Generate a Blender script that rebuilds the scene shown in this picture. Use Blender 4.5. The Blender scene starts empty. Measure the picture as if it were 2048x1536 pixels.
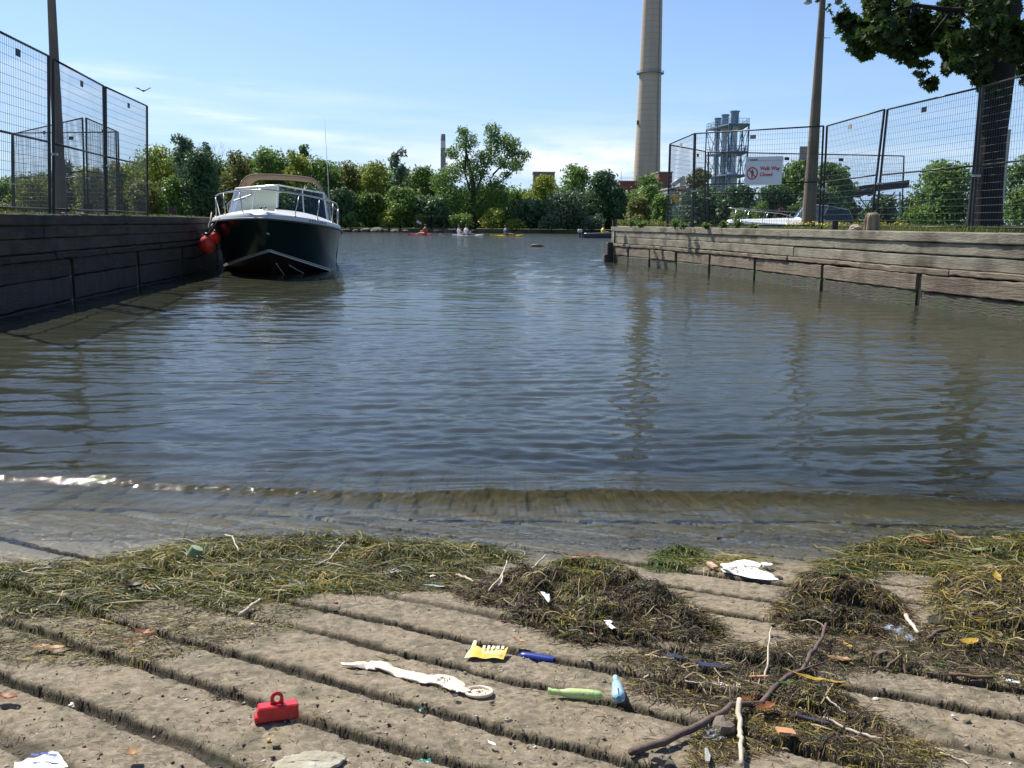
import bpy, math, random
import numpy as np
random.seed(7); rng = np.random.default_rng(7)
R = math.radians
SC = bpy.context.scene
COL = SC.collection

# ------------------------------------------------------------------ camera, sky, sun, exposure
FPX = 1800.0; EYE = 1.05; PITCH = R(10.2); ROLL = 0.008
RAMP_S = 0.155; RAMP_Y0 = 2.84
cd = bpy.data.cameras.new('camera'); cam = bpy.data.objects.new('camera', cd); COL.objects.link(cam)
cd.sensor_width = 36.0; cd.lens = FPX / 2048 * 36.0; cd.clip_start = 0.05; cd.clip_end = 5000
from mathutils import Matrix, Vector
cam.matrix_world = Matrix.Translation((0, 0, EYE)) @ Matrix.Rotation(R(90) - PITCH, 4, 'X') @ Matrix.Rotation(ROLL, 4, 'Z')
SC.camera = cam
SUN_EL = R(50); SUN_AZ = R(-43)          # azimuth from +Y, positive to +X
W = bpy.data.worlds.new("World"); SC.world = W; W.use_nodes = True
def build_world():
    nt = W.node_tree; N = nt.nodes; L = nt.links
    bg = N['Background']
    sky = N.new('ShaderNodeTexSky'); sky.sky_type = 'NISHITA'; sky.sun_disc = False
    sky.sun_elevation = SUN_EL; sky.sun_rotation = SUN_AZ; sky.air_density = 1.0; sky.dust_density = 0.6; sky.ozone_density = 1.6
    tc = N.new('ShaderNodeTexCoord'); sep = N.new('ShaderNodeSeparateXYZ'); L.new(tc.outputs['Generated'], sep.inputs[0])
    def M(op, a, b=None, c=None):
        n = N.new('ShaderNodeMath'); n.operation = op
        for i, v in enumerate((a, b, c)):
            if v is None: continue
            if isinstance(v, (int, float)): n.inputs[i].default_value = v
            else: L.new(v, n.inputs[i])
        return n.outputs[0]
    az = M('ARCTAN2', sep.outputs[0], sep.outputs[1]); el = M('ARCSINE', sep.outputs[2])
    def noise(sx, sy, off, det=6, rough=0.6):
        cb = N.new('ShaderNodeCombineXYZ'); L.new(M('MULTIPLY', az, sx), cb.inputs[0]); L.new(M('MULTIPLY', el, sy), cb.inputs[1]); cb.inputs[2].default_value = off
        n = N.new('ShaderNodeTexNoise'); n.inputs['Scale'].default_value = 1; n.inputs['Detail'].default_value = det; n.inputs['Roughness'].default_value = rough
        L.new(cb.outputs[0], n.inputs['Vector']); return n.outputs[0]
    def band(e, c, w):                       # gaussian-like
        d = M('DIVIDE', M('SUBTRACT', e, c), w); return M('EXPONENT', M('MULTIPLY', M('MULTIPLY', d, d), -1.0))
    # thin wisps sloping down to the right, left of centre
    line1 = M('ADD', el, M('MULTIPLY', M('ADD', az, 0.40), 0.16))
    n1 = noise(7, 60, 3.1); n1c = M('SMOOTH_MIN', M('MAXIMUM', M('MULTIPLY', M('SUBTRACT', n1, 0.40), 3.0), 0.0), 1.0, 0.1)
    w1 = M('MULTIPLY', M('MULTIPLY', band(line1, 0.118, 0.010), M('MULTIPLY', band(az, -0.25, 0.24), n1c)), 0.75)
    line2 = M('ADD', el, M('MULTIPLY', M('ADD', az, 0.40), 0.06))
    w2 = M('MULTIPLY', M('MULTIPLY', band(line2, 0.140, 0.009), M('MULTIPLY', band(az, -0.36, 0.17), n1c)), 0.5)
    n3 = noise(9, 30, 8.7); n3c = M('MINIMUM', M('MAXIMUM', M('MULTIPLY', M('SUBTRACT', n3, 0.36), 4.5), 0.0), 1.0)
    w3 = M('MULTIPLY', M('MULTIPLY', band(el, 0.060, 0.026), M('MULTIPLY', band(az, 0.09, 0.17), n3c)), 0.95)
    n4 = noise(4, 45, 1.7); n4c = M('MAXIMUM', M('MULTIPLY', M('SUBTRACT', n4, 0.42), 2.2), 0.0)
    w4 = M('MULTIPLY', M('MULTIPLY', band(el, 0.075, 0.05), n4c), 0.5)
    tot = M('MINIMUM', M('ADD', M('ADD', w1, w2), M('ADD', w3, w4)), 0.9)
    hz = N.new('ShaderNodeMix'); hz.data_type = 'RGBA'; L.new(M('MULTIPLY', M('EXPONENT', M('MULTIPLY', M('ABSOLUTE', el), -7.5)), 0.92), hz.inputs[0])
    tn = N.new('ShaderNodeMix'); tn.data_type = 'RGBA'; tn.blend_type = 'MULTIPLY'; tn.inputs[0].default_value = 1; L.new(sky.outputs[0], tn.inputs[6]); tn.inputs[7].default_value = (.84, .965, 1.22, 1)
    L.new(tn.outputs[2], hz.inputs[6]); hz.inputs[7].default_value = (3.8, 5.8, 8.6, 1)
    mx = N.new('ShaderNodeMix'); mx.data_type = 'RGBA'; L.new(tot, mx.inputs[0]); L.new(hz.outputs[2], mx.inputs[6]); mx.inputs[7].default_value = (8.6, 9.2, 10.0, 1)
    L.new(mx.outputs[2], bg.inputs[0]); bg.inputs[1].default_value = 0.084
build_world()
sl = bpy.data.lights.new('sun', 'SUN'); sl.energy = 5.0; sl.angle = R(0.53); sl.color = (1.0, 0.955, 0.88)
sun = bpy.data.objects.new('sun', sl); COL.objects.link(sun)
sd = Vector((math.sin(SUN_AZ) * math.cos(SUN_EL), math.cos(SUN_AZ) * math.cos(SUN_EL), math.sin(SUN_EL)))
sun.rotation_euler = sd.to_track_quat('Z', 'Y').to_euler(); sun.location = (-20, 20, 40)
SC.view_settings.view_transform = 'Standard'; SC.view_settings.look = 'None'; SC.view_settings.gamma = 1.0
SC.view_settings.use_curve_mapping = False; SC.view_settings.exposure = 0.58
SC.cycles.max_bounces = 8; SC.cycles.transparent_max_bounces = 24

# ------------------------------------------------------------------ placing helpers
def ray(px, py):
    a = (px - 1024) / FPX; b = -(py - 768) / FPX
    a2 = a * math.cos(ROLL) - b * math.sin(ROLL); b2 = a * math.sin(ROLL) + b * math.cos(ROLL)
    return (a2, math.cos(PITCH) + b2 * math.sin(PITCH), -math.sin(PITCH) + b2 * math.cos(PITCH))
def at(px, py, Y):
    d = ray(px, py); t = Y / d[1]; return Vector((d[0] * t, Y, EYE + d[2] * t))
def onz(px, py, z=0.0):
    d = ray(px, py); t = (z - EYE) / d[2]; return Vector((d[0] * t, d[1] * t, z))
def atz(px, Y, z):
    """point seen in pixel column px (near the horizon) at distance Y and height z"""
    p = at(px, 445, Y); q = at(px, 445 - (z - EYE) / Y * FPX, Y); return Vector((q.x, Y, z))
def onramp(px, py):
    d = ray(px, py); t = (RAMP_S * RAMP_Y0 - EYE) / (d[2] + RAMP_S * d[1]); return d[0] * t, d[1] * t

# ------------------------------------------------------------------ objects
def link(o, parent=None):
    COL.objects.link(o)
    if parent is not None: o.parent = parent
    return o
def tag(o, label=None, cat=None, group=None, kind=None):
    if label: o['label'] = label
    if cat: o['category'] = cat
    if group: o['group'] = group
    if kind: o['kind'] = kind
    return o
def empty(name, loc=(0, 0, 0), rot=(0, 0, 0), **k):
    o = bpy.data.objects.new(name, None); o.empty_display_size = 0.2; link(o); o.location = loc; o.rotation_euler = rot
    return tag(o, **k)
def raw(name, V, F, mats, parent=None, smooth=False, midx=None, attrs=None):
    """V (n,3) array, F (m,k) array or list of tuples"""
    me = bpy.data.meshes.new(name); V = np.asarray(V, dtype=np.float32)
    if isinstance(F, np.ndarray):
        m, k = F.shape
        me.vertices.add(len(V)); me.vertices.foreach_set('co', V.ravel())
        me.loops.add(m * k); me.loops.foreach_set('vertex_index', F.astype(np.int32).ravel())
        me.polygons.add(m); me.polygons.foreach_set('loop_start', np.arange(m, dtype=np.int32) * k)
        me.polygons.foreach_set('loop_total', np.full(m, k, dtype=np.int32))
        me.update(calc_edges=True)
    else:
        me.from_pydata([tuple(map(float, v)) for v in V], [], F); me.update()
    if not isinstance(mats, (list, tuple)): mats = [mats]
    for mt in mats: me.materials.append(mt)
    if midx is not None: me.polygons.foreach_set('material_index', np.asarray(midx, dtype=np.int32))
    if smooth: me.polygons.foreach_set('use_smooth', np.ones(len(me.polygons), dtype=bool))
    if attrs:
        for an, av in attrs.items():
            av = np.asarray(av, dtype=np.float32)
            if av.ndim == 1:
                a = me.attributes.new(an, 'FLOAT', 'POINT'); a.data.foreach_set('value', av)
            else:
                a = me.attributes.new(an, 'FLOAT_VECTOR', 'POINT'); a.data.foreach_set('vector', av.ravel())
    o = bpy.data.objects.new(name, me); return link(o, parent)

class MB:
    def __init__(s): s.v = []; s.f = []; s.uv = []
    def add(s, vs, fs):
        n = len(s.v); s.v += [tuple(v) for v in vs]; s.f += [tuple(i + n for i in f) for f in fs]
    def box(s, c, size, rz=0.0, tilt=None, bev=0.0):
        hx, hy, hz = size[0] / 2, size[1] / 2, size[2] / 2
        M = Matrix.Rotation(rz, 3, 'Z') if tilt is None else tilt
        c = Vector(c)
        if bev <= 0:
            vs = [c + M @ Vector((x * hx, y * hy, z * hz)) for z in (-1, 1) for y in (-1, 1) for x in (-1, 1)]
            s.add(vs, [(0, 2, 3, 1), (4, 5, 7, 6), (0, 1, 5, 4), (2, 6, 7, 3), (0, 4, 6, 2), (1, 3, 7, 5)])
        else:
            b = min(bev, hx * .9, hy * .9, hz * .9); vs = []; idx = {}
            for x in (-1, 1):
                for y in (-1, 1):
                    for z in (-1, 1):
                        for ax in range(3):
                            p = [x * (hx - b), y * (hy - b), z * (hz - b)]; p[ax] = (x, y, z)[ax] * (hx, hy, hz)[ax]
                            idx[(x, y, z, ax)] = len(vs); vs.append(c + M @ Vector(p))
            fs = []
            for ax in range(3):
                o1, o2 = [a for a in range(3) if a != ax]
                for sg in (-1, 1):
                    q = []
                    for u, v in ((-1, -1), (1, -1), (1, 1), (-1, 1)):
                        k = [0, 0, 0]; k[ax] = sg; k[o1] = u; k[o2] = v; q.append(idx[(k[0], k[1], k[2], ax)])
                    fs.append(q)
            for a in range(3):                      # edge strips
                o1, o2 = [k for k in range(3) if k != a]
                for u in (-1, 1):
                    for v in (-1, 1):
                        k0 = [0, 0, 0]; k0[a] = -1; k0[o1] = u; k0[o2] = v; k1 = list(k0); k1[a] = 1
                        fs.append([idx[(*k0, o1)], idx[(*k1, o1)], idx[(*k1, o2)], idx[(*k0, o2)]])
            for x in (-1, 1):
                for y in (-1, 1):
                    for z in (-1, 1): fs.append([idx[(x, y, z, 0)], idx[(x, y, z, 1)], idx[(x, y, z, 2)]])
            s.add(vs, fs)
    def tube(s, pts, r, n=8, cap=True):
        pts = [Vector(p) for p in pts]; m = len(pts)
        rs = r if isinstance(r, (list, tuple, np.ndarray)) else [r] * m
        vs = []; prev = None
        for i, p in enumerate(pts):
            t = (pts[min(i + 1, m - 1)] - pts[max(i - 1, 0)])
            t = t.normalized() if t.length > 1e-9 else Vector((0, 0, 1))
            if prev is None: u = t.orthogonal().normalized()
            else:
                u = prev - t * prev.dot(t); u = u.normalized() if u.length > 1e-6 else t.orthogonal().normalized()
            prev = u; w = t.cross(u)
            for k in range(n):
                a = 2 * math.pi * k / n; vs.append(p + (u * math.cos(a) + w * math.sin(a)) * rs[i])
        fs = [(i * n + k, i * n + (k + 1) % n, (i + 1) * n + (k + 1) % n, (i + 1) * n + k) for i in range(m - 1) for k in range(n)]
        if cap: fs += [tuple(range(n - 1, -1, -1)), tuple((m - 1) * n + k for k in range(n))]
        s.add(vs, fs)
    def lathe(s, prof, c=(0, 0, 0), n=24, M=None, a0=0.0, a1=2 * math.pi):
        c = Vector(c); vs = []; full = abs(a1 - a0 - 2 * math.pi) < 1e-6; nn = n if full else n + 1
        for r, z in prof:
            for k in range(nn):
                a = a0 + (a1 - a0) * k / n; p = Vector((r * math.cos(a), r * math.sin(a), z))
                vs.append(c + (M @ p if M is not None else p))
        fs = []
        for i in range(len(prof) - 1):
            for k in range(n):
                k2 = (k + 1) % nn; fs.append((i * nn + k, i * nn + k2, (i + 1) * nn + k2, (i + 1) * nn + k))
        s.add(vs, fs)
    def grid(s, P, closed=False):
        r, c = len(P), len(P[0]); vs = [p for row in P for p in row]
        s.add(vs, [(i * c + j, i * c + j + 1, (i + 1) * c + j + 1, (i + 1) * c + j) for i in range(r - 1) for j in range(c - 1)])
    def build(s, name, mat, parent=None, smooth=False, auto=None):
        o = raw(name, np.array([tuple(v) for v in s.v]), s.f, mat, parent, smooth)
        if auto:
            try: o.data.set_sharp_from_angle(angle=R(auto))
            except Exception: pass
        return o

# ------------------------------------------------------------------ noise in numpy
def _hash(ix, iy, seed):
    h = (ix.astype(np.int64) * 374761393 + iy.astype(np.int64) * 668265263 + seed * 974634777) & 0xFFFFFFFF
    h = ((h ^ (h >> 13)) * 1274126177) & 0xFFFFFFFF
    return ((h ^ (h >> 16)) & 0xFFFF) / 65535.0
def vnoise(x, y, seed=0):
    x = np.asarray(x, float); y = np.asarray(y, float)
    ix = np.floor(x); iy = np.floor(y); fx = x - ix; fy = y - iy
    fx = fx * fx * (3 - 2 * fx); fy = fy * fy * (3 - 2 * fy)
    a = _hash(ix, iy, seed); b = _hash(ix + 1, iy, seed); c = _hash(ix, iy + 1, seed); d = _hash(ix + 1, iy + 1, seed)
    return (a * (1 - fx) + b * fx) * (1 - fy) + (c * (1 - fx) + d * fx) * fy
def fbm(x, y, seed=0, oct=4, g=0.5):
    s = 0; a = 1; t = 0
    for o in range(oct):
        s = s + a * (vnoise(x * 2 ** o + 17.3 * o, y * 2 ** o - 9.1 * o, seed + o) - 0.5); t += a; a *= g
    return s / t
def sstep(a, b, x):
    t = np.clip((x - a) / (b - a), 0, 1); return t * t * (3 - 2 * t)

# ------------------------------------------------------------------ materials
_mc = {}
def pmat(name, c1, c2=None, scale=5.0, rough=0.7, metal=0.0, bump=0.0, bscale=None, stretch=(1, 1, 1), attr=None, det=5.0, c3=None, s3=1.5,
         spec=0.5, coat=0.0, trans=0.0, lo=0.35, hi=0.65, dist=0.02, t3=(0.5, 0.7), rvar=0.0):
    if name in _mc: return _mc[name]
    m = bpy.data.materials.new(name); m.use_nodes = True; nt = m.node_tree; N = nt.nodes; L = nt.links
    b = N['Principled BSDF']; out = N['Material Output']
    b.inputs['Base Color'].default_value = (*c1, 1); b.inputs['Roughness'].default_value = rough; b.inputs['Metallic'].default_value = metal
    b.inputs['Specular IOR Level'].default_value = spec; b.inputs['Coat Weight'].default_value = coat
    if c2 is not None or bump > 0:
        if attr:
            a = N.new('ShaderNodeAttribute'); a.attribute_name = attr; vec = a.outputs['Vector']
        else:
            t = N.new('ShaderNodeTexCoord'); vec = t.outputs['Object']
        mp = N.new('ShaderNodeMapping'); mp.inputs['Scale'].default_value = stretch; L.new(vec, mp.inputs[0])
        n = N.new('ShaderNodeTexNoise'); n.inputs['Scale'].default_value = scale; n.inputs['Detail'].default_value = det; n.inputs['Roughness'].default_value = 0.62
        L.new(mp.outputs[0], n.inputs['Vector'])
        if c2 is not None:
            cr = N.new('ShaderNodeMapRange'); cr.inputs[1].default_value = lo; cr.inputs[2].default_value = hi; L.new(n.outputs[0], cr.inputs[0])
            mx = N.new('ShaderNodeMix'); mx.data_type = 'RGBA'; L.new(cr.outputs[0], mx.inputs[0]); mx.inputs[6].default_value = (*c1, 1); mx.inputs[7].default_value = (*c2, 1)
            res = mx.outputs[2]
            if c3 is not None:
                n3 = N.new('ShaderNodeTexNoise'); n3.inputs['Scale'].default_value = s3; n3.inputs['Detail'].default_value = 4; L.new(vec, n3.inputs['Vector'])
                cr3 = N.new('ShaderNodeMapRange'); cr3.inputs[1].default_value = t3[0]; cr3.inputs[2].default_value = t3[1]; L.new(n3.outputs[0], cr3.inputs[0])
                m3 = N.new('ShaderNodeMix'); m3.data_type = 'RGBA'; L.new(cr3.outputs[0], m3.inputs[0]); L.new(res, m3.inputs[6]); m3.inputs[7].default_value = (*c3, 1); res = m3.outputs[2]
            L.new(res, b.inputs['Base Color'])
        if rvar > 0:
            rr = N.new('ShaderNodeMapRange'); rr.inputs[3].default_value = rough - rvar; rr.inputs[4].default_value = rough + rvar; L.new(n.outputs[0], rr.inputs[0]); L.new(rr.outputs[0], b.inputs['Roughness'])
        if bump > 0:
            nb = N.new('ShaderNodeTexNoise'); nb.inputs['Scale'].default_value = bscale or scale * 3; nb.inputs['Detail'].default_value = 6; nb.inputs['Roughness'].default_value = 0.65
            L.new(mp.outputs[0], nb.inputs['Vector'])
            bp = N.new('ShaderNodeBump'); bp.inputs['Strength'].default_value = bump; bp.inputs['Distance'].default_value = dist; L.new(nb.outputs[0], bp.inputs['Height']); L.new(bp.outputs[0], b.inputs['Normal'])
    if trans > 0:
        tr = N.new('ShaderNodeBsdfTranslucent'); ms = N.new('ShaderNodeMixShader'); ms.inputs[0].default_value = trans
        if b.inputs['Base Color'].is_linked: L.new(b.inputs['Base Color'].links[0].from_socket, tr.inputs[0])
        else: tr.inputs[0].default_value = (*c1, 1)
        L.new(b.outputs[0], ms.inputs[1]); L.new(tr.outputs[0], ms.inputs[2]); L.new(ms.outputs[0], out.inputs[0])
    _mc[name] = m; return m
def leafmat(name, a, b, scale=0.6, trans=0.45, rough=0.5):
    return pmat(name, a, b, scale=scale, rough=rough, trans=trans, det=3, spec=0.3)
def glassmat(name, col=(0.75, 0.85, 0.85), rough=0.03, fac=0.55, body=(0.05, 0.08, 0.09), ior=1.5):
    """tinted pane: partly see-through, with a mirror-like coat"""
    if name in _mc: return _mc[name]
    m = bpy.data.materials.new(name); m.use_nodes = True; nt = m.node_tree; N = nt.nodes; L = nt.links
    N.remove(N['Principled BSDF']); out = N['Material Output']
    tr = N.new('ShaderNodeBsdfTransparent'); tr.inputs[0].default_value = (*col, 1)
    di = N.new('ShaderNodeBsdfTranslucent' if body[0] > .3 else 'ShaderNodeBsdfDiffuse'); di.inputs[0].default_value = (*body, 1)
    m1 = N.new('ShaderNodeMixShader'); m1.inputs[0].default_value = fac; L.new(tr.outputs[0], m1.inputs[1]); L.new(di.outputs[0], m1.inputs[2])
    gl = N.new('ShaderNodeBsdfGlossy'); gl.inputs['Roughness'].default_value = rough
    fr = N.new('ShaderNodeFresnel'); fr.inputs[0].default_value = ior
    m2 = N.new('ShaderNodeMixShader'); L.new(fr.outputs[0], m2.inputs[0]); L.new(m1.outputs[0], m2.inputs[1]); L.new(gl.outputs[0], m2.inputs[2])
    L.new(m2.outputs[0], out.inputs[0]); _mc[name] = m; return m
def text_obj(name, body, size, mat, parent, M, bold=0.0, depth=0.0015, align='LEFT', sx=1.0):
    cu = bpy.data.curves.new(name, 'FONT'); cu.body = body; cu.size = size; cu.offset = bold; cu.extrude = depth; cu.align_x = align; cu.resolution_u = 3
    tmp = bpy.data.objects.new('tmp_text', cu); COL.objects.link(tmp)
    dg = bpy.context.evaluated_depsgraph_get(); me = bpy.data.meshes.new_from_object(tmp.evaluated_get(dg))
    bpy.data.objects.remove(tmp); me.transform(M @ Matrix.Diagonal((sx, 1, 1, 1))); me.materials.clear(); me.materials.append(mat)
    o = bpy.data.objects.new(name, me); return link(o, parent)
# ================================================================== BOAT RAMP
GR = [-.08, .10, .27, .46, .655, .80, .985, 1.135, 1.335, 1.482, 1.66, 1.80, 2.0, 2.17, 2.36, 2.53, 2.72, 2.9, 3.08, 3.26, 3.45, 3.63]
def ramp_h(x, y, fine=True):
    x = np.asarray(x, float); y = np.asarray(y, float)
    u = .545 * x + .839 * y; v = .839 * x - .545 * y
    z = (RAMP_Y0 - y) * RAMP_S
    z = z + 0.008 * fbm(x * 1.6, y * 1.6, 5, 3)
    g = np.zeros_like(z); st = np.zeros_like(z); uw = u + 0.010 * fbm(v * 3.1, u * 2.0, 11, 3) * 2
    for i, gu in enumerate(GR):
        wob = (vnoise(v * 7.0, np.full_like(v, i * 3.7), 21) - .5) * .012 + (vnoise(v * 31, u * 31, 23) - .5) * .006 + (vnoise(v * 74, u * 74, 25) - .5) * .003
        w = 0.014 + 0.008 * vnoise(v * 2.3, np.full_like(v, i * 1.9), 31)
        fill = 0.35 + 0.65 * sstep(.22, .5, vnoise(v * 1.3 + i * 5, np.full_like(v, i * 2.3), 41))
        d = (uw - gu - wob) / w
        g = np.maximum(g, (1 - sstep(.68, 1.04, np.abs(d))) * fill); st = np.maximum(st, np.exp(-np.maximum(np.abs(d) - .8, 0) * .9) * (.35 + .65 * fill))
    z = z - g * 0.024
    # each slab strip a little crowned and set at its own height
    idx = np.searchsorted(np.array(GR), uw); gr = np.array([GR[0] - .2] + GR + [GR[-1] + .2])
    mid = (gr[np.clip(idx, 0, len(gr) - 1)] + gr[np.clip(idx + 1, 0, len(gr) - 1)]) / 2
    z = z - ((uw - mid) ** 2) * 0.05 + (_hash(idx * 1.0, idx * 0.0, 5) - .5) * 0.006
    if fine:
        n = fbm(x * 14, y * 14, 51, 3, .5) * 0.0018 + fbm(x * 95, y * 95, 61, 3, .7) * 0.0046
        z = z + n * (1 + g * .8)
        pit = sstep(.70, .86, vnoise(x * 38 + 3, y * 38, 71)); z = z - pit * 0.0028
        crack = np.abs(fbm(x * 7, y * 7, 81, 3)); z = z - 0.004 * (1 - sstep(0.0, 0.012, crack))
    ramp_h.stain = st; return z, g
def H(x, y):
    z, g = ramp_h(np.atleast_1d(x), np.atleast_1d(y)); return z if np.ndim(x) else float(z[0])
def spaced(a, b, d0, d1, da, coarse):
    L = list(np.arange(d0, d1, da)); s = da; p = d0
    lo = []
    while p > a: s = min(s * 1.25, coarse); p -= s; lo.append(p)
    hi = []; p = L[-1]; s = da
    while p < b: s = min(s * 1.25, coarse); p += s; hi.append(p)
    return np.array(lo[::-1] + L + hi)
def gridmesh(name, xs, ys, Z, mat, attrs, smooth=True):
    X, Y = np.meshgrid(xs, ys); V = np.stack([X, Y, Z], -1).reshape(-1, 3); nx = len(xs); ny = len(ys)
    i = np.arange((ny - 1) * (nx - 1)); r = i // (nx - 1); c = i % (nx - 1); a = r * nx + c
    F = np.stack([a, a + 1, a + nx + 1, a + nx], 1)
    return raw(name, V, F, mat, None, smooth, attrs=attrs)
def ramp_material():
    m = bpy.data.materials.new('ramp_concrete'); m.use_nodes = True; nt = m.node_tree; N = nt.nodes; L = nt.links; b = N['Principled BSDF']
    tc = N.new('ShaderNodeTexCoord'); vec = tc.outputs['Object']
    def noise(s, d=5, r=.6):
        n = N.new('ShaderNodeTexNoise'); n.inputs['Scale'].default_value = s; n.inputs['Detail'].default_value = d; n.inputs['Roughness'].default_value = r; L.new(vec, n.inputs['Vector']); return n.outputs[0]
    def mr(x, a, b_, c=0, d=1):
        n = N.new('ShaderNodeMapRange'); L.new(x, n.inputs[0]); n.inputs[1].default_value = a; n.inputs[2].default_value = b_; n.inputs[3].default_value = c; n.inputs[4].default_value = d; return n.outputs[0]
    def mix(f, A, B, mode='MIX'):
        n = N.new('ShaderNodeMix'); n.data_type = 'RGBA'; n.blend_type = mode
        L.new(f, n.inputs[0]) if not isinstance(f, float) else setattr(n.inputs[0], 'default_value', f)
        for k, v in ((6, A), (7, B)):
            if isinstance(v, tuple): n.inputs[k].default_value = (*v, 1)
            else: L.new(v, n.inputs[k])
        return n.outputs[2]
    c = mix(mr(noise(3.0), .38, .62), (.205, .163, .096), (.135, .110, .066))
    c = mix(mr(noise(60, 4, .7), .40, .66), c, (.31, .25, .17))
    c = mix(mr(noise(9, 5), .56, .70), c, (.115, .10, .058))
    vo = N.new('ShaderNodeTexVoronoi'); vo.inputs['Scale'].default_value = 95; L.new(vec, vo.inputs['Vector'])
    sp = mr(vo.outputs['Distance'], .10, .22, 1, 0); rp = N.new('ShaderNodeMath'); rp.operation = 'GREATER_THAN'; rp.inputs[1].default_value = .80
    sx = N.new('ShaderNodeSeparateColor'); L.new(vo.outputs['Color'], sx.inputs[0]); L.new(sx.outputs[0], rp.inputs[0])
    mm = N.new('ShaderNodeMath'); mm.operation = 'MULTIPLY'; L.new(sp, mm.inputs[0]); L.new(rp.outputs[0], mm.inputs[1])
    c = mix(mm.outputs[0], c, (.42, .36, .28))
    rp2 = N.new('ShaderNodeMath'); rp2.operation = 'LESS_THAN'; rp2.inputs[1].default_value = .12; L.new(sx.outputs[0], rp2.inputs[0])
    mm2 = N.new('ShaderNodeMath'); mm2.operation = 'MULTIPLY'; L.new(sp, mm2.inputs[0]); L.new(rp2.outputs[0], mm2.inputs[1])
    c = mix(mm2.outputs[0], c, (.07, .055, .04))
    vb = N.new('ShaderNodeTexVoronoi'); vb.inputs['Scale'].default_value = 42; L.new(vec, vb.inputs['Vector']); sb = N.new('ShaderNodeSeparateColor'); L.new(vb.outputs['Color'], sb.inputs[0])
    f1 = N.new('ShaderNodeMath'); f1.operation = 'GREATER_THAN'; f1.inputs[1].default_value = .90; L.new(sb.outputs[1], f1.inputs[0]); f2 = N.new('ShaderNodeMath'); f2.operation = 'MULTIPLY'; L.new(f1.outputs[0], f2.inputs[0]); L.new(mr(vb.outputs['Distance'], .16, .30, .75, 0), f2.inputs[1]); c = mix(f2.outputs[0], c, (.33, .28, .21))
    c = mix(mr(noise(28, 6, .75), .55, .68), c, (.105, .085, .055))
    ag = N.new('ShaderNodeAttribute'); ag.attribute_name = 'groove'
    dirt_shade = mix(mr(noise(45), .4, .6), (.036, .027, .015), (.026, .026, .012))  # debris in the grooves, coloured darker still to stand for their shadow
    c = mix(mr(ag.outputs['Fac'], .12, .42, 0, 1), c, dirt_shade)
    as_ = N.new('ShaderNodeAttribute'); as_.attribute_name = 'stain'; sm = N.new('ShaderNodeMath'); sm.operation = 'MULTIPLY'; L.new(as_.outputs['Fac'], sm.inputs[0]); L.new(mr(noise(14, 6, .7), .42, .60), sm.inputs[1])
    c = mix(mr(sm.outputs[0], 0, 1, 0, .8), c, (.085, .068, .042))
    aw = N.new('ShaderNodeAttribute'); aw.attribute_name = 'wet'
    c = mix(aw.outputs['Fac'], c, mix(1.0, c, (.25, .27, .19), 'MULTIPLY'))
    al = N.new('ShaderNodeAttribute'); al.attribute_name = 'algae'
    c = mix(al.outputs['Fac'], c, mix(mr(noise(7), .4, .6), (.17, .145, .062), (.10, .10, .04)))
    L.new(c, b.inputs['Base Color']); L.new(mr(aw.outputs['Fac'], 0, 1, .9, .45), b.inputs['Roughness'])
    bp = N.new('ShaderNodeBump'); bp.inputs['Strength'].default_value = .55; bp.inputs['Distance'].default_value = .008; L.new(noise(190, 6, .75), bp.inputs['Height']); L.new(bp.outputs[0], b.inputs['Normal'])
    return m
xs = spaced(-7.5, 9.0, -2.25, 2.25, .0050, .12); ys = spaced(-3.5, 13.0, 1.0, 3.25, .0042, .12)
X, Y = np.meshgrid(xs, ys); Z, G = ramp_h(X, Y); ST = ramp_h.stain
under = sstep(9.0, 12.0, Y); Z = Z * (1 - under) + (-1.3) * under
wet = np.clip(sstep(.060, .012, Z + .018 * fbm(X * 3, Y * 3, 91, 3)) , 0, 1); algae = sstep(-.01, -.09, Z) * .8
gridmesh('boat_ramp', xs, ys, Z, ramp_material(), {'groove': G.ravel(), 'stain': ST.ravel(), 'wet': wet.ravel(), 'algae': algae.ravel()})
tag(bpy.data.objects['boat_ramp'], kind='structure', label='sunlit grooved concrete boat ramp sloping into the water')
del X, Y, Z, G, wet, algae
# river bed under everything
mb = MB(); mb.box((0, 60, -1.9), (400, 160, .8)); o = mb.build('river_bed', pmat('mud', (.07, .06, .035), (.05, .045, .03), 2.0, rough=.9)); tag(o, kind='structure')

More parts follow.
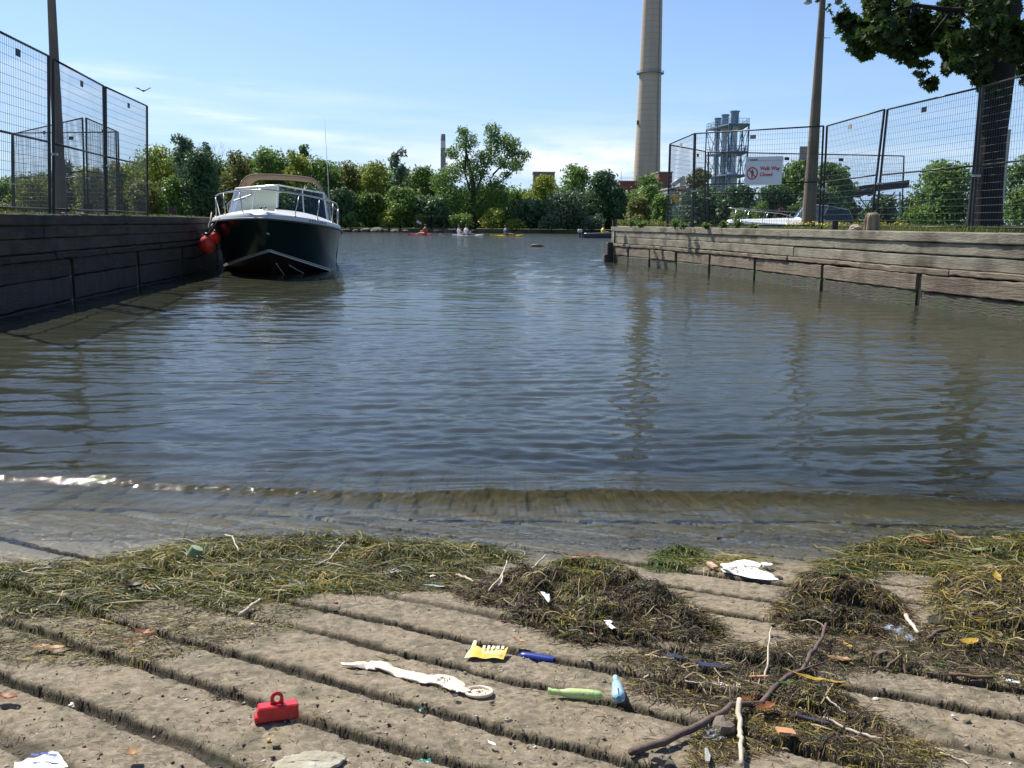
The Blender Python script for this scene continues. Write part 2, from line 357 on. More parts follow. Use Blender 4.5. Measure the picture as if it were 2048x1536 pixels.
# ================================================================== WATER
def water_height(x, y, dl):
    r2 = np.random.default_rng(3); z = np.zeros_like(x)
    warpx = .35 * fbm(x * .5, y * .35, 101, 2); warpy = .35 * fbm(x * .45 + 9, y * .5, 111, 2)
    patch = .55 + .9 * vnoise(x * .28 + 4, y * .22, 121); patch2 = .4 + 1.2 * vnoise(x * .55, y * .42, 131)
    comps = []
    for k in range(20): comps.append((r2.uniform(.09, .22), r2.normal(0, .34), .034, 1))
    for k in range(12): comps.append((r2.uniform(.22, .50), r2.normal(0, .36), .022, 0))
    for k in range(6):  comps.append((r2.uniform(.7, 1.8), r2.normal(.1, .5), .009, 0))
    for k in range(4):  comps.append((r2.uniform(.35, .6), r2.uniform(1.0, 2.0), .010, 0))
    for lam, th, sl_, p in comps:
        kk = 2 * math.pi / lam; a = sl_ / kk * 1.15; ph = r2.uniform(0, 6.28)
        wgt = sstep(1.6, 3.2, lam / dl)
        s = np.sin(kk * ((x + warpx) * math.sin(th) + (y + warpy) * math.cos(th)) + ph)
        z += a * wgt * (patch2 if p else patch) * s
    calm = (sstep(2.7, 4.0, y) * .75 + .25) * .66
    z = z * calm
    # low wave rolling on to the ramp
    yc = 3.36 + .16 * np.exp(-((x + 1.9) / .8) ** 2) + .05 * fbm(x * .9, x * 0, 141, 2) + .03 * np.sin(x * 2.1) + .05 * fbm(x * 3.5, x * 0 + 5, 143, 2) - 0.02 * x
    amp = .026 * (.35 + .95 * vnoise(x * 1.7, x * 0, 151)); d = y - yc
    z += amp * np.where(d < 0, np.exp(-(d / .042) ** 2), np.exp(-(d / .17) ** 2))
    z -= amp * .25 * np.exp(-((d + .15) / .10) ** 2)
    front = np.exp(-((d + .03) / .05) ** 2)
    z += front * ((fbm(x * 30, y * 30, 161, 2) * .016 + fbm(x * 70, y * 70, 163, 1) * .006))
    sh = 1 - sstep(2.95, 3.4, y)
    z += sh * (fbm(x * 9, y * 22, 171, 3) * .012 + fbm(x * 42, y * 42, 181, 2) * .004)
    return z
ang = np.concatenate([np.linspace(-1.45, -.62, 60)[:-1], np.linspace(-.62, .62, 640), np.linspace(.62, 1.45, 60)[1:]])
rad = np.concatenate([np.linspace(1.9, 2.6, 40)[:-1], np.linspace(2.6, 3.95, 210)[:-1], np.exp(np.linspace(math.log(3.95), math.log(330), 820))])
A_, R_ = np.meshgrid(ang, rad); X = R_ * np.sin(A_); Y = R_ * np.cos(A_) ; dl = R_ * .0055
Z = water_height(X, Y, dl)
Z = np.where(Y < 2.2, Z - (2.2 - Y) * .3, Z)
nx = len(ang); ny = len(rad); i = np.arange((ny - 1) * (nx - 1)); r = i // (nx - 1); c = i % (nx - 1); a = r * nx + c
F = np.stack([a, a + 1, a + nx + 1, a + nx], 1)
def water_material():
    m = bpy.data.materials.new('harbour_water'); m.use_nodes = True; nt = m.node_tree; N = nt.nodes; L = nt.links; N.remove(N['Principled BSDF']); out = N['Material Output']
    tc = N.new('ShaderNodeTexCoord'); g = N.new('ShaderNodeNewGeometry')
    mp = N.new('ShaderNodeMapping'); mp.inputs['Scale'].default_value = (1, 1.9, 1); L.new(tc.outputs['Object'], mp.inputs[0])
    n = N.new('ShaderNodeTexNoise'); n.inputs['Scale'].default_value = 9; n.inputs['Detail'].default_value = 4; n.inputs['Roughness'].default_value = .55; L.new(mp.outputs[0], n.inputs['Vector'])
    n2 = N.new('ShaderNodeTexNoise'); n2.inputs['Scale'].default_value = 1.7; n2.inputs['Detail'].default_value = 5; L.new(mp.outputs[0], n2.inputs['Vector'])
    bp0 = N.new('ShaderNodeBump'); bp0.inputs['Strength'].default_value = 1; bp0.inputs['Distance'].default_value = .0035; L.new(n.outputs[0], bp0.inputs['Height'])
    # wind ripples farther out: coarser pattern, only where the mesh no longer carries it
    sp = N.new('ShaderNodeSeparateXYZ'); L.new(g.outputs['Position'], sp.inputs[0])
    far = N.new('ShaderNodeMapRange'); far.inputs[1].default_value = 12; far.inputs[2].default_value = 40; far.inputs[3].default_value = 0; far.inputs[4].default_value = .15; L.new(sp.outputs[1], far.inputs[0])
    bp = N.new('ShaderNodeBump'); bp.inputs['Strength'].default_value = 1; L.new(far.outputs[0], bp.inputs['Distance']); L.new(n2.outputs[0], bp.inputs['Height']); L.new(bp0.outputs[0], bp.inputs['Normal'])
    ns = N.new('ShaderNodeMapRange'); ns.inputs[1].default_value = 3.25; ns.inputs[2].default_value = 3.95; ns.inputs[3].default_value = .0046; ns.inputs[4].default_value = .0002; L.new(sp.outputs[1], ns.inputs[0])
    n3 = N.new('ShaderNodeTexNoise'); n3.inputs['Scale'].default_value = 75; n3.inputs['Detail'].default_value = 3; L.new(tc.outputs['Object'], n3.inputs['Vector'])
    n4 = N.new('ShaderNodeTexNoise'); n4.inputs['Scale'].default_value = 5; n4.inputs['Detail'].default_value = 2; L.new(tc.outputs['Object'], n4.inputs['Vector']); r4 = N.new('ShaderNodeMapRange'); r4.inputs[1].default_value = .45; r4.inputs[2].default_value = .6; L.new(n4.outputs[0], r4.inputs[0])
    q4 = N.new('ShaderNodeMath'); q4.operation = 'MULTIPLY'; L.new(ns.outputs[0], q4.inputs[0]); L.new(r4.outputs[0], q4.inputs[1])
    bp3 = N.new('ShaderNodeBump'); bp3.inputs['Strength'].default_value = 1; L.new(q4.outputs[0], bp3.inputs['Distance']); L.new(n3.outputs[0], bp3.inputs['Height']); L.new(bp.outputs[0], bp3.inputs['Normal']); nor = bp3.outputs[0]
    at_ = N.new('ShaderNodeAttribute'); at_.attribute_name = 'depth'
    ab = N.new('ShaderNodeMath'); ab.operation = 'MULTIPLY'; ab.inputs[1].default_value = -4.0; L.new(at_.outputs['Fac'], ab.inputs[0])
    ex = N.new('ShaderNodeMath'); ex.operation = 'EXPONENT'; L.new(ab.outputs[0], ex.inputs[0])
    tr = N.new('ShaderNodeBsdfTransparent'); tm = N.new('ShaderNodeMix'); tm.data_type = 'RGBA'; L.new(ex.outputs[0], tm.inputs[0]); tm.inputs[6].default_value = (.75, .68, .45, 1); tm.inputs[7].default_value = (.95, .95, .90, 1); L.new(tm.outputs[2], tr.inputs[0])
    di = N.new('ShaderNodeBsdfDiffuse'); di.inputs[0].default_value = (.046, .049, .031, 1)
    m1 = N.new('ShaderNodeMixShader'); L.new(ex.outputs[0], m1.inputs[0]); L.new(di.outputs[0], m1.inputs[1]); L.new(tr.outputs[0], m1.inputs[2])
    gl = N.new('ShaderNodeBsdfGlossy'); gl.inputs['Roughness'].default_value = .035; L.new(nor, gl.inputs['Normal'])
    fr = N.new('ShaderNodeFresnel'); fr.inputs[0].default_value = 1.333; L.new(nor, fr.inputs['Normal'])
    m2 = N.new('ShaderNodeMixShader'); L.new(fr.outputs[0], m2.inputs[0]); L.new(m1.outputs[0], m2.inputs[1]); L.new(gl.outputs[0], m2.inputs[2])
    L.new(m2.outputs[0], out.inputs[0]); return m
zr, _g = ramp_h(X.ravel(), Y.ravel(), False)
depth = np.clip(Z.ravel() - zr, 0, 3)
o = raw('water', np.stack([X, Y, Z], -1).reshape(-1, 3), F, water_material(), None, True, attrs={'depth': depth})
tag(o, kind='structure', label='rippled blue harbour water turning brown in the shallows')
del X, Y, Z, F, A_, R_, dl, depth, zr

# ================================================================== QUAY WALLS
class Path2:
    def __init__(s, pts):
        s.p = [Vector(p) for p in pts]; s.L = [0]
        for a, b in zip(s.p, s.p[1:]): s.L.append(s.L[-1] + (b - a).length)
        s.len = s.L[-1]
    def __call__(s, t):
        t = max(0, min(s.len, t))
        for k in range(len(s.p) - 1):
            if t <= s.L[k + 1] + 1e-9:
                f = (t - s.L[k]) / (s.L[k + 1] - s.L[k]); return s.p[k].lerp(s.p[k + 1], f), (s.p[k + 1] - s.p[k]).normalized()
        return s.p[-1], (s.p[-1] - s.p[-2]).normalized()
    def near_y(s, y):
        best = min(range(400), key=lambda k: abs(s(s.len * k / 399)[0].y - y)); return s.len * best / 399
wallR = Path2([(8.4, -3), (6.9, 4), (5.85, 10.0), (5.28, 12.3), (4.93, 14.6), (4.52, 16.9), (4.05, 19.2), (3.42, 22.0), (2.67, 24.7)])
wallL = Path2([(-4.55, -3), (-5.0, 4), (-5.42, 9.4), (-5.80, 13.2), (-6.15, 17.5), (-6.62, 19.5), (-7.5, 24.0)])
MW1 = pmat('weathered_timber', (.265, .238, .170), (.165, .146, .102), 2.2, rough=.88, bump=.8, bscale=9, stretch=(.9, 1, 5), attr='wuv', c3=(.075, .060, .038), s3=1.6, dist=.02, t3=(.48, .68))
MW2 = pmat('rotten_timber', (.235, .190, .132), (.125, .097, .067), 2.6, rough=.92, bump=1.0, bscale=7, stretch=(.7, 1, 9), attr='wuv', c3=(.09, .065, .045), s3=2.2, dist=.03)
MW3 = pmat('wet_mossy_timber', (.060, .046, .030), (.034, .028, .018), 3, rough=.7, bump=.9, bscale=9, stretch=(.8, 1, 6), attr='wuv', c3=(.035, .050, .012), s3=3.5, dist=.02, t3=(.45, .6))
MDK = pmat('dark_backing', (.03, .024, .018), rough=.95)
MGRD = pmat('land_soil', (.10, .095, .05), (.07, .085, .03), 1.2, rough=.95, bump=.5)
class WB:
    def __init__(s): s.v = []; s.f = []; s.uv = []; s.k = 0
    def plank(s, path, side, t0, t1, z0, z1, out, thick, seed, step=.12, jit=.006, lens=0):
        """a long timber following the wall; out = how far it stands proud; side = +1 when water lies to the left of the path direction"""
        n = max(2, int((t1 - t0) / step) + 1); s.k += 1; base = len(s.v)
        rr = np.random.default_rng(seed + s.k * 13)
        sag0, sag1 = rr.normal(0, .003, 2)
        for i in range(n + 1):
            t = t0 + (t1 - t0) * i / n; p, d = path(t); nrm = Vector((-d.y, d.x)) * side
            f = i / n; sg = sag0 * (1 - f) + sag1 * f
            jb, jt, jo, jp = rr.normal(0, jit * .35, 4) + (fbm(np.array([t * 2.2 + s.k * 7]), np.array([0.3]), seed, 3)[0] * jit * 1.3)
            bev = .012
            prof = [(-thick, z0), (out - bev + jo, z0 + jb), (out + jo, z0 + bev + jb), (out + jp, z1 - bev + jt), (out - bev + jp, z1 + jt), (-thick, z1)]
            for o_, z_ in prof:
                q = p + nrm * o_; s.v.append((q.x, q.y, z_ + sg)); s.uv.append((t + s.k * 3.3, o_, z_))
        m = 6
        for i in range(n):
            for k in range(m):
                a = base + i * m + k; b = base + i * m + (k + 1) % m
                s.f.append((a, b, b + m, a + m) if side > 0 else (a, a + m, b + m, b))
        s.f.append(tuple(base + k for k in range(m - 1, -1, -1))); s.f.append(tuple(base + n * m + k for k in range(m)))
    def build(s, name, mat, parent):
        return raw(name, np.array(s.v), s.f, mat, parent, False, attrs={'wuv': np.array(s.uv)})
MD1 = pmat('shade_toned_weathered_timber', (.070, .052, .030), (.036, .027, .016), 2.2, rough=.88, bump=.8, bscale=9, stretch=(.9, 1, 5), attr='wuv', c3=(.020, .016, .011), s3=1.6, dist=.02, t3=(.48, .66))  # right wall's timbers recoloured: the left wall's shade is put into the colour
MD2 = pmat('shade_toned_rotten_timber', (.058, .045, .030), (.032, .025, .017), 2.6, rough=.92, bump=1.0, bscale=7, stretch=(.7, 1, 9), attr='wuv', c3=(.03, .024, .018), s3=2.2, dist=.03)
MD3 = pmat('shade_toned_wet_timber', (.022, .018, .012), (.013, .011, .008), 3, rough=.7, bump=.9, bscale=9, stretch=(.8, 1, 6), attr='wuv', dist=.02)
MCAPL = pmat('left_cap_timber', (.20, .18, .145), (.14, .125, .10), 2.2, rough=.9, bump=.8, bscale=9, stretch=(.9, 1, 5), attr='wuv')
def make_wall(name, path, side, top, label, seed, slots, group):
    MW1, MW2, MW3 = (globals()['MW1'], globals()['MW2'], globals()['MW3']) if side > 0 else (MD1, MD2, MD3)  # left wall takes the copies with shade in their colour
    e = empty(name, (0, 0, 0), label=label, cat='quay wall')
    bk = MB(); P = []
    for i in range(41):
        p, d = path(path.len * i / 40); nrm = Vector((-d.y, d.x)) * side
        P.append([(p.x - nrm.x * .06, p.y - nrm.y * .06, -1.5), (p.x - nrm.x * .06, p.y - nrm.y * .06, top - .03)])
    bk.grid(P); bk.build('wall_core', MDK, e)
    rr = random.Random(seed)
    def splits(mn, mx, t0=0, t1=None):
        t1 = t1 or path.len; a = [t0]; 
        while a[-1] < t1: a.append(min(t1, a[-1] + rr.uniform(mn, mx)))
        if a[-1] - a[-2] < .6 and len(a) > 2: a.pop(-2)
        return list(zip(a, a[1:]))
    hts = [(.135, 'cap_timber', .035, 3.2, 5.2), (.150, 'upper_timber', .012, 3, 6), (.165, 'middle_timber', .004, 3, 6)]
    z = top
    for h, nm, out, mn, mx in hts:
        w = WB()
        for a, b in splits(mn, mx): w.plank(path, side, a + .004, b - .004, z - h + .004, z, out + rr.uniform(-.006, .006), .30 if nm == 'cap_timber' else .05, seed + int(z * 100))
        w.build(nm, MW1, e); z -= h
    # ledger course, more worn, standing proud
    w = WB()
    for a, b in splits(1.6, 2.8): w.plank(path, side, a + .006, b - .006, z - .085 + rr.uniform(-.008, .008), z - .012, .050 + rr.uniform(-.012, .008), .05, seed + 9, jit=.012)
    w.build('ledger_timber', MW2, e); z -= .095
    w = WB(); w3 = WB(); pl = MB(); wg = WB()
    for a, b in zip(slots, slots[1:]):
        w.plank(path, side, a + .10, b - .012, z - .215, z - .004, .028 + rr.uniform(-.008, .012), .05, seed + 17, jit=.008)
        w3.plank(path, side, a + .10, b - .012, z - .215 - .30, z - .227, .020 + rr.uniform(-.01, .01), .05, seed + 27, jit=.012)
        w3.plank(path, side, a + .10, b - .012, z - 1.1, z - .53, .010, .05, seed + 29, jit=.012)
        wg.plank(path, side, a + .028, a + .095, z - 1.1, z - .03, -.012, .05, seed + 37, jit=.003)
    w.build('lower_timber', MW2, e); w3.build('waterline_timber', MW3, e); wg.build('pile_face', pmat('pile_wood', (.24, .21, .15), (.12, .12, .06), 5, rough=.9, bump=.5, attr='wuv', c3=(.07, .10, .02), s3=4), e)
    return e
slR = [.2] + [wallR.near_y(y) for y in (3.0, 6.2, 9.1, 11.88, 14.4, 16.8, 18.85, 20.6, 22.2, 23.5)] + [wallR.len]
slL = [.2, 3.4, 6.4] + [wallL.near_y(y) for y in (8.0, 11.45, 14.1, 16.6, 19, 21.4)] + [wallL.len]
TOPR = .965; TOPL = 1.10
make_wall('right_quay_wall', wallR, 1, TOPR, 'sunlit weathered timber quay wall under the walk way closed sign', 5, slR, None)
make_wall('left_quay_wall', wallL, -1, TOPL, 'shaded timber quay wall beside the moored green boat', 8, slL, None)
def land(name, pts, z, bottom, label, mat=MGRD):
    n = len(pts); vs = [(x, y, z) for x, y in pts] + [(x, y, bottom) for x, y in pts]
    fs = [tuple(range(n))] + [(i, i + n, (i + 1) % n + n, (i + 1) % n) for i in range(n)]
    o = raw(name, np.array(vs), fs, mat); return tag(o, kind='structure', label=label)
def offs(path, side, d):
    L = []
    for i in range(25):
        p, dd = path(path.len * i / 24); nrm = Vector((-dd.y, dd.x)) * side; q = p - nrm * d; L.append((q.x, q.y))
    return L
land('right_bank', offs(wallR, 1, .07) + [(12, 25.9), (60, 29), (60, -4)], TOPR - .035, -1.4, 'grassy ground behind the sunlit quay wall')
land('left_bank', offs(wallL, -1, .07) + [(-80, 24.3), (-80, -4)], TOPL - .035, -1.4, 'ground behind the shaded quay wall')
# end face of the right quay along the river
e = empty('river_quay_wall', label='outer end of the timber quay facing the river', cat='quay wall')
pe = Path2([(2.67, 24.7), (12, 25.9), (60, 29)]); w = WB(); z = TOPR
for h in (.135, .15, .165, .3, .5): w.plank(pe, 1, .0, 9.3, z - h + .005, z, .02, .25, 77); w.plank(pe, 1, 9.31, pe.len, z - h + .005, z, .02, .25, 78); z -= h
w.build('timber_face', MW1, e)
mb = MB(); mb.box((2.60, 24.55, .18), (.16, .20, .70), rz=.2, bev=.02); mb.box((2.52, 24.53, .04), (.14, .20, .36), rz=.1, bev=.02); mb.box((2.60, 24.52, .50), (.12, .16, .10), bev=.02)
tag(mb.build('corner_fender', pmat('tarred_wood', (.035, .028, .03), (.06, .045, .04), 8, rough=.8, bump=.6)), 'dark tarred block fixed low on the quay corner', 'fender')
land('far_bank', [(-400, 87), (-30, 88), (-14, 87), (0, 88.5), (8, 89), (16, 84), (21, 62), (30, 50), (60, 47), (300, 52), (900, 400), (900, 1500), (-900, 1500), (-900, 300)], .35, -1.4, 'low wooded bank across the river')
# ================================================================== FOLIAGE HELPERS
def unit(v): return v / np.maximum(np.linalg.norm(v, axis=1, keepdims=True), 1e-9)
def rand_dirs(n, r): return unit(r.normal(size=(n, 3)))
MAPLE = np.array([(0, -.55), (.10, -.18), (.42, -.30), (.36, -.08), (.62, .12), (.34, .16), (.36, .42), (.14, .28), (0, .62), (-.14, .28), (-.36, .42), (-.34, .16), (-.62, .12), (-.36, -.08), (-.42, -.30), (-.10, -.18)])
DIAM = np.array([(0, -.5), (.26, 0), (0, .5), (-.26, 0)])
LONGL = np.array([(0, -.6), (.14, 0), (0, .6), (-.14, 0)])
def leaf_arrays(C, Nn, S, r, shape=DIAM, fold=0.0):
    n = len(C); a = np.cross(Nn, rand_dirs(n, r)); a = unit(a); b = np.cross(Nn, a)
    k = len(shape); P = C[:, None, :] + S[:, None, None] * (shape[None, :, 0, None] * a[:, None, :] + shape[None, :, 1, None] * b[:, None, :])
    if fold: P = P + (S[:, None, None] * fold * np.abs(shape[None, :, 0, None]) * Nn[:, None, :])
    return P.reshape(-1, 3), np.arange(n * k).reshape(n, k)
def blob_leaves(blobs, n, size, r, squash=1.0, up=.25, shell=.55):
    """blobs: (x,y,z,rx,ry,rz); leaves gather in small sprays towards each blob's outside"""
    B = np.array(blobs); vol = (B[:, 3] * B[:, 5]) ** 1.0; pick = r.choice(len(B), n, p=vol / vol.sum()); b = B[pick]
    d = rand_dirs(n, r); d[:, 2] += up * .4; d = unit(d)
    rad = shell + (1 - shell) * r.random(n) ** .6; rad *= 1 + .16 * r.normal(size=n) * (r.random(n) < .35)
    # sprays: displace by a smooth noise so that the outline is ragged
    f = 1 + .30 * fbm(d[:, 0] * 3.1 + b[:, 0] * 7, d[:, 2] * 3.1 + d[:, 1] * 2.3 + b[:, 2] * 5, 201, 3) * 2
    C = b[:, :3] + d * b[:, 3:6] * (rad * f)[:, None]
    N_ = unit(d * .75 + r.normal(size=(n, 3)) * .65 + np.array([0, 0, up])); S = size * (.65 + .7 * r.random(n))
    return C, N_, S
MBARK = pmat('grey_bark', (.085, .068, .05), (.045, .036, .028), 6, rough=.95, bump=.8, bscale=14, stretch=(1, 1, .25), dist=.03)
LM = {'yellow': leafmat('leaf_yellow_green', (0.299, 0.325, 0.046), (0.182, 0.247, 0.042), .5),
      'mid': leafmat('leaf_mid_green', (0.175, 0.275, 0.059), (0.109, 0.192, 0.046), .5),
      'dark': leafmat('leaf_dark_green', (0.094, 0.165, 0.061), (0.061, 0.113, 0.045), .5, .3),
      'blue': leafmat('leaf_blue_green', (0.139, 0.195, 0.101), (0.090, 0.139, 0.073), .5, .3),
      'olive': leafmat('leaf_olive', (0.195, 0.202, 0.052), (0.130, 0.150, 0.042), .5),
      'bright': leafmat('leaf_bright', (.12, .20, .035), (.08, .15, .03), .8),
      'red': leafmat('leaf_reddish', (.10, .045, .028), (.07, .05, .03), .8),
      'maple': leafmat('leaf_maple', (.062, .105, .022), (.035, .065, .016), 1.0, .35, .65)}
def tree(name, label, base, height, wid, leaf, seed, n=3000, size=.30, top='dome', nb=16, low=.05, group=None, blobs=None, trunk_r=None, shape=DIAM, shell=.5, depth=None, cat='tree', limbs=True):
    r = np.random.default_rng(seed); e = empty(name, tuple(base), label=label, cat=cat, group=group); depth = depth or wid
    bl = []
    if blobs is None:
        for k in range(nb):
            f = (k + r.random() * .8) / nb; z = low + (0.97 - low) * f
            if top == 'dome': env = math.sqrt(max(.04, 1 - max(0, (z - .45) / .60) ** 2)) * (.82 + .18 * min(1, z / .3))
            elif top == 'spire': env = max(.16, 1.05 - z) ** .6
            else: env = .9 - .25 * z
            a = r.random() * 6.28; q = r.random() ** .5 * .66
            rr = wid * (.30 + .18 * r.random()) * (.70 + .45 * env)
            x = math.cos(a) * q * wid * env; y = math.sin(a) * q * depth * env
            zz = min(z * height, height - rr * .8); bl.append((x, y, max(zz, rr * .6), rr, rr, rr * (.75 + .3 * r.random())))
    else: bl = blobs
    C, N_, S = blob_leaves(bl, n, size, r, shell=shell); V, F = leaf_arrays(C, N_, S, r, shape)
    keep = V[:, 2].reshape(len(F), -1).min(1) > 0.02; F = F[keep]
    raw('crown', V, F, LM[leaf] if isinstance(leaf, str) else leaf, e)
    mb = MB(); tr = trunk_r or max(.06, height * .018); zt = height * .62
    mb.tube([(0, 0, -.3), (.05 * wid, 0, zt * .4), (0, .04 * wid, zt), (0, 0, height * .85)], [tr * 1.25, tr, tr * .6, tr * .15], 7)
    if limbs:
        for b in bl[:: max(1, len(bl) // 9)]:
            z0 = min(b[2] * .55, zt); mb.tube([(0, 0, z0), (b[0] * .5, b[1] * .5, z0 + (b[2] - z0) * .55), (b[0], b[1], b[2])], [tr * .42, tr * .25, tr * .08], 5)
    mb.build('trunk', MBARK, e, True); return e
def far_base(px, Y, z=.35): p = atz(px, Y, z); return (p.x, Y, z)
def tpx(name, label, px, ytop, hw, Y, leaf, seed, **k):
    """a tree whose top and half width in the photograph are known, standing at distance Y"""
    b = far_base(px, Y, k.pop('z', .35)); h = at(px, ytop, Y).z - b[2]; return tree(name, label, b, h, hw / FPX * Y, leaf, seed, **k)
G1 = 'trees lining the far river bank'
T = [
 (70, 352, 60, 92, 'yellow', 'bright yellow green bush low behind the left fence', 'dome', 2600),
 (18, 405, 40, 92, 'olive', 'low olive shrub at the foot of the leftmost fence panel', 'dome', 1300),
 (140, 318, 34, 98, 'dark', 'dark thin tree right beside the left lamp pole', 'spire', 1500),
 (190, 335, 48, 93, 'yellow', 'yellow green tree seen through the middle of the left fence', 'dome', 2600),
 (250, 322, 46, 95, 'yellow', 'yellow green tree behind the last panel of the left fence', 'dome', 2600),
 (318, 288, 46, 99, 'yellow', 'loose yellow green tree just beyond the end of the left fence', 'dome', 2400),
 (292, 360, 44, 90, 'olive', 'olive shrubby tree in front of the loose yellow green tree', 'dome', 2200),
 (345, 350, 34, 90, 'mid', 'mid green low tree left of the tall dark willow', 'dome', 2000),
 (372, 268, 34, 97, 'blue', 'tall pale grey green willow left of the boat canopy', 'col', 3000),
 (408, 300, 52, 91, 'dark', 'tall very dark tree behind the mooring wall end', 'col', 4600),
 (424, 278, 26, 95, 'blue', 'grey green treetop rising above the very dark tree', 'spire', 1600),
 (482, 302, 40, 99, 'olive', 'olive brown tree directly left of the boat canopy top', 'dome', 2400),
 (540, 294, 44, 100, 'mid', 'fresh green tree straight above the boat canopy', 'dome', 3000),
 (596, 300, 36, 97, 'yellow', 'yellowish tree above the right part of the canopy', 'dome', 2400),
 (612, 284, 24, 99, 'mid', 'pointed green treetop left of the boat antenna', 'spire', 1800),
 (655, 318, 40, 98, 'mid', 'green tree behind the boat antenna', 'dome', 2600),
 (625, 372, 50, 90, 'dark', 'dark shoreline tree behind the boat windshield', 'dome', 3200),
 (530, 372, 60, 90, 'mid', 'shaded green tree seen under the boat canopy', 'dome', 3200),
 (703, 322, 34, 98, 'olive', 'olive grey tree right of the boat antenna', 'dome', 2200),
 (690, 375, 36, 90, 'dark', 'dark bush at the shore right of the boat rail', 'dome', 2400),
 (752, 322, 42, 98, 'yellow', 'yellow green tree between the antenna and the spiky poplar', 'dome', 2800),
 (745, 385, 34, 90, 'bright', 'bright green shoreline bush below the yellow green tree', 'dome', 2400),
 (802, 296, 26, 96, 'blue', 'spiky pale poplar with an open feathery top', 'dome', 1500),
 (800, 372, 40, 90, 'mid', 'green drooping tree at the rocks under the spiky poplar', 'dome', 2800),
 (852, 332, 38, 97, 'bright', 'light green tree just left of the distant banded chimney', 'dome', 2400),
 (862, 392, 40, 90, 'dark', 'dark low tree at the shore left of the big open crowned tree', 'dome', 2600),
 (1090, 350, 46, 98, 'yellow', 'yellow green tree right of the big open crowned tree', 'dome', 2800),
 (1062, 398, 44, 91, 'dark', 'dark shoreline tree behind the yellow kayak', 'dome', 2800),
 (1148, 328, 44, 95, 'mid', 'rounded green tree with the highest top left of the tall chimney', 'dome', 3600),
 (1135, 380, 52, 90, 'blue', 'grey green bushy tree at the water left of the quay corner', 'dome', 3600),
 (1205, 340, 46, 91, 'dark', 'broad dark tree right above the motorboat', 'dome', 4600),
 (1228, 372, 30, 90, 'dark', 'dark rounded tree directly behind the quay corner', 'dome', 2200),
 (1292, 348, 36, 76, 'mid', 'green tree standing in front of the foot of the tall chimney', 'dome', 3000),
 (1275, 395, 26, 70, 'olive', 'small olive bush left of the right fence corner', 'dome', 1500),
 (1325, 385, 26, 68, 'mid', 'small green tree right of the tall chimney foot', 'dome', 1500),
 (1395, 335, 34, 66, 'olive', 'brownish tree behind the first right fence panel', 'dome', 2200),
 (1400, 378, 60, 58, 'dark', 'dark leafy mass behind the corner of the right fence', 'dome', 4200),
 (1468, 372, 44, 56, 'dark', 'dark tree below the steel stacks', 'dome', 3200),
 (1590, 318, 60, 58, 'mid', 'large round green tree right of the walk way closed sign', 'dome', 5200),
 (1665, 326, 52, 56, 'mid', 'round green tree right of the wooden lamp pole', 'dome', 4200),
 (1545, 372, 44, 54, 'dark', 'dark tree under the walk way closed sign', 'dome', 3200),
 (1640, 378, 60, 53, 'dark', 'dark shaded bush behind the white cruiser windshield', 'dome', 3600),
 (1762, 392, 44, 56, 'dark', 'dark hedge under the conveyor bridge', 'dome', 2200),
]
for i, (px, yt, hw, Y, lf, lb, top, n) in enumerate(T):
    tpx('river_tree', lb, px, yt, hw, Y, lf, 300 + i, n=int(n * 1.75), size=.30 if Y > 80 else .24, top=top, group=G1 if Y > 80 else 'trees across the river on the right', nb=34 if hw > 40 else 26, shell=.35, limbs=(i % 3 == 0))
# young shrubs in the light along the foot of the bank
S_ = [(700, 425, 20, 'mid', 'small green shrub over the rocks beside the boat rail'), (778, 418, 24, 'yellow', 'light green shrub hanging over the shore rocks'), (842, 430, 22, 'olive', 'olive shrub behind the white rowing boat'),
      (985, 418, 30, 'yellow', 'light yellow green shrub overhanging the water behind the yellow kayak'), (1032, 438, 22, 'yellow', 'small light shrub just right of the yellow kayaker'), (925, 428, 26, 'mid', 'green shrub behind the two rowers'),
      (1102, 430, 26, 'blue', 'grey green shrub at the waterline right of the yellow kayak'), (1182, 432, 28, 'blue', 'pale grey green shrub at the waterline above the motorboat'), (1272, 428, 22, 'olive', 'olive shrub beyond the corner weeds'),
      (1560, 415, 20, 'red', 'reddish brown shrub under the closed walk way sign'), (1592, 408, 24, 'bright', 'bright green shrub between the sign and the wooden pole'), (1480, 415, 34, 'mid', 'green shrub right of the fence corner beneath the stacks'), (1515, 402, 26, 'mid', 'leafy green shrub left of the reddish brown shrub')]
for i, (px, yt, hw, lf, lb) in enumerate(S_):
    Y = 88.5 if px < 1240 else (68 if px < 1300 else 50.5)
    tpx('shrub', lb, px, yt, hw, Y, lf, 500 + i, n=1100, size=.26 if Y > 80 else .16, nb=9, group='shrubs along the far water edge', cat='shrub', limbs=False)
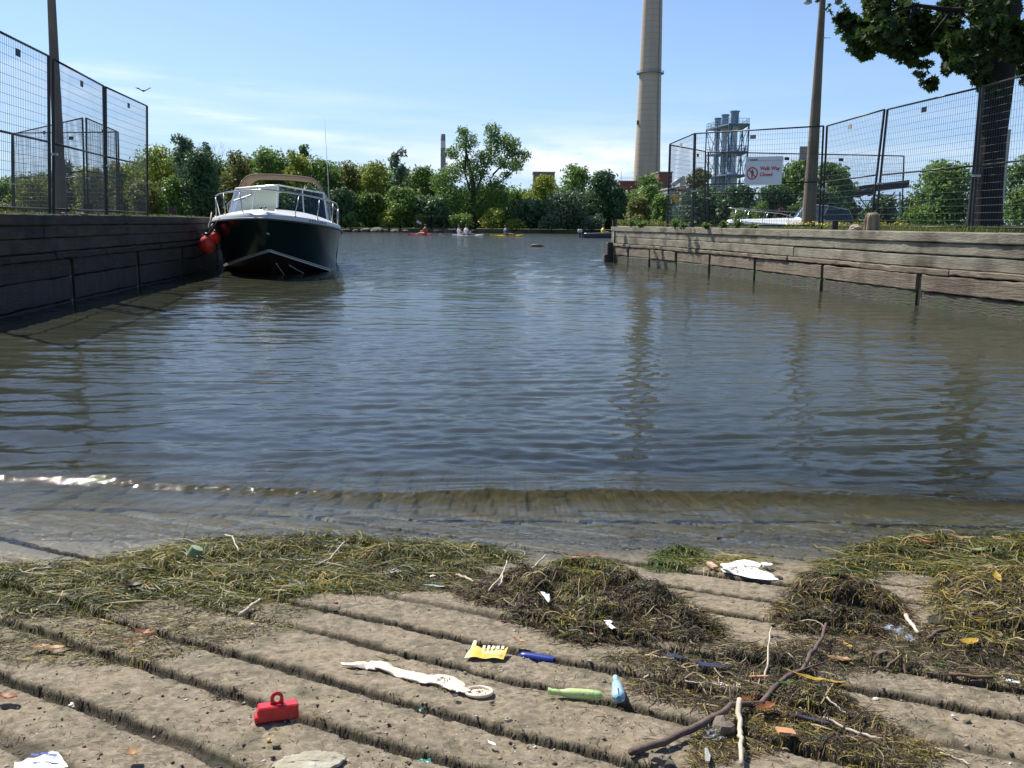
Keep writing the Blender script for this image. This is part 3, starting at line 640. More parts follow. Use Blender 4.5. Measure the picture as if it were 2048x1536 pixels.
# big open-crowned tree with limbs against the sky
def big_tree():
    Y = 93; b = far_base(945, Y); Z0 = b[2]
    B = [(933, 285, 26, 26), (925, 262, 14, 12), (905, 308, 22, 14), (985, 262, 20, 18), (990, 290, 24, 26), (972, 318, 30, 22), (1012, 278, 14, 16), (1025, 292, 20, 18), (1045, 312, 20, 16), (1030, 330, 22, 16), (1005, 325, 18, 16), (1012, 350, 16, 10), (1020, 308, 16, 14), (955, 345, 30, 24), (905, 345, 34, 22), (930, 325, 22, 16),
         (885, 365, 30, 26), (900, 395, 36, 30), (950, 385, 36, 30), (990, 380, 26, 30), (930, 420, 40, 28), (985, 415, 32, 24), (880, 430, 26, 24), (1005, 400, 22, 20)]
    r = np.random.default_rng(77); bl = []
    for px, py, rx, ry in B:
        p = at(px, py, Y); s = Y / FPX; bl.append((p.x - b[0], r.uniform(-1.2, 1.2), p.z - Z0, rx * s * .92, rx * s, ry * s * .92))
    e = empty('river_tree', b, label='big open crowned tree rising above all others between the two chimneys', cat='tree', group=G1)
    C, N_, S = blob_leaves(bl, 19000, .24, r, shell=.25); V, F = leaf_arrays(C, N_, S, r); raw('crown', V, F, LM['mid'], e)
    mb = MB(); mb.tube([(0, 0, -.3), (0, 0, 2.2), (.1, 0, 4.2), (-.6, 0, 7.3), (-.8, 0, 8.6)], [.42, .34, .24, .13, .05], 8)
    def P(px, py): q = at(px, py, Y); return (q.x - b[0], 0, q.z - Z0)
    for ch in ([(945, 400), (965, 350), (980, 310), (988, 262)], [(948, 420), (985, 380), (1010, 352), (1045, 318)], [(975, 372), (1005, 362), (1035, 335)], [(940, 380), (925, 330), (905, 308)], [(930, 345), (932, 300), (926, 268)], [(940, 430), (905, 400), (885, 370)], [(985, 350), (1010, 325), (1022, 298)]):
        n = len(ch); mb.tube([P(*c) for c in ch], [.11 * (1 - .85 * i / (n - 1)) for i in range(n)], 6)
    mb.build('trunk', MBARK, e, True)
big_tree()
# leafless tree
def bare(px, ytop, Y, seed):
    b = far_base(px, Y); h = at(px, ytop, Y).z - b[2]; r = random.Random(seed); mb = MB()
    e = empty('bare_tree', b, label='leafless grey treetop standing between the dark willow and the olive tree', cat='tree', group=G1)
    def br(p, d, L, rad, k):
        q = p + d * L; mb.tube([p, p + d * L * .5 + Vector((r.uniform(-.05, .05), 0, 0)), q], [rad, rad * .8, rad * .6], 4, cap=False)
        if k == 0: return
        for _ in range(3 if k > 2 else 2): br(q, (d + Vector((r.uniform(-.6, .6), r.uniform(-.5, .5), r.uniform(-.05, .35)))).normalized(), L * r.uniform(.6, .8), rad * .6, k - 1)
    br(Vector((0, 0, 0)), Vector((0, 0, 1)), h * .30, .13, 5)
    mb.build('trunk', pmat('dead_wood', (.20, .17, .14), rough=.9), e, True)
bare(447, 278, 94, 4)
# wood behind, seen only through the gaps
def woods(name, label, x0, x1, Y, hz, seed, leaf, size, n, prof=None):
    r = np.random.default_rng(seed); nb = 90; bl = []
    for k in range(nb):
        x = x0 + (x1 - x0) * (k + r.random()) / nb; h = hz * (.75 + .4 * vnoise(np.array([x * .11]), np.array([seed * 1.0]), 7)[0])
        if prof: pxx = 1024 + x / Y * FPX; h = (at(pxx, float(np.interp(pxx, [q[0] for q in prof], [q[1] for q in prof])), Y).z - .35) * (.84 + .16 * r.random())
        for f in (.2, .5, .8): bl.append((x, Y + r.uniform(-1.5, 2), h * f, 2.0, 1.6, h * .24))
    C, N_, S = blob_leaves(bl, n, size, r, shell=.15); V, F = leaf_arrays(C, N_, S, r); o = raw(name, V, F, LM[leaf]); tag(o, label=label, kind='stuff', cat='woodland')
woods('far_woods', 'mass of woodland behind the river bank trees', -64, 15, 103, 6.5, 3, 'mid', .36, 150000, [(0, 345), (150, 335), (250, 318), (350, 288), (480, 300), (560, 294), (640, 308), (700, 318), (860, 330), (900, 360), (1060, 366), (1250, 366)])
woods('far_woods', 'dark woodland filling in behind the right fence', 13, 60, 74, 2.9, 4, 'dark', .34, 14000)
# bank grass and rocks
r = np.random.default_rng(9); n = 9000; px_ = r.uniform(1225, 1345, n); Yg = r.uniform(63, 84, n); xg = (px_ - 1024) / FPX * Yg; zg = np.full(n, .35) + r.random(n) * .75
V, F = leaf_arrays(np.stack([xg, Yg, zg], 1), unit(r.normal(size=(n, 3)) * [1, 1, .2]), np.full(n, .45), r, LONGL); tag(raw('reeds', V, F, LM['olive']), label='tall reeds and grass on the bank beyond the quay corner', cat='reeds', kind='stuff')
MROCK = pmat('shore_rock', (.14, .12, .10), (.07, .06, .05), 1.5, rough=.9, bump=.7, bscale=4, dist=.1)
def rock(name, label, loc, s, seed, mat=MROCK, group=None, cat='rock', n=3):
    bm = __import__('bmesh').new(); __import__('bmesh').ops.create_icosphere(bm, subdivisions=n, radius=1.0); r = np.random.default_rng(seed); o1, o2, o3 = r.uniform(0, 90, 3)
    for v in bm.verts:
        c = v.co; f = 1 + .55 * float(fbm(np.array([c.x * 1.1 + o1]), np.array([c.y * 1.1 + c.z * 1.7 + o2]), seed, 3)[0]) * 2
        q = Vector((round(c.x * 2.3) / 2.3, round(c.y * 2.3) / 2.3, round(c.z * 2.3) / 2.3)); c2 = c.lerp(q, .45) * f; v.co = Vector((c2.x * s[0], c2.y * s[1], c2.z * s[2]))
    me = bpy.data.meshes.new(name); bm.to_mesh(me); bm.free(); me.materials.append(mat); o = bpy.data.objects.new(name, me); link(o); o.location = loc; o.rotation_euler = (0, 0, r.uniform(0, 6)); return tag(o, label=label, cat=cat, group=group)
RK = [(690, .5, 'rounded grey rock at the waterline nearest the boat rail'), (712, .45, 'low grey rock second from the boat rail'), (733, .7, 'tilted rock slab under the light green shrub'), (752, .85, 'largest pale rock slab on the far shore'), (768, .5, 'small rock right of the largest pale slab'), (790, .6, 'flat rock left of the red kayak'), (812, .4, 'small shore rock just behind the bow of the red kayak'),
      (880, .6, 'brown rock under the dark tree left of the rowers'), (903, .8, 'wide brown rock directly behind the rowers'), (940, .55, 'brown rock right of the rowers'), (1245, .4, 'rock on the bank beyond the quay corner')]
for i, (px, s, lb) in enumerate(RK):
    Y = 86.6 if px < 860 else 87.6
    if px > 1200: Y = 83
    p = atz(px, Y, .12); rock('shore_rock', lb, (p.x, Y, .12), (s * 1.25, s * .7, s * .38), 40 + i, group='rocks at the foot of the far bank', n=2)

# ---- near maple on the right bank
def maple():
    Y = 15.2; b = at(1968, 455, Y); b.z = TOPR - .05; r = np.random.default_rng(21); s = Y / FPX
    e = empty('maple_tree', b, label='large maple with a dark leaning trunk behind the right fence', cat='tree')
    B = [(1712, 60, 16, 16, .1), (1735, 100, 14, 12, 0), (1828, 118, 12, 10, 0), (1845, 105, 12, 12, .1), (1880, 60, 24, 24, .2), (1722, 40, 30, 36, 0), (1745, 15, 34, 30, .2), (1752, 75, 30, 30, -.2), (1783, 50, 34, 38, .1), (1800, 95, 26, 24, 0), (1770, 112, 16, 12, 0), (1815, 20, 38, 30, .4), (1855, 35, 38, 40, .3), (1862, 75, 26, 20, 0), (1885, 15, 34, 28, .5), (1905, 70, 26, 26, .3), (1898, 92, 16, 12, .1),
         (1930, 40, 28, 30, -.6), (1940, 85, 24, 26, -.8), (1912, 130, 17, 15, -.9), (1950, 115, 20, 20, -.8), (1960, 148, 14, 12, -.7), (1980, 60, 36, 40, -.7), (2010, 100, 24, 26, -.6), (2030, 130, 14, 12, -.5), (2020, 30, 34, 36, .2), (2035, 70, 22, 18, 0), (1925, 10, 40, 26, .4), (1975, 8, 40, 26, -.4), (1952, 25, 16, 14, -1), (2045, 120, 14, 12, .1)]
    bl = []
    for px, py, rx, ry, dy in B: p = at(px, py, Y + dy * 1.5); bl.append((p.x - b.x, dy * 1.5 + r.uniform(-.4, .4), p.z - b.z, rx * s, rx * s * 1.1, ry * s))
    C, N_, S = blob_leaves(bl, 15500, .115, r, shell=.2, up=.5); C = C + (fbm(C[:, 0] * 2.2, C[:, 2] * 2.2, 231, 2)[:, None] * 1.1) * np.array([1, 0, -1])
    big = [(r.uniform(-2.6, 3.8), r.uniform(-3, 3), r.uniform(4.9, 8.5), 1.1, 1.1, .8) for _ in range(26)]
    C2, N2, S2 = blob_leaves(big, 6000, .15, r, shell=.3, up=.5)
    V, F = leaf_arrays(np.concatenate([C, C2]), np.concatenate([N_, N2]), np.concatenate([S, S2]), r, MAPLE, fold=.25)
    raw('crown', V, F, LM['maple'], e)
    q = lambda px, py, dy=0: tuple(at(px, py, Y + dy) - b)
    mb = MB(); mb.tube([q(1966, 475), q(1968, 445), q(1973, 380), q(1982, 280), q(1994, 180), q(2004, 100), q(2012, 0), q(2018, -120), q(2020, -260)], [.34, .275, .245, .23, .235, .24, .22, .16, .06], 16)
    for ch in ([(2006, 60), (1960, 20), (1900, 20), (1830, 10), (1760, 30)], [(1998, 150), (1965, 120), (1935, 100), (1912, 128)], [(2008, 40), (1960, -40), (1880, -60)], [(1978, 168), (1955, 165), (1948, 150)], [(2000, 120), (2020, 110), (2032, 128)], [(1905, 22), (1880, 50), (1862, 72)], [(1830, 12), (1810, 60), (1795, 100)]):
        n = len(ch); mb.tube([q(*c) for c in ch], [.075 * (1 - .85 * i / (n - 1)) * (1 if len(ch) > 3 else .5) for i in range(n)], 6)
    mb.build('trunk', pmat('maple_bark', (.030, .023, .018), (.015, .012, .010), 5, rough=.97, bump=1, bscale=12, stretch=(1.6, 1.6, .22), dist=.05), e, True)
maple()
# twig of the same kind reaching in by the lamp arm
def shrubR(name, label, px, ytop, hw, Y, leaf, seed, n, size, **k): return tpx(name, label, px, ytop, hw, Y, leaf, seed, n=n, size=size, z=TOPR - .05, **k)
shrubR('bushy_tree', 'round bushy green tree left of the maple trunk behind the fence', 1880, 325, 72, 24.0, 'mid', 601, 7500, .11, nb=22, low=.12)
shrubR('bushy_tree', 'green tree at the far right edge beyond the maple trunk', 2052, 308, 62, 27.5, 'mid', 602, 6000, .13, nb=18, low=.1)
shrubR('bushy_tree', 'low dark bush between the conveyor bridge and the round bushy tree', 1822, 392, 38, 26, 'dark', 603, 2600, .10, nb=12)

# ================================================================== POWER STATION AND CHIMNEYS
MCON = pmat('chimney_concrete', (.40, .36, .30), (.33, .295, .245), .06, rough=.92, c3=(.27, .24, .20), s3=.03, stretch=(1, 1, .35))
def ringmat():
    m = bpy.data.materials.new('chimney_shell'); m.use_nodes = True; nt = m.node_tree; N = nt.nodes; L = nt.links; b = N['Principled BSDF']; b.inputs['Roughness'].default_value = .93
    tc = N.new('ShaderNodeTexCoord'); sp = N.new('ShaderNodeSeparateXYZ'); L.new(tc.outputs['Object'], sp.inputs[0])
    md = N.new('ShaderNodeMath'); md.operation = 'PINGPONG'; md.inputs[1].default_value = 1.75; L.new(sp.outputs[2], md.inputs[0])
    lt = N.new('ShaderNodeMapRange'); lt.inputs[1].default_value = .10; lt.inputs[2].default_value = .35; L.new(md.outputs[0], lt.inputs[0])
    n = N.new('ShaderNodeTexNoise'); n.inputs['Scale'].default_value = .18; n.inputs['Detail'].default_value = 6; mp = N.new('ShaderNodeMapping'); mp.inputs['Scale'].default_value = (1.2, 1.2, .18); L.new(tc.outputs['Object'], mp.inputs[0]); L.new(mp.outputs[0], n.inputs['Vector'])
    r = N.new('ShaderNodeMapRange'); r.inputs[1].default_value = .35; r.inputs[2].default_value = .65; L.new(n.outputs[0], r.inputs[0])
    a = N.new('ShaderNodeMix'); a.data_type = 'RGBA'; L.new(r.outputs[0], a.inputs[0]); a.inputs[6].default_value = (.52, .42, .30, 1); a.inputs[7].default_value = (.43, .345, .25, 1)
    c = N.new('ShaderNodeMix'); c.data_type = 'RGBA'; L.new(lt.outputs[0], c.inputs[0]); c.inputs[6].default_value = (.38, .32, .25, 1); L.new(a.outputs[2], c.inputs[7]); L.new(c.outputs[2], b.inputs['Base Color'])
    return m
MRING = ringmat()
def chimney():
    Y = 590.; b = atz(1290.5, Y, 1.0); s = Y / FPX
    e = empty('tall_chimney', b, label='huge tapering concrete chimney running out of the top of the picture', cat='chimney')
    def rad(py): return {360: 25.8, 200: 21.6, 0: 18.2, -235: 15.2}[py] * s
    pts = [(27.5, 450), (25.8, 360), (23.6, 270), (21.6, 180), (20.0, 90), (18.4, 0), (16.9, -110), (15.6, -235)]
    prof = [(r * s, at(1290, y, Y).z - b.z) for r, y in pts]; pr = []
    for (r0, z0), (r1, z1) in zip(prof, prof[1:]):
        for k in range(8): f = k / 8; pr.append((r0 + (r1 - r0) * f, z0 + (z1 - z0) * f))
    pr.append(prof[-1]); mb = MB(); mb.lathe(pr, n=64); mb.build('shaft', MRING, e, True)
    z = at(1290, 147, Y).z - b.z; mb = MB(); rr = 20.9 * s
    mb.lathe([(rr, z - .3), (rr + 1.7, z - .3), (rr + 1.7, z), (rr, z)], n=48)
    for k in range(28):
        a = k / 28 * 6.283; mb.tube([((rr + 1.6) * math.cos(a), (rr + 1.6) * math.sin(a), z), ((rr + 1.6) * math.cos(a), (rr + 1.6) * math.sin(a), z + 1.3)], .09, 4)
    for zz in (.65, 1.3): mb.tube([((rr + 1.6) * math.cos(k / 28 * 6.283), (rr + 1.6) * math.sin(k / 28 * 6.283), z + zz) for k in range(29)], .08, 4)
    mb.build('gallery', pmat('grey_steel', (.20, .22, .24), rough=.6, metal=.3), e)
    zz = at(1290, 246, Y).z - b.z; mb = MB(); rw = 23.2 * s; a = math.radians(200); mb.box((rw * math.cos(a), rw * math.sin(a), zz), (.9, 1.5, 2.6), rz=a); mb.build('window', pmat('black_opening', (.02, .02, .02), rough=.8), e)
    mb = MB(); a = math.radians(-52)
    for da in (-.02, .02): mb.tube([((prof[i][0] + .35) * math.cos(a + da), (prof[i][0] + .35) * math.sin(a + da), prof[i][1]) for i in range(len(prof))], .11, 4)
    mb.build('ladder', _mc['grey_steel'], e)
chimney()
def small_chimney():
    Y = 900.; b = atz(887, Y, 1.0); s = Y / FPX; e = empty('distant_chimney', b, label='slim distant chimney with a white band above the tree line', cat='chimney')
    z = lambda y: at(887, y, Y).z - b.z
    mb = MB(); mb.lathe([(5.6 * s, 0), (5.2 * s, z(330)), (4.9 * s, z(296))], n=32); mb.build('lower_shaft', pmat('grey_masonry', (.27, .245, .225), rough=.9), e, True)
    mb = MB(); mb.lathe([(4.93 * s, z(296)), (4.8 * s, z(282))], n=32); mb.build('white_band', pmat('white_paint_old', (.62, .60, .57), rough=.8), e, True)
    mb = MB(); mb.lathe([(4.8 * s, z(282)), (4.6 * s, z(268.5)), (3.6 * s, z(268)), (3.6 * s, z(275))], n=32); mb.build('upper_shaft', _mc['grey_masonry'], e, True)
small_chimney()
def stacks():
    Y = 300.; s = Y / FPX; b = atz(1455, Y, 1.0); e = empty('stack_frame', b, label='blue steel frame with platforms carrying three metal stacks', cat='steel frame')
    def P(px, py, dy=0): q = at(px, py, Y + dy); return Vector((q.x - b.x, dy, q.z - b.z))
    MST = pmat('galvanised_stack', (.66, .67, .67), (.40, .42, .43), .35, rough=.5, metal=.1); MTP = pmat('stack_cap_steel', (.24, .31, .36), (.17, .22, .27), .6, rough=.6, metal=.3); MB_ = pmat('blue_steel', (.075, .16, .24), (.05, .11, .17), 1, rough=.6)
    for px, yt, hw, dy in ((1470, 222, 8.5, 0), (1451, 229, 7.2, 7), (1436, 236, 6.4, 13)):
        t = empty('stack', (0, 0, 0)); t.parent = e; k = (Y + dy) / FPX; c = P(px, yt, dy); zt = c.z; zb = P(px, 390, dy).z; zm = P(px, yt + 28, dy).z; zc = P(px, 344, dy).z
        mb = MB(); mb.lathe([(hw * k * .80, zc), (hw * k * .78, zm)], (c.x, dy, 0), 24); mb.lathe([(hw * k * 1.25, zb), (hw * k * 1.25, zc - .9), (hw * k * .8, zc)], (c.x, dy, 0), 24)
        for j in range(5): z_ = zc + (zm - zc) * (j + .5) / 5; mb.lathe([(hw * k * .80, z_), (hw * k * .88, z_ + .05), (hw * k * .88, z_ + .3), (hw * k * .80, z_ + .35)], (c.x, dy, 0), 24)
        mb.build('shaft', MST, t, True, 40)
        mb = MB(); mb.lathe([(hw * k * .78, zm), (hw * k * .93, zm + .3), (hw * k * .93, zt - .5), (hw * k * 1.12, zt - .35), (hw * k * 1.12, zt), (hw * k * .85, zt), (hw * k * .85, zt - 2)], (c.x, dy, 0), 24); mb.build('cap', MTP, t, True, 40)
    mb = MB(); xs_ = [P(1413, 300, 12).x, P(1438, 300, 8).x, P(1461, 300, 2).x, P(1497, 300, 0).x]
    zt = P(1497, 250).z
    cols = [(P(1413, 262, 14), 14), (P(1424, 260, 12), 4), (P(1446, 250, 10), -3), (P(1457, 247, -3), -4), (P(1497, 246, -3), -4), (P(1487, 246, 8), 9), (P(1476, 246, 10), 14)]
    C_ = [(c.x, dy) for c, dy in cols]
    for x, y in C_: mb.tube([(x, y, 0), (x, y, zt)], .26, 4)
    lv = [P(1470, py).z for py in (252, 306, 352, 396)] + [3.0]
    for i in range(len(C_)):
        a_, b2 = C_[i], C_[(i + 1) % len(C_)]
        for z in lv: mb.tube([(a_[0], a_[1], z), (b2[0], b2[1], z)], .24, 4)
        for z0, z1 in zip(lv, lv[1:]):
            mb.tube([(a_[0], a_[1], z0), ((a_[0] + b2[0]) / 2, (a_[1] + b2[1]) / 2, z1)], .12, 4); mb.tube([(b2[0], b2[1], z0), ((a_[0] + b2[0]) / 2, (a_[1] + b2[1]) / 2, z1)], .12, 4)
    r = random.Random(5)
    for k in range(16):
        x = r.uniform(C_[0][0] + 1, C_[4][0] - 1); mb.tube([(x, r.uniform(-3, 9), 0), (x, r.uniform(-3, 9), lv[r.choice((0, 1, 1))])], .10, 4)
    mb.build('steelwork', MB_, e)
    mb = MB(); hull = [C_[0], C_[1], C_[3], C_[4], C_[5], C_[6]]
    for z, th in ((lv[0], .45), (lv[1], .35), (lv[2], .35)):
        n = len(hull); mb.add([(x, y, z) for x, y in hull] + [(x, y, z + th) for x, y in hull], [tuple(range(n)), tuple(range(2 * n - 1, n - 1, -1))] + [(i, (i + 1) % n, (i + 1) % n + n, i + n) for i in range(n)])
    mb.build('platform', MTP, e)
    mb = MB()
    for z in (lv[0], lv[1]):
        for i in range(len(hull)):
            a_, b2 = hull[i], hull[(i + 1) % len(hull)]
            for h in (1.1, 2.0): mb.tube([(a_[0], a_[1], z + h), (b2[0], b2[1], z + h)], .07, 4)
            for k in range(7): f = k / 6; x = a_[0] + (b2[0] - a_[0]) * f; y = a_[1] + (b2[1] - a_[1]) * f; mb.tube([(x, y, z), (x, y, z + 2.0)], .07, 4)
    mb.build('railing', MB_, e)
stacks()
MBRK = pmat('red_brick', (.24, .095, .065), (.17, .07, .05), .8, rough=.9)
def slab(name, label, x0, x1, ytop, Y, mat, cat, dep=25, rail=False, roof=None):
    a = atz(x0, Y, 1); b = atz(x1, Y, 1); zt = at((x0 + x1) / 2, ytop, Y).z; e = empty(name, ((a.x + b.x) / 2, Y, 0.3), label=label, cat=cat)
    w = b.x - a.x; h = zt - .3; mb = MB(); mb.box((0, dep / 2, h / 2), (w, dep, h)); mb.build('wall', mat, e)
    mb = MB(); mb.box((0, dep / 2, h + .25), (w + .8, dep + .8, .5)); mb.build('roof', roof or pmat('roof_edge', (.34, .31, .29), rough=.8), e)
    n = max(2, int(w / 4))
    for k in range(n): wm = MB(); wm.box((-w / 2 + w * (k + .5) / n, -.04, h * .72), (w / n * .45, .08, h * .22)); wm.build('window', pmat('dark_window', (.04, .05, .06), rough=.2), e)
    if rail:
        mb = MB()
        for z in (1.0, 1.9): mb.tube([(-w / 2, 0, h + .5 + z), (w / 2, 0, h + .5 + z)], .10, 4)
        for k in range(9): x = -w / 2 + w * k / 8; mb.tube([(x, 0, h + .5), (x, 0, h + 2.4)], .09, 4)
        mb.tube([(-w / 2 + .5, 0, h), (-w / 2 + .5, 0, h + 6)], .14, 6); mb.build('railing', pmat('pale_steel', (.5, .52, .55), rough=.5), e)
    return e
slab('brick_building', 'red brick block with a roof railing left of the tall chimney foot', 1238, 1276, 363, 520, MBRK, 'building', rail=True)
slab('brick_building', 'red brick building right of the tall chimney foot', 1314, 1341, 345, 500, MBRK, 'building')
slab('brick_building', 'flat brown roofed building showing above the trees left of the chimney', 1066, 1108, 345, 560, pmat('brown_brick', (.22, .14, .11), rough=.9), 'building')
slab('industrial_shed', 'grey industrial shed behind the corner of the right fence', 1338, 1400, 378, 330, pmat('grey_cladding', (.26, .25, .25), (.20, .2, .2), .5, rough=.7), 'shed')
slab('industrial_shed', 'long pale shed glimpsed low through the right fence', 1450, 1560, 402, 340, pmat('pale_cladding', (.45, .42, .42), (.36, .33, .33), .3, rough=.7), 'shed')
def tank():
    Y = 320.; b = atz(1362, Y, .4); e = empty('pipe_tank', b, label='white tank with a sloping silver duct beside the red brick building', cat='tank'); s = Y / FPX
    z = at(1362, 352, Y).z - .4; mb = MB(); mb.lathe([(5 * s, 0), (5 * s, z - 1), (3 * s, z), (0, z)], n=24); mb.build('shell', _mc['white_paint_old'], e, True, 40)
    mb = MB(); mb.tube([(-20 * s, 0, z - 3.2), (-12 * s, 0, z - 2.0), (-2 * s, 0, z - 1)], .9, 10); mb.build('duct', _mc['galvanised_stack'], e, True)
    mb = MB(); mb.box((2 * s, -3, z - 5.0), (30 * s, 1.2, 1.3)); mb.build('orange_beam', pmat('orange_paint', (.62, .22, .06), rough=.6), e)
tank()
b = atz(1354, 300, .4); zl = at(1354, 392, 300).z; e = empty('yellow_loader', (b.x, 300, .4), label='small yellow machine low behind the first right fence panel', cat='machine'); MY = pmat('machine_yellow', (.65, .42, .03), rough=.5)
mb = MB(); mb.box((0, 0, zl - .4), (5.2, 2.5, .8), bev=.1); mb.build('cab_roof', MY, e); mb = MB(); mb.box((0, 0, zl - 2.0), (4.4, 2.0, 2.2), bev=.1); mb.build('cab', MY, e)
for k in (-1.6, 1.6): mb = MB(); mb.tube([(k, -1.1, .5), (k, 1.1, .5)], .55, 12); mb.build('wheel', pmat('tyre', (.02, .02, .02), rough=.8), e)
def conveyor():
    Y = 118.; e0 = atz(1640, Y, .4); e = empty('conveyor_bridge', (e0.x, Y, .4), label='dark covered conveyor bridge on thin crossed legs', cat='conveyor')
    q = lambda px, py, dy=0: Vector((at(px, py, Y + dy).x - e0.x, dy, at(px, py, Y + dy).z - .4))
    a = q(1655, 391); c = q(1720, 379); d = q(1812, 368); MD = pmat('dark_conveyor', (.035, .033, .036), (.06, .055, .055), .6, rough=.8)
    mb = MB()
    for p0, p1, h in ((a, c, .85), (c, d, .95)): mb.add([p0 + Vector((0, y, z)) for y in (-1, 1) for z in (-h / 2, h / 2)] + [p1 + Vector((0, y, z)) for y in (-1, 1) for z in (-h / 2, h / 2)], [(0, 4, 5, 1), (2, 3, 7, 6), (1, 5, 7, 3), (0, 2, 6, 4), (0, 1, 3, 2), (4, 6, 7, 5)])
    mb.build('gallery', MD, e)
    mb = MB(); rr = random.Random(3); pts = [q(1690 + k * 6, 384 - k * .8 + rr.uniform(0, 4)) for k in range(9)]; mb.tube([p + Vector((0, -1.1, -.3)) for p in pts], [.3 + rr.uniform(0, .25) for _ in pts], 7); mb.build('hanging_sheet', MD, e, True)
    mb = MB()
    for x0, x1 in ((1712, 1745), (1752, 1722), (1745, 1790), (1790, 1752), (1800, 1800), (1700, 1706)): mb.tube([q(x0, 384), q(x1, 432)], .10, 4)
    mb.tube([q(1712, 402), q(1800, 398)], .08, 4); mb.build('legs', pmat('weathered_steel', (.24, .25, .26), rough=.6), e)
conveyor()
# ================================================================== FENCES
MPOST = pmat('fence_dark_paint', (.018, .024, .024), (.035, .03, .022), 6, rough=.45, metal=.3)
MWIRE = pmat('fence_wire', (.07, .075, .075), rough=.5, metal=.4)
MTAG = pmat('fence_tag_plate', (.30, .28, .22), (.2, .19, .15), 30, rough=.6)
MTAGD = pmat('fence_tag_dark', (.03, .03, .03), rough=.6)
def fence_panel(label, b0, t0, b1, t1, group, tagm=MTAG, tagf=.5, tagw=.13):
    """b/t: foot and head of the two posts (world points); every panel is frame + mesh + tag"""
    e = empty('fence_panel', b0, label=label, cat='fence panel', group=group)
    P = lambda u, v: (b0.lerp(b1, u)).lerp(t0.lerp(t1, u), v) - b0
    L = (b1 - b0).length; Hh = (t0 - b0).length; mb = MB()
    for u in (0, 1):
        mb = MB(); mb.tube([P(u, -.0), P(u, 1.0)], .021, 8); mb.build('post', MPOST, e, True, 50)
    for v_, r_ in ((1, .015), (.045, .013), (.47, .014)):
        mb = MB(); mb.tube([P(0, v_), P(1, v_)], r_, 8); mb.build('rail', MPOST, e, True)
    V = []; Fc = []
    def wire(p, q, r_=.0023):
        d = (q - p).normalized(); u = d.orthogonal().normalized(); w = d.cross(u); n = len(V)
        for c in (p, q):
            for k in range(3): a = 2.094 * k; V.append(c + (u * math.cos(a) + w * math.sin(a)) * r_)
        for k in range(3): Fc.append((n + k, n + (k + 1) % 3, n + 3 + (k + 1) % 3, n + 3 + k))
    nu = max(6, int(L / .052)); nv = int(Hh / .105)
    for k in range(1, nu): wire(P(k / nu, .045), P(k / nu, 1))
    nrm = (P(1, 0)).cross(P(0, 1)).normalized() * .005
    for k in range(1, nv): v = .045 + .955 * k / nv; wire(P(0, v) + nrm, P(1, v) + nrm)
    raw('wire_mesh', np.array([tuple(v) for v in V]), Fc, MWIRE, e)
    mb = MB(); c = P(tagf, 1 - .075 / 1.0 * .9); ux = P(1, 0).normalized(); uz = P(0, 1).normalized(); ny = nrm.normalized()
    c = c + ny * .012
    vs = [c + ux * (x * tagw / 2) + uz * (z * .040) + ny * (y * .003) for z in (-1, 1) for y in (-1, 1) for x in (-1, 1)]
    mb.add(vs, [(0, 2, 3, 1), (4, 5, 7, 6), (0, 1, 5, 4), (2, 6, 7, 3), (0, 4, 6, 2), (1, 3, 7, 5)]); mb.build('tag_plate', tagm, e)
    mb = MB(); 
    for u in (0.0,): mb.box(P(u, .40) , (.10, .05, .03)); mb.tube([P(u, .40) + Vector((-.06, -.02, 0)), P(u, .40) + Vector((.06, -.02, 0))], .006, 5)
    mb.build('clamp', pmat('clamp_steel', (.45, .45, .45), rough=.4, metal=.8), e)
    return e
def FP(label, x0, yt0, xb0, Y0_, x1, yt1, xb1, Y1_, zb, group, **k):
    t0 = at(x0, yt0, Y0_); t1 = at(x1, yt1, Y1_); b0 = atz(xb0, Y0_, zb); b1 = atz(xb1, Y1_, zb); return fence_panel(label, b0, t0, b1, t1, group, **k)
GL = 'mesh fence panels on the left quay'; GRR = 'mesh fence panels on the right quay'
FP('left fence panel nearest the camera, cut by the picture edge', -78, 25, -86, 9.2, 97, 112, 100, 11.7, TOPL - .02, GL, tagm=MTAGD, tagf=.58)
FP('left fence panel directly behind the left lamp pole', 106, 118, 108, 11.8, 207, 172, 212, 14.4, TOPL - .02, GL, tagm=MTAGD)
FP('last left fence panel, ending in a free post near the boat', 211, 174, 214, 14.5, 294, 212, 295, 17.0, TOPL - .02, GL, tagm=MTAGD)
FP('inner left fence panel leaning up towards the pole', 24, 268, 26, 22.5, 165, 236, 171, 19.4, TOPL - .02, GL, tagm=MTAGD)
FP('inner left fence panel falling away right of its double post', 172, 236, 177, 19.5, 232, 262, 236, 22.0, TOPL - .02, GL, tagm=MTAGD)
FP('rearmost left fence panel closing off the walkway', 26, 266, 30, 22.9, 236, 264, 240, 22.4, TOPL - .02, GL, tagm=MTAGD, tagf=.56)
FP('narrow angled right fence panel at the outer corner', 1340, 288, 1334, 21.5, 1389, 267, 1384, 19.9, TOPR - .03, GRR)
FP('right fence panel that carries the walk way closed sign', 1391, 267, 1386, 19.85, 1647, 252, 1638, 17.9, TOPR - .03, GRR, tagf=.48)
FP('right fence panel between the pole and the wooden bollard', 1654, 252, 1644, 17.8, 1769, 219, 1741, 15.8, TOPR - .03, GRR, tagf=.45)
FP('wide right fence panel left of the maple trunk', 1775, 219, 1750, 15.7, 1961, 175, 1937, 13.35, TOPR - .03, GRR, tagm=MTAGD, tagf=.45)
FP('nearest right fence panel in front of the maple trunk', 1967, 173, 1944, 13.25, 2190, 112, 2168, 11.2, TOPR - .03, GRR)
FP('rear right fence panel running back from the outer corner', 1341, 290, 1336, 21.7, 1411, 303, 1409, 23.7, TOPR - .03, GRR, tagm=MTAGD, tagf=.75)
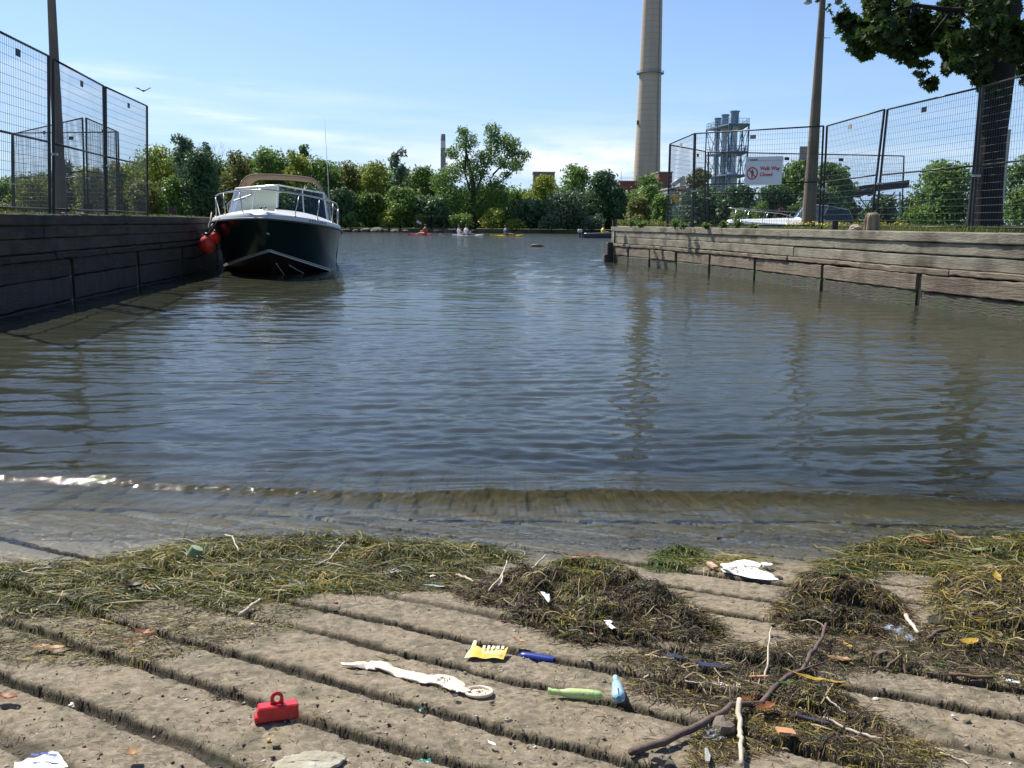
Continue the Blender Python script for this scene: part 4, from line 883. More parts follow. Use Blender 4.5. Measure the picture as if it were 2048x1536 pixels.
FP('rear right fence panel behind the walk way closed sign', 1417, 304, 1415, 23.75, 1612, 308, 1610, 24.2, TOPR - .03, GRR, tagm=MTAGD, tagf=.8)
FP('rear right fence panel ending below the round bushy tree', 1618, 308, 1616, 24.2, 1808, 312, 1803, 24.8, TOPR - .03, GRR, tagm=MTAGD, tagf=.33)

# ---- walk way closed sign
def sign():
    t0 = at(1389, 267, 19.85); t1 = at(1647, 252, 17.9); Yc = 18.65; s = Yc / FPX
    tl = at(1493, 315, 18.98); tr = at(1569, 313, 18.42); ux = (tr - tl).normalized(); uz = Vector((0, 0, 1)); uz = (uz - ux * uz.dot(ux)).normalized(); ny = ux.cross(uz) * -1
    c = (tl + tr) / 2 - uz * (27 * s); c = c - Vector((.06, .17, 0)); Wd = 78 * s; Hd = 53.5 * s
    M = Matrix((ux, -ny if ny.y > 0 else ny, uz)).transposed().to_4x4(); front = Vector((0, 0, 0))
    ny = (ux.cross(uz)); ny = ny if ny.y < 0 else -ny          # towards the viewer
    e = empty('warning_sign', c, label='white walk way closed sign hung on the right fence', cat='sign')
    def Q(x, z, y=0.0): return ux * x + uz * z + ny * y
    mb = MB(); rr = .03; out = []
    for cx, cz, a0 in ((Wd / 2 - rr, Hd / 2 - rr, 0), (-Wd / 2 + rr, Hd / 2 - rr, 90), (-Wd / 2 + rr, -Hd / 2 + rr, 180), (Wd / 2 - rr, -Hd / 2 + rr, 270)):
        for k in range(5): a = R(a0 + 22.5 * k); out.append((cx + rr * math.cos(a), cz + rr * math.sin(a)))
    n = len(out); mb.add([Q(x, z, .004) for x, z in out] + [Q(x, z, -.004) for x, z in out], [tuple(range(n)), tuple(range(2 * n - 1, n - 1, -1))] + [(i, i + n, (i + 1) % n + n, (i + 1) % n) for i in range(n)])
    mb.build('board', pmat('sign_white', (.72, .72, .70), (.64, .64, .62), 3, rough=.35), e)
    red = pmat('sign_red', (.55, .03, .035), rough=.4); blk = pmat('sign_black', (.03, .03, .03), rough=.4)
    TM = Matrix.Identity(4); 
    def TMx(x, z, y=.007):
        m = Matrix.Identity(4); m.col[0][:3] = ux; m.col[1][:3] = uz; m.col[2][:3] = ny; m.col[3][:3] = Q(x, z, y); return m
    text_obj('red_lettering', 'Walk Way', .098, red, e, TMx(-.04 * Wd / .78 - .035, .012), bold=.0025); text_obj('red_lettering', 'Closed', .098, red, e, TMx(-.04 * Wd / .78 - .035, -.105), bold=.0025)
    text_obj('city_lettering', 'TORONTO', .045, blk, e, TMx(-Wd * .39, Hd * .355), bold=.0015, sx=.8)
    mb = MB()
    for k in (-1, 1): mb.add([Q(-Wd * .43 + k * .008 + x * .005, Hd * .385 + z * .017, .007) for x, z in ((-1, -1), (1, -1), (1, 1), (-1, 1))], [(0, 1, 2, 3)])
    mb.add([Q(x, z, .007) for x, z in ((-Wd * .16, Hd * .352), (Wd * .46, Hd * .352), (Wd * .46, Hd * .362), (-Wd * .16, Hd * .362))], [(0, 1, 2, 3)])
    mb.build('header_line', pmat('sign_grey', (.25, .26, .28), rough=.5), e)
    cx, cz = -Wd * .30, -Hd * .09; R1, R2 = .125, .100; mb = MB(); P = []
    for k in range(49): a = 2 * math.pi * k / 48; P.append([Q(cx + R1 * math.cos(a), cz + R1 * math.sin(a), .009), Q(cx + R2 * math.cos(a), cz + R2 * math.sin(a), .009)])
    mb.grid(P); a = R(-45); d = Vector((math.cos(a), math.sin(a))); nn = Vector((-d.y, d.x)) * .012
    mb.add([Q(cx + d.x * q_ + nn.x * w_, cz + d.y * q_ + nn.y * w_, .0095) for q_, w_ in ((-.103, -1), (.103, -1), (.103, 1), (-.103, 1))], [(0, 1, 2, 3)]); mb.build('prohibition_ring', red, e)
    mb = MB(); hd = [Q(cx + .014 * math.cos(6.283 * k / 14), cz + .072 + .014 * math.sin(6.283 * k / 14), .007) for k in range(14)]; mb.add(hd, [tuple(range(14))])
    for poly in ([(-.018, .052), (.018, .052), (.016, -.01), (-.016, -.01)], [(-.030, .048), (-.019, .052), (-.021, -.005), (-.030, -.005)], [(.019, .052), (.030, .048), (.030, -.005), (.021, -.005)], [(-.016, -.012), (-.002, -.012), (-.004, -.088), (-.014, -.088)], [(.002, -.012), (.016, -.012), (.014, -.088), (.004, -.088)]):
        mb.add([Q(cx + x, cz + z, .007) for x, z in poly], [(0, 1, 2, 3)])
    mb.build('walking_figure', blk, e)
sign()

# ---- lamp poles
MPOLE = pmat('old_wood_pole', (.225, .175, .125), (.155, .12, .085), 4, rough=.9, bump=.6, bscale=20, stretch=(2.5, 2.5, .12), c3=(.10, .08, .06), s3=2.0)
MLAMP = pmat('lamp_housing', (.35, .38, .40), rough=.35, metal=.6)
def pole(label, xb, yb, Y, rb, xt, yt, rt, zb, lamps, seed, ext=0):
    b = atz(xb, Y, zb - .1); t = at(xt, yt, Y); e = empty('lamp_pole', b, label=label, cat='lamp pole'); mb = MB(); d = (t - b)
    n = 14; top = 1 + ext; pts = [d * (top * i / n) for i in range(n + 1)]; mb.tube(pts, [rb + (rt - rb) * (i / n) * top for i in range(n + 1)], 20); mb.build('pole', MPOLE, e, True, 50)
    if lamps:
        tt = pts[-1] - Vector((0, 0, .12)); mb = MB(); mb.tube([tt + Vector((-.32, -.05, -.02)), tt + Vector((-.1, 0, .05)), tt + Vector((.1, 0, .05)), tt + Vector((.32, -.05, -.02))], .02, 8); mb.build('arm', MLAMP, e, True)
        for sx in (-1, 1):
            c = tt + Vector((sx * .33, -.05, 0)); m2 = MB(); m2.lathe([(.02, .06), (.05, .04), (.085, -.06), (.09, -.10), (.07, -.10)], c, 16); lh = m2.build('lamp_head', MLAMP, e, True, 40)
            m3 = MB(); m3.lathe([(.07, -.10), (.05, -.125), (0, -.13)], c, 16); m3.build('lens', pmat('lamp_glass', (.75, .78, .76), rough=.15), lh, True)
    return e
pole('weathered wooden lamp pole leaning behind the left fence', 124, 430, 12.7, .082, 103, 0, .052, TOPL, True, 1, ext=.32)
pole('thick tapering wooden pole with twin lamps on the right quay', 1616, 448, 20.6, .158, 1646, -14, .064, TOPR, True, 2)
# road sign seen from behind, pale post by the maple, white post
def back_sign():
    Y = 23.2; c = at(1618, 303, Y); b = atz(1618, Y, TOPR); e = empty('sign_post', (c.x, Y, TOPR - .04), label='blank grey back of a sign half hidden by the right pole', cat='sign')
    mb = MB(); mb.box((0, 0, c.z - TOPR), (.47, .012, .33), bev=.004); mb.build('sign_plate', pmat('bare_aluminium', (.34, .32, .29), (.28, .26, .24), 6, rough=.5, metal=.2), e)
    mb = MB(); mb.tube([(0, .03, 0), (0, .03, c.z - TOPR + .1)], .025, 8); mb.build('post', _mc['grey_steel'], e, True)
back_sign()
b = atz(1996, 17.5, TOPR - .04); t = at(2000, 262, 17.5); mb = MB(); hh = t.z - b.z; mb.box((0, 0, hh / 2), (.085, .085, hh), bev=.01); mb.box((0, 0, hh + .015), (.10, .10, .03), bev=.012); mb.box((0, 0, .04), (.16, .16, .08), bev=.01)
o = mb.build('pale_post', pmat('pale_post_paint', (.50, .49, .46), (.4, .39, .36), 6, rough=.6)); o.location = (b.x, 17.5, b.z); tag(o, 'pale square post standing just right of the maple trunk', 'post')

# ---- bollards and stones on the quays
def bollard_wood():
    Y = 13.9; b = atz(1743, Y, TOPR - .02); r = np.random.default_rng(4); n = 40; prof = [(0, 1.0), (.08, 1.05), (.22, 1.04), (.255, .9), (.285, .62), (.292, .60 * 0 + .62), (.300, .45), (.303, .2), (.300, .0)]
    mb = MB(); s = .115; hs = .285; vs = []; 
    zs = [0, .06, .12, .18, .22, .25, .27, .285, .292]; rs = [1.03, 1.0, .99, 1.0, .97, .9, .76, .5, 0.05]
    for z, q in zip(zs, rs):
        for k in range(n):
            a = 6.283 * k / n; g = 1 - .085 * (vnoise(np.array([k * .9]), np.array([z * 2.0]), 3)[0] > .52) * (1 if z < .28 else .5); vs.append((s * q * g * math.cos(a), s * q * g * math.sin(a), z + .012 * float(fbm(np.array([k * .4]), np.array([q * 3]), 5, 2)[0]) * 3 * (z > .2)))
    fs = [(i * n + k, i * n + (k + 1) % n, (i + 1) * n + (k + 1) % n, (i + 1) * n + k) for i in range(len(zs) - 1) for k in range(n)]
    o = raw('wooden_bollard', np.array(vs), fs, pmat('split_timber', (.36, .27, .175), (.17, .12, .075), 9, rough=.95, bump=1, bscale=22, stretch=(2.5, 2.5, .15)), None, False); o.location = b; tag(o, 'weathered ribbed timber bollard with a rounded top on the sunlit quay', 'bollard')
bollard_wood()
MSTEEL = pmat('rusty_black_steel', (.025, .018, .018), (.06, .03, .022), 12, rough=.7, bump=.4)
def bollard_steel(label, px, Y, z, r_, h, mat=MSTEEL, name='steel_bollard'):
    b = atz(px, Y, z); e = empty(name, b, label=label, cat='bollard'); mb = MB(); mb.lathe([(r_, 0), (r_, h - .02), (r_ * .97, h), (r_ * .8, h), (r_ * .8, h - .03), (0, h - .035)], n=20); mb.build('shaft', mat, e, True, 40)
    mb = MB(); mb.lathe([(r_ * 1.5, 0), (r_ * 1.5, .012), (r_, .014)], n=20); mb.build('flange', mat, e, True, 40); return e
bollard_steel('short black steel bollard left of the timber bollard', 1669, 14.8, TOPR - .01, .055, .155)
bollard_steel('squat dark bollard below the inner left fence post', 178, 17.5, TOPL - .04, .095, .27)
bollard_steel('dark mooring post at the far end of the left quay', 346, 19.5, TOPL - .04, .09, .26)
bollard_steel('small dark cleat post at the tip of the right quay', 1229, 24.0, TOPR - .01, .06, .17)
rock('quay_stone', 'pale lumpy stone between the two right bollards', tuple(atz(1712, 13.95, TOPR + .03)), (.10, .08, .065), 5, pmat('pale_stone', (.42, .35, .26), (.3, .25, .18), 9, rough=.9, bump=.8, dist=.02), cat='stone')
for i, (px, Y, s, lb) in enumerate([(128, 11.9, .03, 'small pale rubbish scrap by the foot of the left lamp pole'), (157, 12.6, .035, 'pale pebble left of the squat dark bollard'), (166, 12.6, .03, 'small white stone touching the squat dark bollard')]):
    rock('pebble', lb, tuple(atz(px, Y, TOPL + .01)), (s, s, s * .7), 60 + i, _mc['pale_stone'], cat='pebble', n=2)
# coil of rope lying near the wall end + plants
def weed_plant(label, px, Y, z, h, w, seed, leaf='bright', n=160, size=.055):
    r = np.random.default_rng(seed); b = atz(px, Y, z); e = empty('weed_plant', b, label=label, cat='weed'); mb = MB(); C = []
    for k in range(7):
        a = r.uniform(0, 6.28); L = h * r.uniform(.5, 1); x = math.cos(a) * w * r.uniform(.2, 1); y = math.sin(a) * w * .6; pts = [Vector((x * .2, y * .2, 0)), Vector((x * .6, y * .6, L * .6)), Vector((x, y, L))]; mb.tube(pts, [.004, .003, .001], 4)
        for j in range(n // 7): f = r.uniform(.15, 1); p = pts[0].lerp(pts[1], f * 2) if f < .5 else pts[1].lerp(pts[2], f * 2 - 1); C.append((p.x + r.normal(0, .03), p.y + r.normal(0, .03), p.z + r.normal(0, .02)))
    C = np.array(C); N_ = unit(r.normal(size=C.shape) * .6 + [0, -.1, .8]); V, F = leaf_arrays(C, N_, size * (.6 + .8 * r.random(len(C))), r, np.array([(0, -.5), (.3, -.1), (.16, .3), (0, .55), (-.16, .3), (-.3, -.1)]), fold=.3)
    raw('leaves', V, F, LM[leaf], e); mb.build('stem', pmat('green_stem', (.10, .14, .04), rough=.7), e)
for k, (px, Y, h, w, lb) in enumerate([(1262, 22.3, .24, .16, 'leafy green weed tuft nearest the tip of the right quay'), (1284, 21.8, .14, .12, 'low leafy weed right of the tuft at the quay tip'), (1350, 20.2, .22, .10, 'weed growing at the foot of the fence corner post'), (1368, 19.8, .14, .14, 'spreading weed just right of the fence corner post'), (1412, 19.0, .12, .08, 'small weed sprig between the two corner posts and the cruiser bow'),
        (1448, 18.4, .17, .08, 'narrow upright weed below the bow rail of the white cruiser'), (1475, 17.9, .20, .15, 'bushy weed overlapping the bow of the white cruiser'), (1508, 17.4, .13, .08, 'small weed in front of the white cruiser hull')]):
    weed_plant(lb, px, Y, TOPR - .02, h, w, 700 + k)
# ribbons: grass, straw and water weed
def strands(n, xy, Lr, w, hfun, r, segs=6, curl=6.0, lift=.01, arch=.01, z0=.001, upright=False, dirs=None):
    """n thin ribbons lying (or standing) on hfun; returns V, F"""
    L = r.uniform(Lr[0], Lr[1], n); th = r.uniform(0, 2 * math.pi, n) if dirs is None else dirs; k = r.normal(0, curl, n); k2 = r.normal(0, curl * 6, n)
    P = np.zeros((n, segs + 1, 3)); x = xy[:, 0].copy(); y = xy[:, 1].copy(); T_ = np.zeros((n, segs + 1))
    lf = np.abs(r.normal(0, lift, n)); ar = np.abs(r.normal(0, arch, n)); lf2 = np.abs(r.normal(0, lift, n))
    for s in range(segs + 1):
        f = s / segs; P[:, s, 0] = x; P[:, s, 1] = y; T_[:, s] = th
        if upright: P[:, s, 2] = xy[:, 2] + L * f * .92
        else: P[:, s, 2] = z0 + lf * (1 - f) + lf2 * f + ar * math.sin(math.pi * f)
        st = L / segs * ((.12 + .5 * f) if upright else 1); x = x + np.cos(th) * st; y = y + np.sin(th) * st; th = th + k * L / segs + k2 * f * L / segs
    if not upright: P[:, :, 2] += hfun(P[:, :, 0].ravel(), P[:, :, 1].ravel()).reshape(n, segs + 1)
    roll = r.uniform(-.9, .9, n)[:, None]; wd = (w * (.5 + r.random(n)))[:, None] * (np.sin(np.linspace(.35, 3.0, segs + 1)) ** .5)[None, :]
    px = -np.sin(T_) * np.cos(roll) * wd / 2; py = np.cos(T_) * np.cos(roll) * wd / 2; pz = np.sin(roll) * wd / 2 + 0 * T_
    A = P + np.stack([px, py, pz], -1); B = P - np.stack([px, py, pz], -1); V = np.stack([A, B], 2).reshape(-1, 3)
    i = np.arange(n)[:, None] * (segs + 1) * 2 + np.arange(segs)[None, :] * 2; i = i.ravel(); return V, np.stack([i, i + 1, i + 3, i + 2], 1)
def grass(name, label, xy, Lr, w, mats, seed, frac=None):
    r = np.random.default_rng(seed); V, F = strands(len(xy), xy, Lr, w, None, r, 4, 8, upright=True); n = len(xy); mi = np.repeat(r.choice(len(mats), n, p=frac), 4)
    o = raw(name, V, F, mats, None, False, midx=mi); return tag(o, label=label, cat='grass', kind='stuff')
MG = [leafmat('grass_green', (.11, .16, .035), (.08, .12, .03), 3), leafmat('grass_straw', (.28, .23, .10), (.2, .17, .07), 3), leafmat('grass_bright', (.17, .20, .04), (.12, .15, .03), 3)]
r = np.random.default_rng(31); n = 16000; Yg = r.uniform(12.5, 26.5, n); pxg = r.uniform(1560, 2120, n); xg = (pxg - 1024) / FPX * Yg
keep = [(x > 5.65 + .0 * y) for x, y in zip(xg, Yg)]; P3 = np.stack([xg, Yg, np.full(n, TOPR - .04)], 1)[np.array(keep)]
hh = vnoise(P3[:, 0] * .8, P3[:, 1] * .8, 5) ; P3 = P3[hh > .25]
grass('grass', 'tufty grass behind the sunlit quay wall', P3, (.05, .17), .008, MG, 32, [.5, .2, .3])
n = 3500; Yg = r.uniform(17, 24, n); pxg = r.uniform(1235, 1560, n); xg = (pxg - 1024) / FPX * Yg; P3 = np.stack([xg, Yg, np.full(n, TOPR - .04)], 1); ok = np.array([wallR(wallR.near_y(y))[0].x + .35 < x for x, y in P3[:, :2]]); grass('grass', 'thin grass along the outer end of the right quay', P3[ok], (.03, .10), .007, MG, 33, [.5, .3, .2])
n = 6000; Yg = r.uniform(9.5, 23, n); xg = np.array([wallL(wallL.near_y(y))[0].x for y in Yg]) - .45 - r.random(n) ** 1.5 * 4; grass('grass', 'scruffy grass along the left fence foot', np.stack([xg, Yg, np.full(n, TOPL - .04)], 1), (.03, .11), .007, MG, 34, [.5, .3, .2])
n = 420; Yg = r.uniform(15.5, 22, n); pxg = r.uniform(1560, 1800, n); xg = (pxg - 1024) / FPX * Yg; C = np.stack([xg, Yg, TOPR + .05 + r.random(n) * .09], 1)
V, F = leaf_arrays(C, unit(r.normal(size=(n, 3)) * .5 + [0, -.6, .6]), np.full(n, .028), r, np.array([(math.cos(a), math.sin(a)) for a in np.linspace(0, 6.28, 7)[:-1]]) * .5); tag(raw('wildflowers', V, F, pmat('yellow_petal', (.70, .55, .03), rough=.6, trans=.3)), label='tiny yellow flowers among the grass before the white cruiser', cat='flowers', kind='stuff')

# ================================================================== BOATS
def skin_mesh(name, joints, edges, radii, mat, parent, sub=1):
    me = bpy.data.meshes.new(name); me.from_pydata(joints, edges, []); o = bpy.data.objects.new(name, me); COL.objects.link(o)
    md = o.modifiers.new('s', 'SKIN'); 
    for i, rr in enumerate(radii): me.skin_vertices[0].data[i].radius = (rr, rr)
    me.skin_vertices[0].data[0].use_root = True
    sb = o.modifiers.new('u', 'SUBSURF'); sb.levels = sub; sb.render_levels = sub
    dg = bpy.context.evaluated_depsgraph_get(); m2 = bpy.data.meshes.new_from_object(o.evaluated_get(dg)); bpy.data.objects.remove(o)
    m2.materials.clear(); m2.materials.append(mat); m2.polygons.foreach_set('use_smooth', np.ones(len(m2.polygons), dtype=bool)); q = bpy.data.objects.new(name, m2); return link(q, parent)
MSKIN = pmat('skin_tone', (.42, .25, .17), rough=.6)
def person(label, loc, rz, shirt, arms='paddle', lean=0.0, hair=(.04, .03, .025), vest=None):
    e = empty('person', loc, (0, 0, rz), label=label, cat='person'); l = lean
    J = [(0, 0, .02), (0, -l * .3, .16), (0, -l * .6, .34), (0, -l * .8, .46), (0, -l * .95, .53), (0, -l, .60), (0, -l - .02, .68),
         (-.17, -l * .75, .43), (-.24, -.12 - l, .22), (-.22, -.34 - l, .24), (.17, -l * .75, .43), (.24, -.12 - l, .22), (.22, -.34 - l, .24),
         (-.10, -.04, .02), (-.12, -.42, .10), (-.10, -.78, .0), (.10, -.04, .02), (.12, -.42, .10), (.10, -.78, .0)]
    E_ = [(0, 1), (1, 2), (2, 3), (3, 4), (4, 5), (5, 6), (3, 7), (7, 8), (8, 9), (3, 10), (10, 11), (11, 12), (0, 13), (13, 14), (14, 15), (0, 16), (16, 17), (17, 18)]
    rad = [.13, .12, .145, .10, .05, .085, .075, .065, .045, .035, .065, .045, .035, .085, .065, .045, .085, .065, .045]
    skin_mesh('body', J, E_, rad, MSKIN, e)
    mb = MB(); mb.lathe([(.10, .0), (.155, .06), (.165, .2), (.185, .36), (.13, .45), (.06, .49)], (0, -l * .5, 0), 16, Matrix.Diagonal((1.08, .78, 1))); mb.tube([(-.15, -l * .7, .42), (-.22, -.06 - l, .27)], [.082, .065], 8); mb.tube([(.15, -l * .7, .42), (.22, -.06 - l, .27)], [.082, .065], 8); mb.build('shirt', shirt, e, True)
    mb = MB(); mb.lathe([(.0, .115), (.06, .10), (.095, .05), (.10, 0), (.085, -.03)], (0, -l + .012, .64), 14); mb.build('hair', pmat('hair_%d' % int(hair[0] * 1000), hair, rough=.7), e, True)
    return e
def kayak(label, c, L, rz, col, name='kayak', half=.25):
    e = empty(name, c, (0, 0, rz), label=label, cat='kayak' if name == 'kayak' else 'rowing boat'); P = []; n = 24
    for i in range(n + 1):
        t = -1 + 2 * i / n; w = half * (1 - abs(t) ** 2.3) + .008; x = t * L / 2; lift = .06 * abs(t) ** 3
        P.append([(x, w * math.cos(a) * (1), -.10 + lift + .11 * max(0, math.sin(a)) * .8 + (.12 * math.sin(a) if a > math.pi else .10)) for a in [2 * math.pi * k / 12 for k in range(13)]])
    mb = MB(); mb.grid(P); mb.build('hull', col, e, True)
    mb = MB(); mb.tube([(.42 * math.cos(a), .2 * math.sin(a), .10) for a in np.linspace(0, 6.283, 21)], .022, 6); mb.build('cockpit_rim', pmat('black_plastic', (.02, .02, .02), rough=.4), e, True); return e
def paddle(label, c, rz, tilt, col):
    e = empty('paddle', c, (0, tilt, rz), label=label, cat='paddle'); mb = MB(); mb.tube([(-1.05, 0, 0), (1.05, 0, 0)], .018, 6); mb.build('shaft', _mc['black_plastic'], e)
    for s in (-1, 1): m2 = MB(); m2.box((s * 1.0, 0, 0), (.42, .018, .17), bev=.008); m2.build('blade', col, e)
RED = pmat('kayak_red', (.55, .06, .04), rough=.35); YEL = pmat('kayak_yellow', (.72, .48, .02), rough=.35); WHT = pmat('shell_white', (.75, .75, .72), rough=.3)
p = onz(840, 470.5, 0); kayak('red kayak gliding near the far shore rocks', (p.x, p.y, .0), 2.6, R(50), RED)
q = atz(852, p.y + .15, .08); person('kayaker in a red vest lifting one arm in the red kayak', (q.x, q.y, .08), R(-115), pmat('vest_red', (.45, .07, .05), rough=.8), lean=.05); paddle('raised paddle held by the red vested kayaker', (q.x + .35, q.y - .3, .50), R(25), R(28), pmat('blade_pale', (.6, .55, .5), rough=.5))
p = onz(936, 471.5, 0); kayak('slim white rowing shell behind the dark trees', (p.x, p.y, -.02), 3.0, R(40), WHT, 'rowing_shell', .24)
q = atz(918, p.y, .06); person('rower in a pale shirt at the left of the white shell', (q.x, q.y, .06), R(110), pmat('shirt_pale', (.62, .63, .66), rough=.8)); q = atz(930, p.y, .06); person('second rower leaning forward in the white shell', (q.x, q.y + .1, .08), R(110), pmat('shirt_white', (.75, .75, .78), rough=.8), lean=.12, hair=(.06, .04, .03))
p = onz(1014, 472.5, 0); kayak('yellow kayak seen side on in the middle of the river', (p.x, p.y, .0), 3.0, R(34), YEL)
q = atz(1011, p.y, .08); person('kayaker in a blue grey shirt in the yellow kayak', (q.x, q.y, .08), R(95), pmat('shirt_blue', (.13, .20, .30), rough=.8)); paddle('dark paddle across the lap of the blue shirted kayaker', (q.x, q.y - .32, .36), R(10), R(6), pmat('blade_dark', (.05, .05, .05), rough=.5))
def motorboat():
    p = onz(1212, 476, 0); e = empty('motorboat', (p.x, p.y, 0), (0, 0, R(4)), label='low dark motorboat half hidden by the right quay corner', cat='motorboat')
    P = []; n = 16; L = 3.3
    for i in range(n + 1):
        f = i / n; w = .62 * (1 - max(0, (f - .55) / .45) ** 2.2) + .01; zb = -.12 + .3 * max(0, f - .6) ; zt = .30 + .10 * f; x = -L / 2 + L * f
        P.append([(x, -w * .99, zt), (x, -w, zt - .02), (x, -w * .8, zb + .05), (x, 0, zb), (x, w * .8, zb + .05), (x, w, zt - .02), (x, w * .99, zt), (x, w * .88, zt), (x, w * .7, zb + .12), (x, 0, zb + .10), (x, -w * .7, zb + .12), (x, -w * .88, zt), (x, -w * .99, zt)])
    mb = MB(); mb.grid(P); mb.add(P[0][:12], [tuple(range(12))]); mb.build('hull', pmat('dark_hull', (.045, .045, .055), rough=.4), e, True, 40)
    mb = MB(); mb.tube([(x, -(.62 * (1 - max(0, ((x + 1.65) / 3.3 - .55) / .45) ** 2.2)) - .01, .31 + .03 * (x + 1.65)) for x in np.linspace(-1.65, 1.5, 12)], .02, 6); mb.build('gunwale', pmat('alu_trim', (.6, .6, .62), rough=.4, metal=.5), e, True)
    m = empty('outboard_motor', (0, 0, 0)); m.parent = e; mb = MB(); mb.box((-1.85, 0, .48), (.34, .26, .26), bev=.07); mb.build('cowl', pmat('motor_grey', (.38, .40, .43), rough=.4), m); mb = MB(); mb.box((-1.85, 0, .15), (.12, .08, .5), bev=.02); mb.build('motor_leg', _mc['black_plastic'], m)
    q = atz(1205, p.y, .22); person('person in a bright yellow jacket steering the motorboat', (q.x, p.y, .20), R(70), pmat('jacket_yellow', (.80, .62, .02), rough=.7), lean=.06)
motorboat()
# drifting log + gull
p = onz(1072, 493.5, 0); mb = MB(); mb.tube([(-.26, 0, .0), (-.15, .02, .05), (.05, 0, .045), (.2, -.02, .05), (.34, 0, .01)], [.025, .06, .07, .05, .02], 8); mb.tube([(-.15, 0, .06), (-.2, 0, .13)], [.02, .01], 6)
o = mb.build('floating_log', pmat('wet_log', (.14, .08, .045), rough=.6), None, True); o.location = (p.x, p.y, 0); tag(o, 'small brown log drifting in open water', 'log')
def gull():
    p = at(287, 182, 55); e = empty('gull', p, (0, 0, R(20)), label='dark gull flying above the left fence end', cat='bird'); MG_ = pmat('gull_dark', (.10, .10, .11), rough=.8)
    J = [(0, 0, 0), (0, -.12, .01), (0, -.2, .03), (0, .16, 0), (0, .26, -.01), (.12, 0, .04), (.26, .04, .14), (.42, .10, .24), (-.12, 0, .04), (-.28, .03, .16), (-.44, .08, .17)]
    skin_mesh('body', J, [(0, 1), (1, 2), (0, 3), (3, 4), (0, 5), (5, 6), (6, 7), (0, 8), (8, 9), (9, 10)], [.055, .04, .03, .035, .02, .03, .022, .008, .03, .022, .008], MG_, e)
    mb = MB()
    for s in (1, -1): mb.add([(.03 * s, -.03, .02), (.14 * s, -.05, .06), (.28 * s, .0, .15), (.46 * s, .10, .22 if s > 0 else .17), (.28 * s, .12, .13), (.12 * s, .10, .04), (.03 * s, .08, .01)], [(0, 1, 2, 3, 4, 5, 6)])
    mb.build('wing_feathers', MG_, e)
gull()

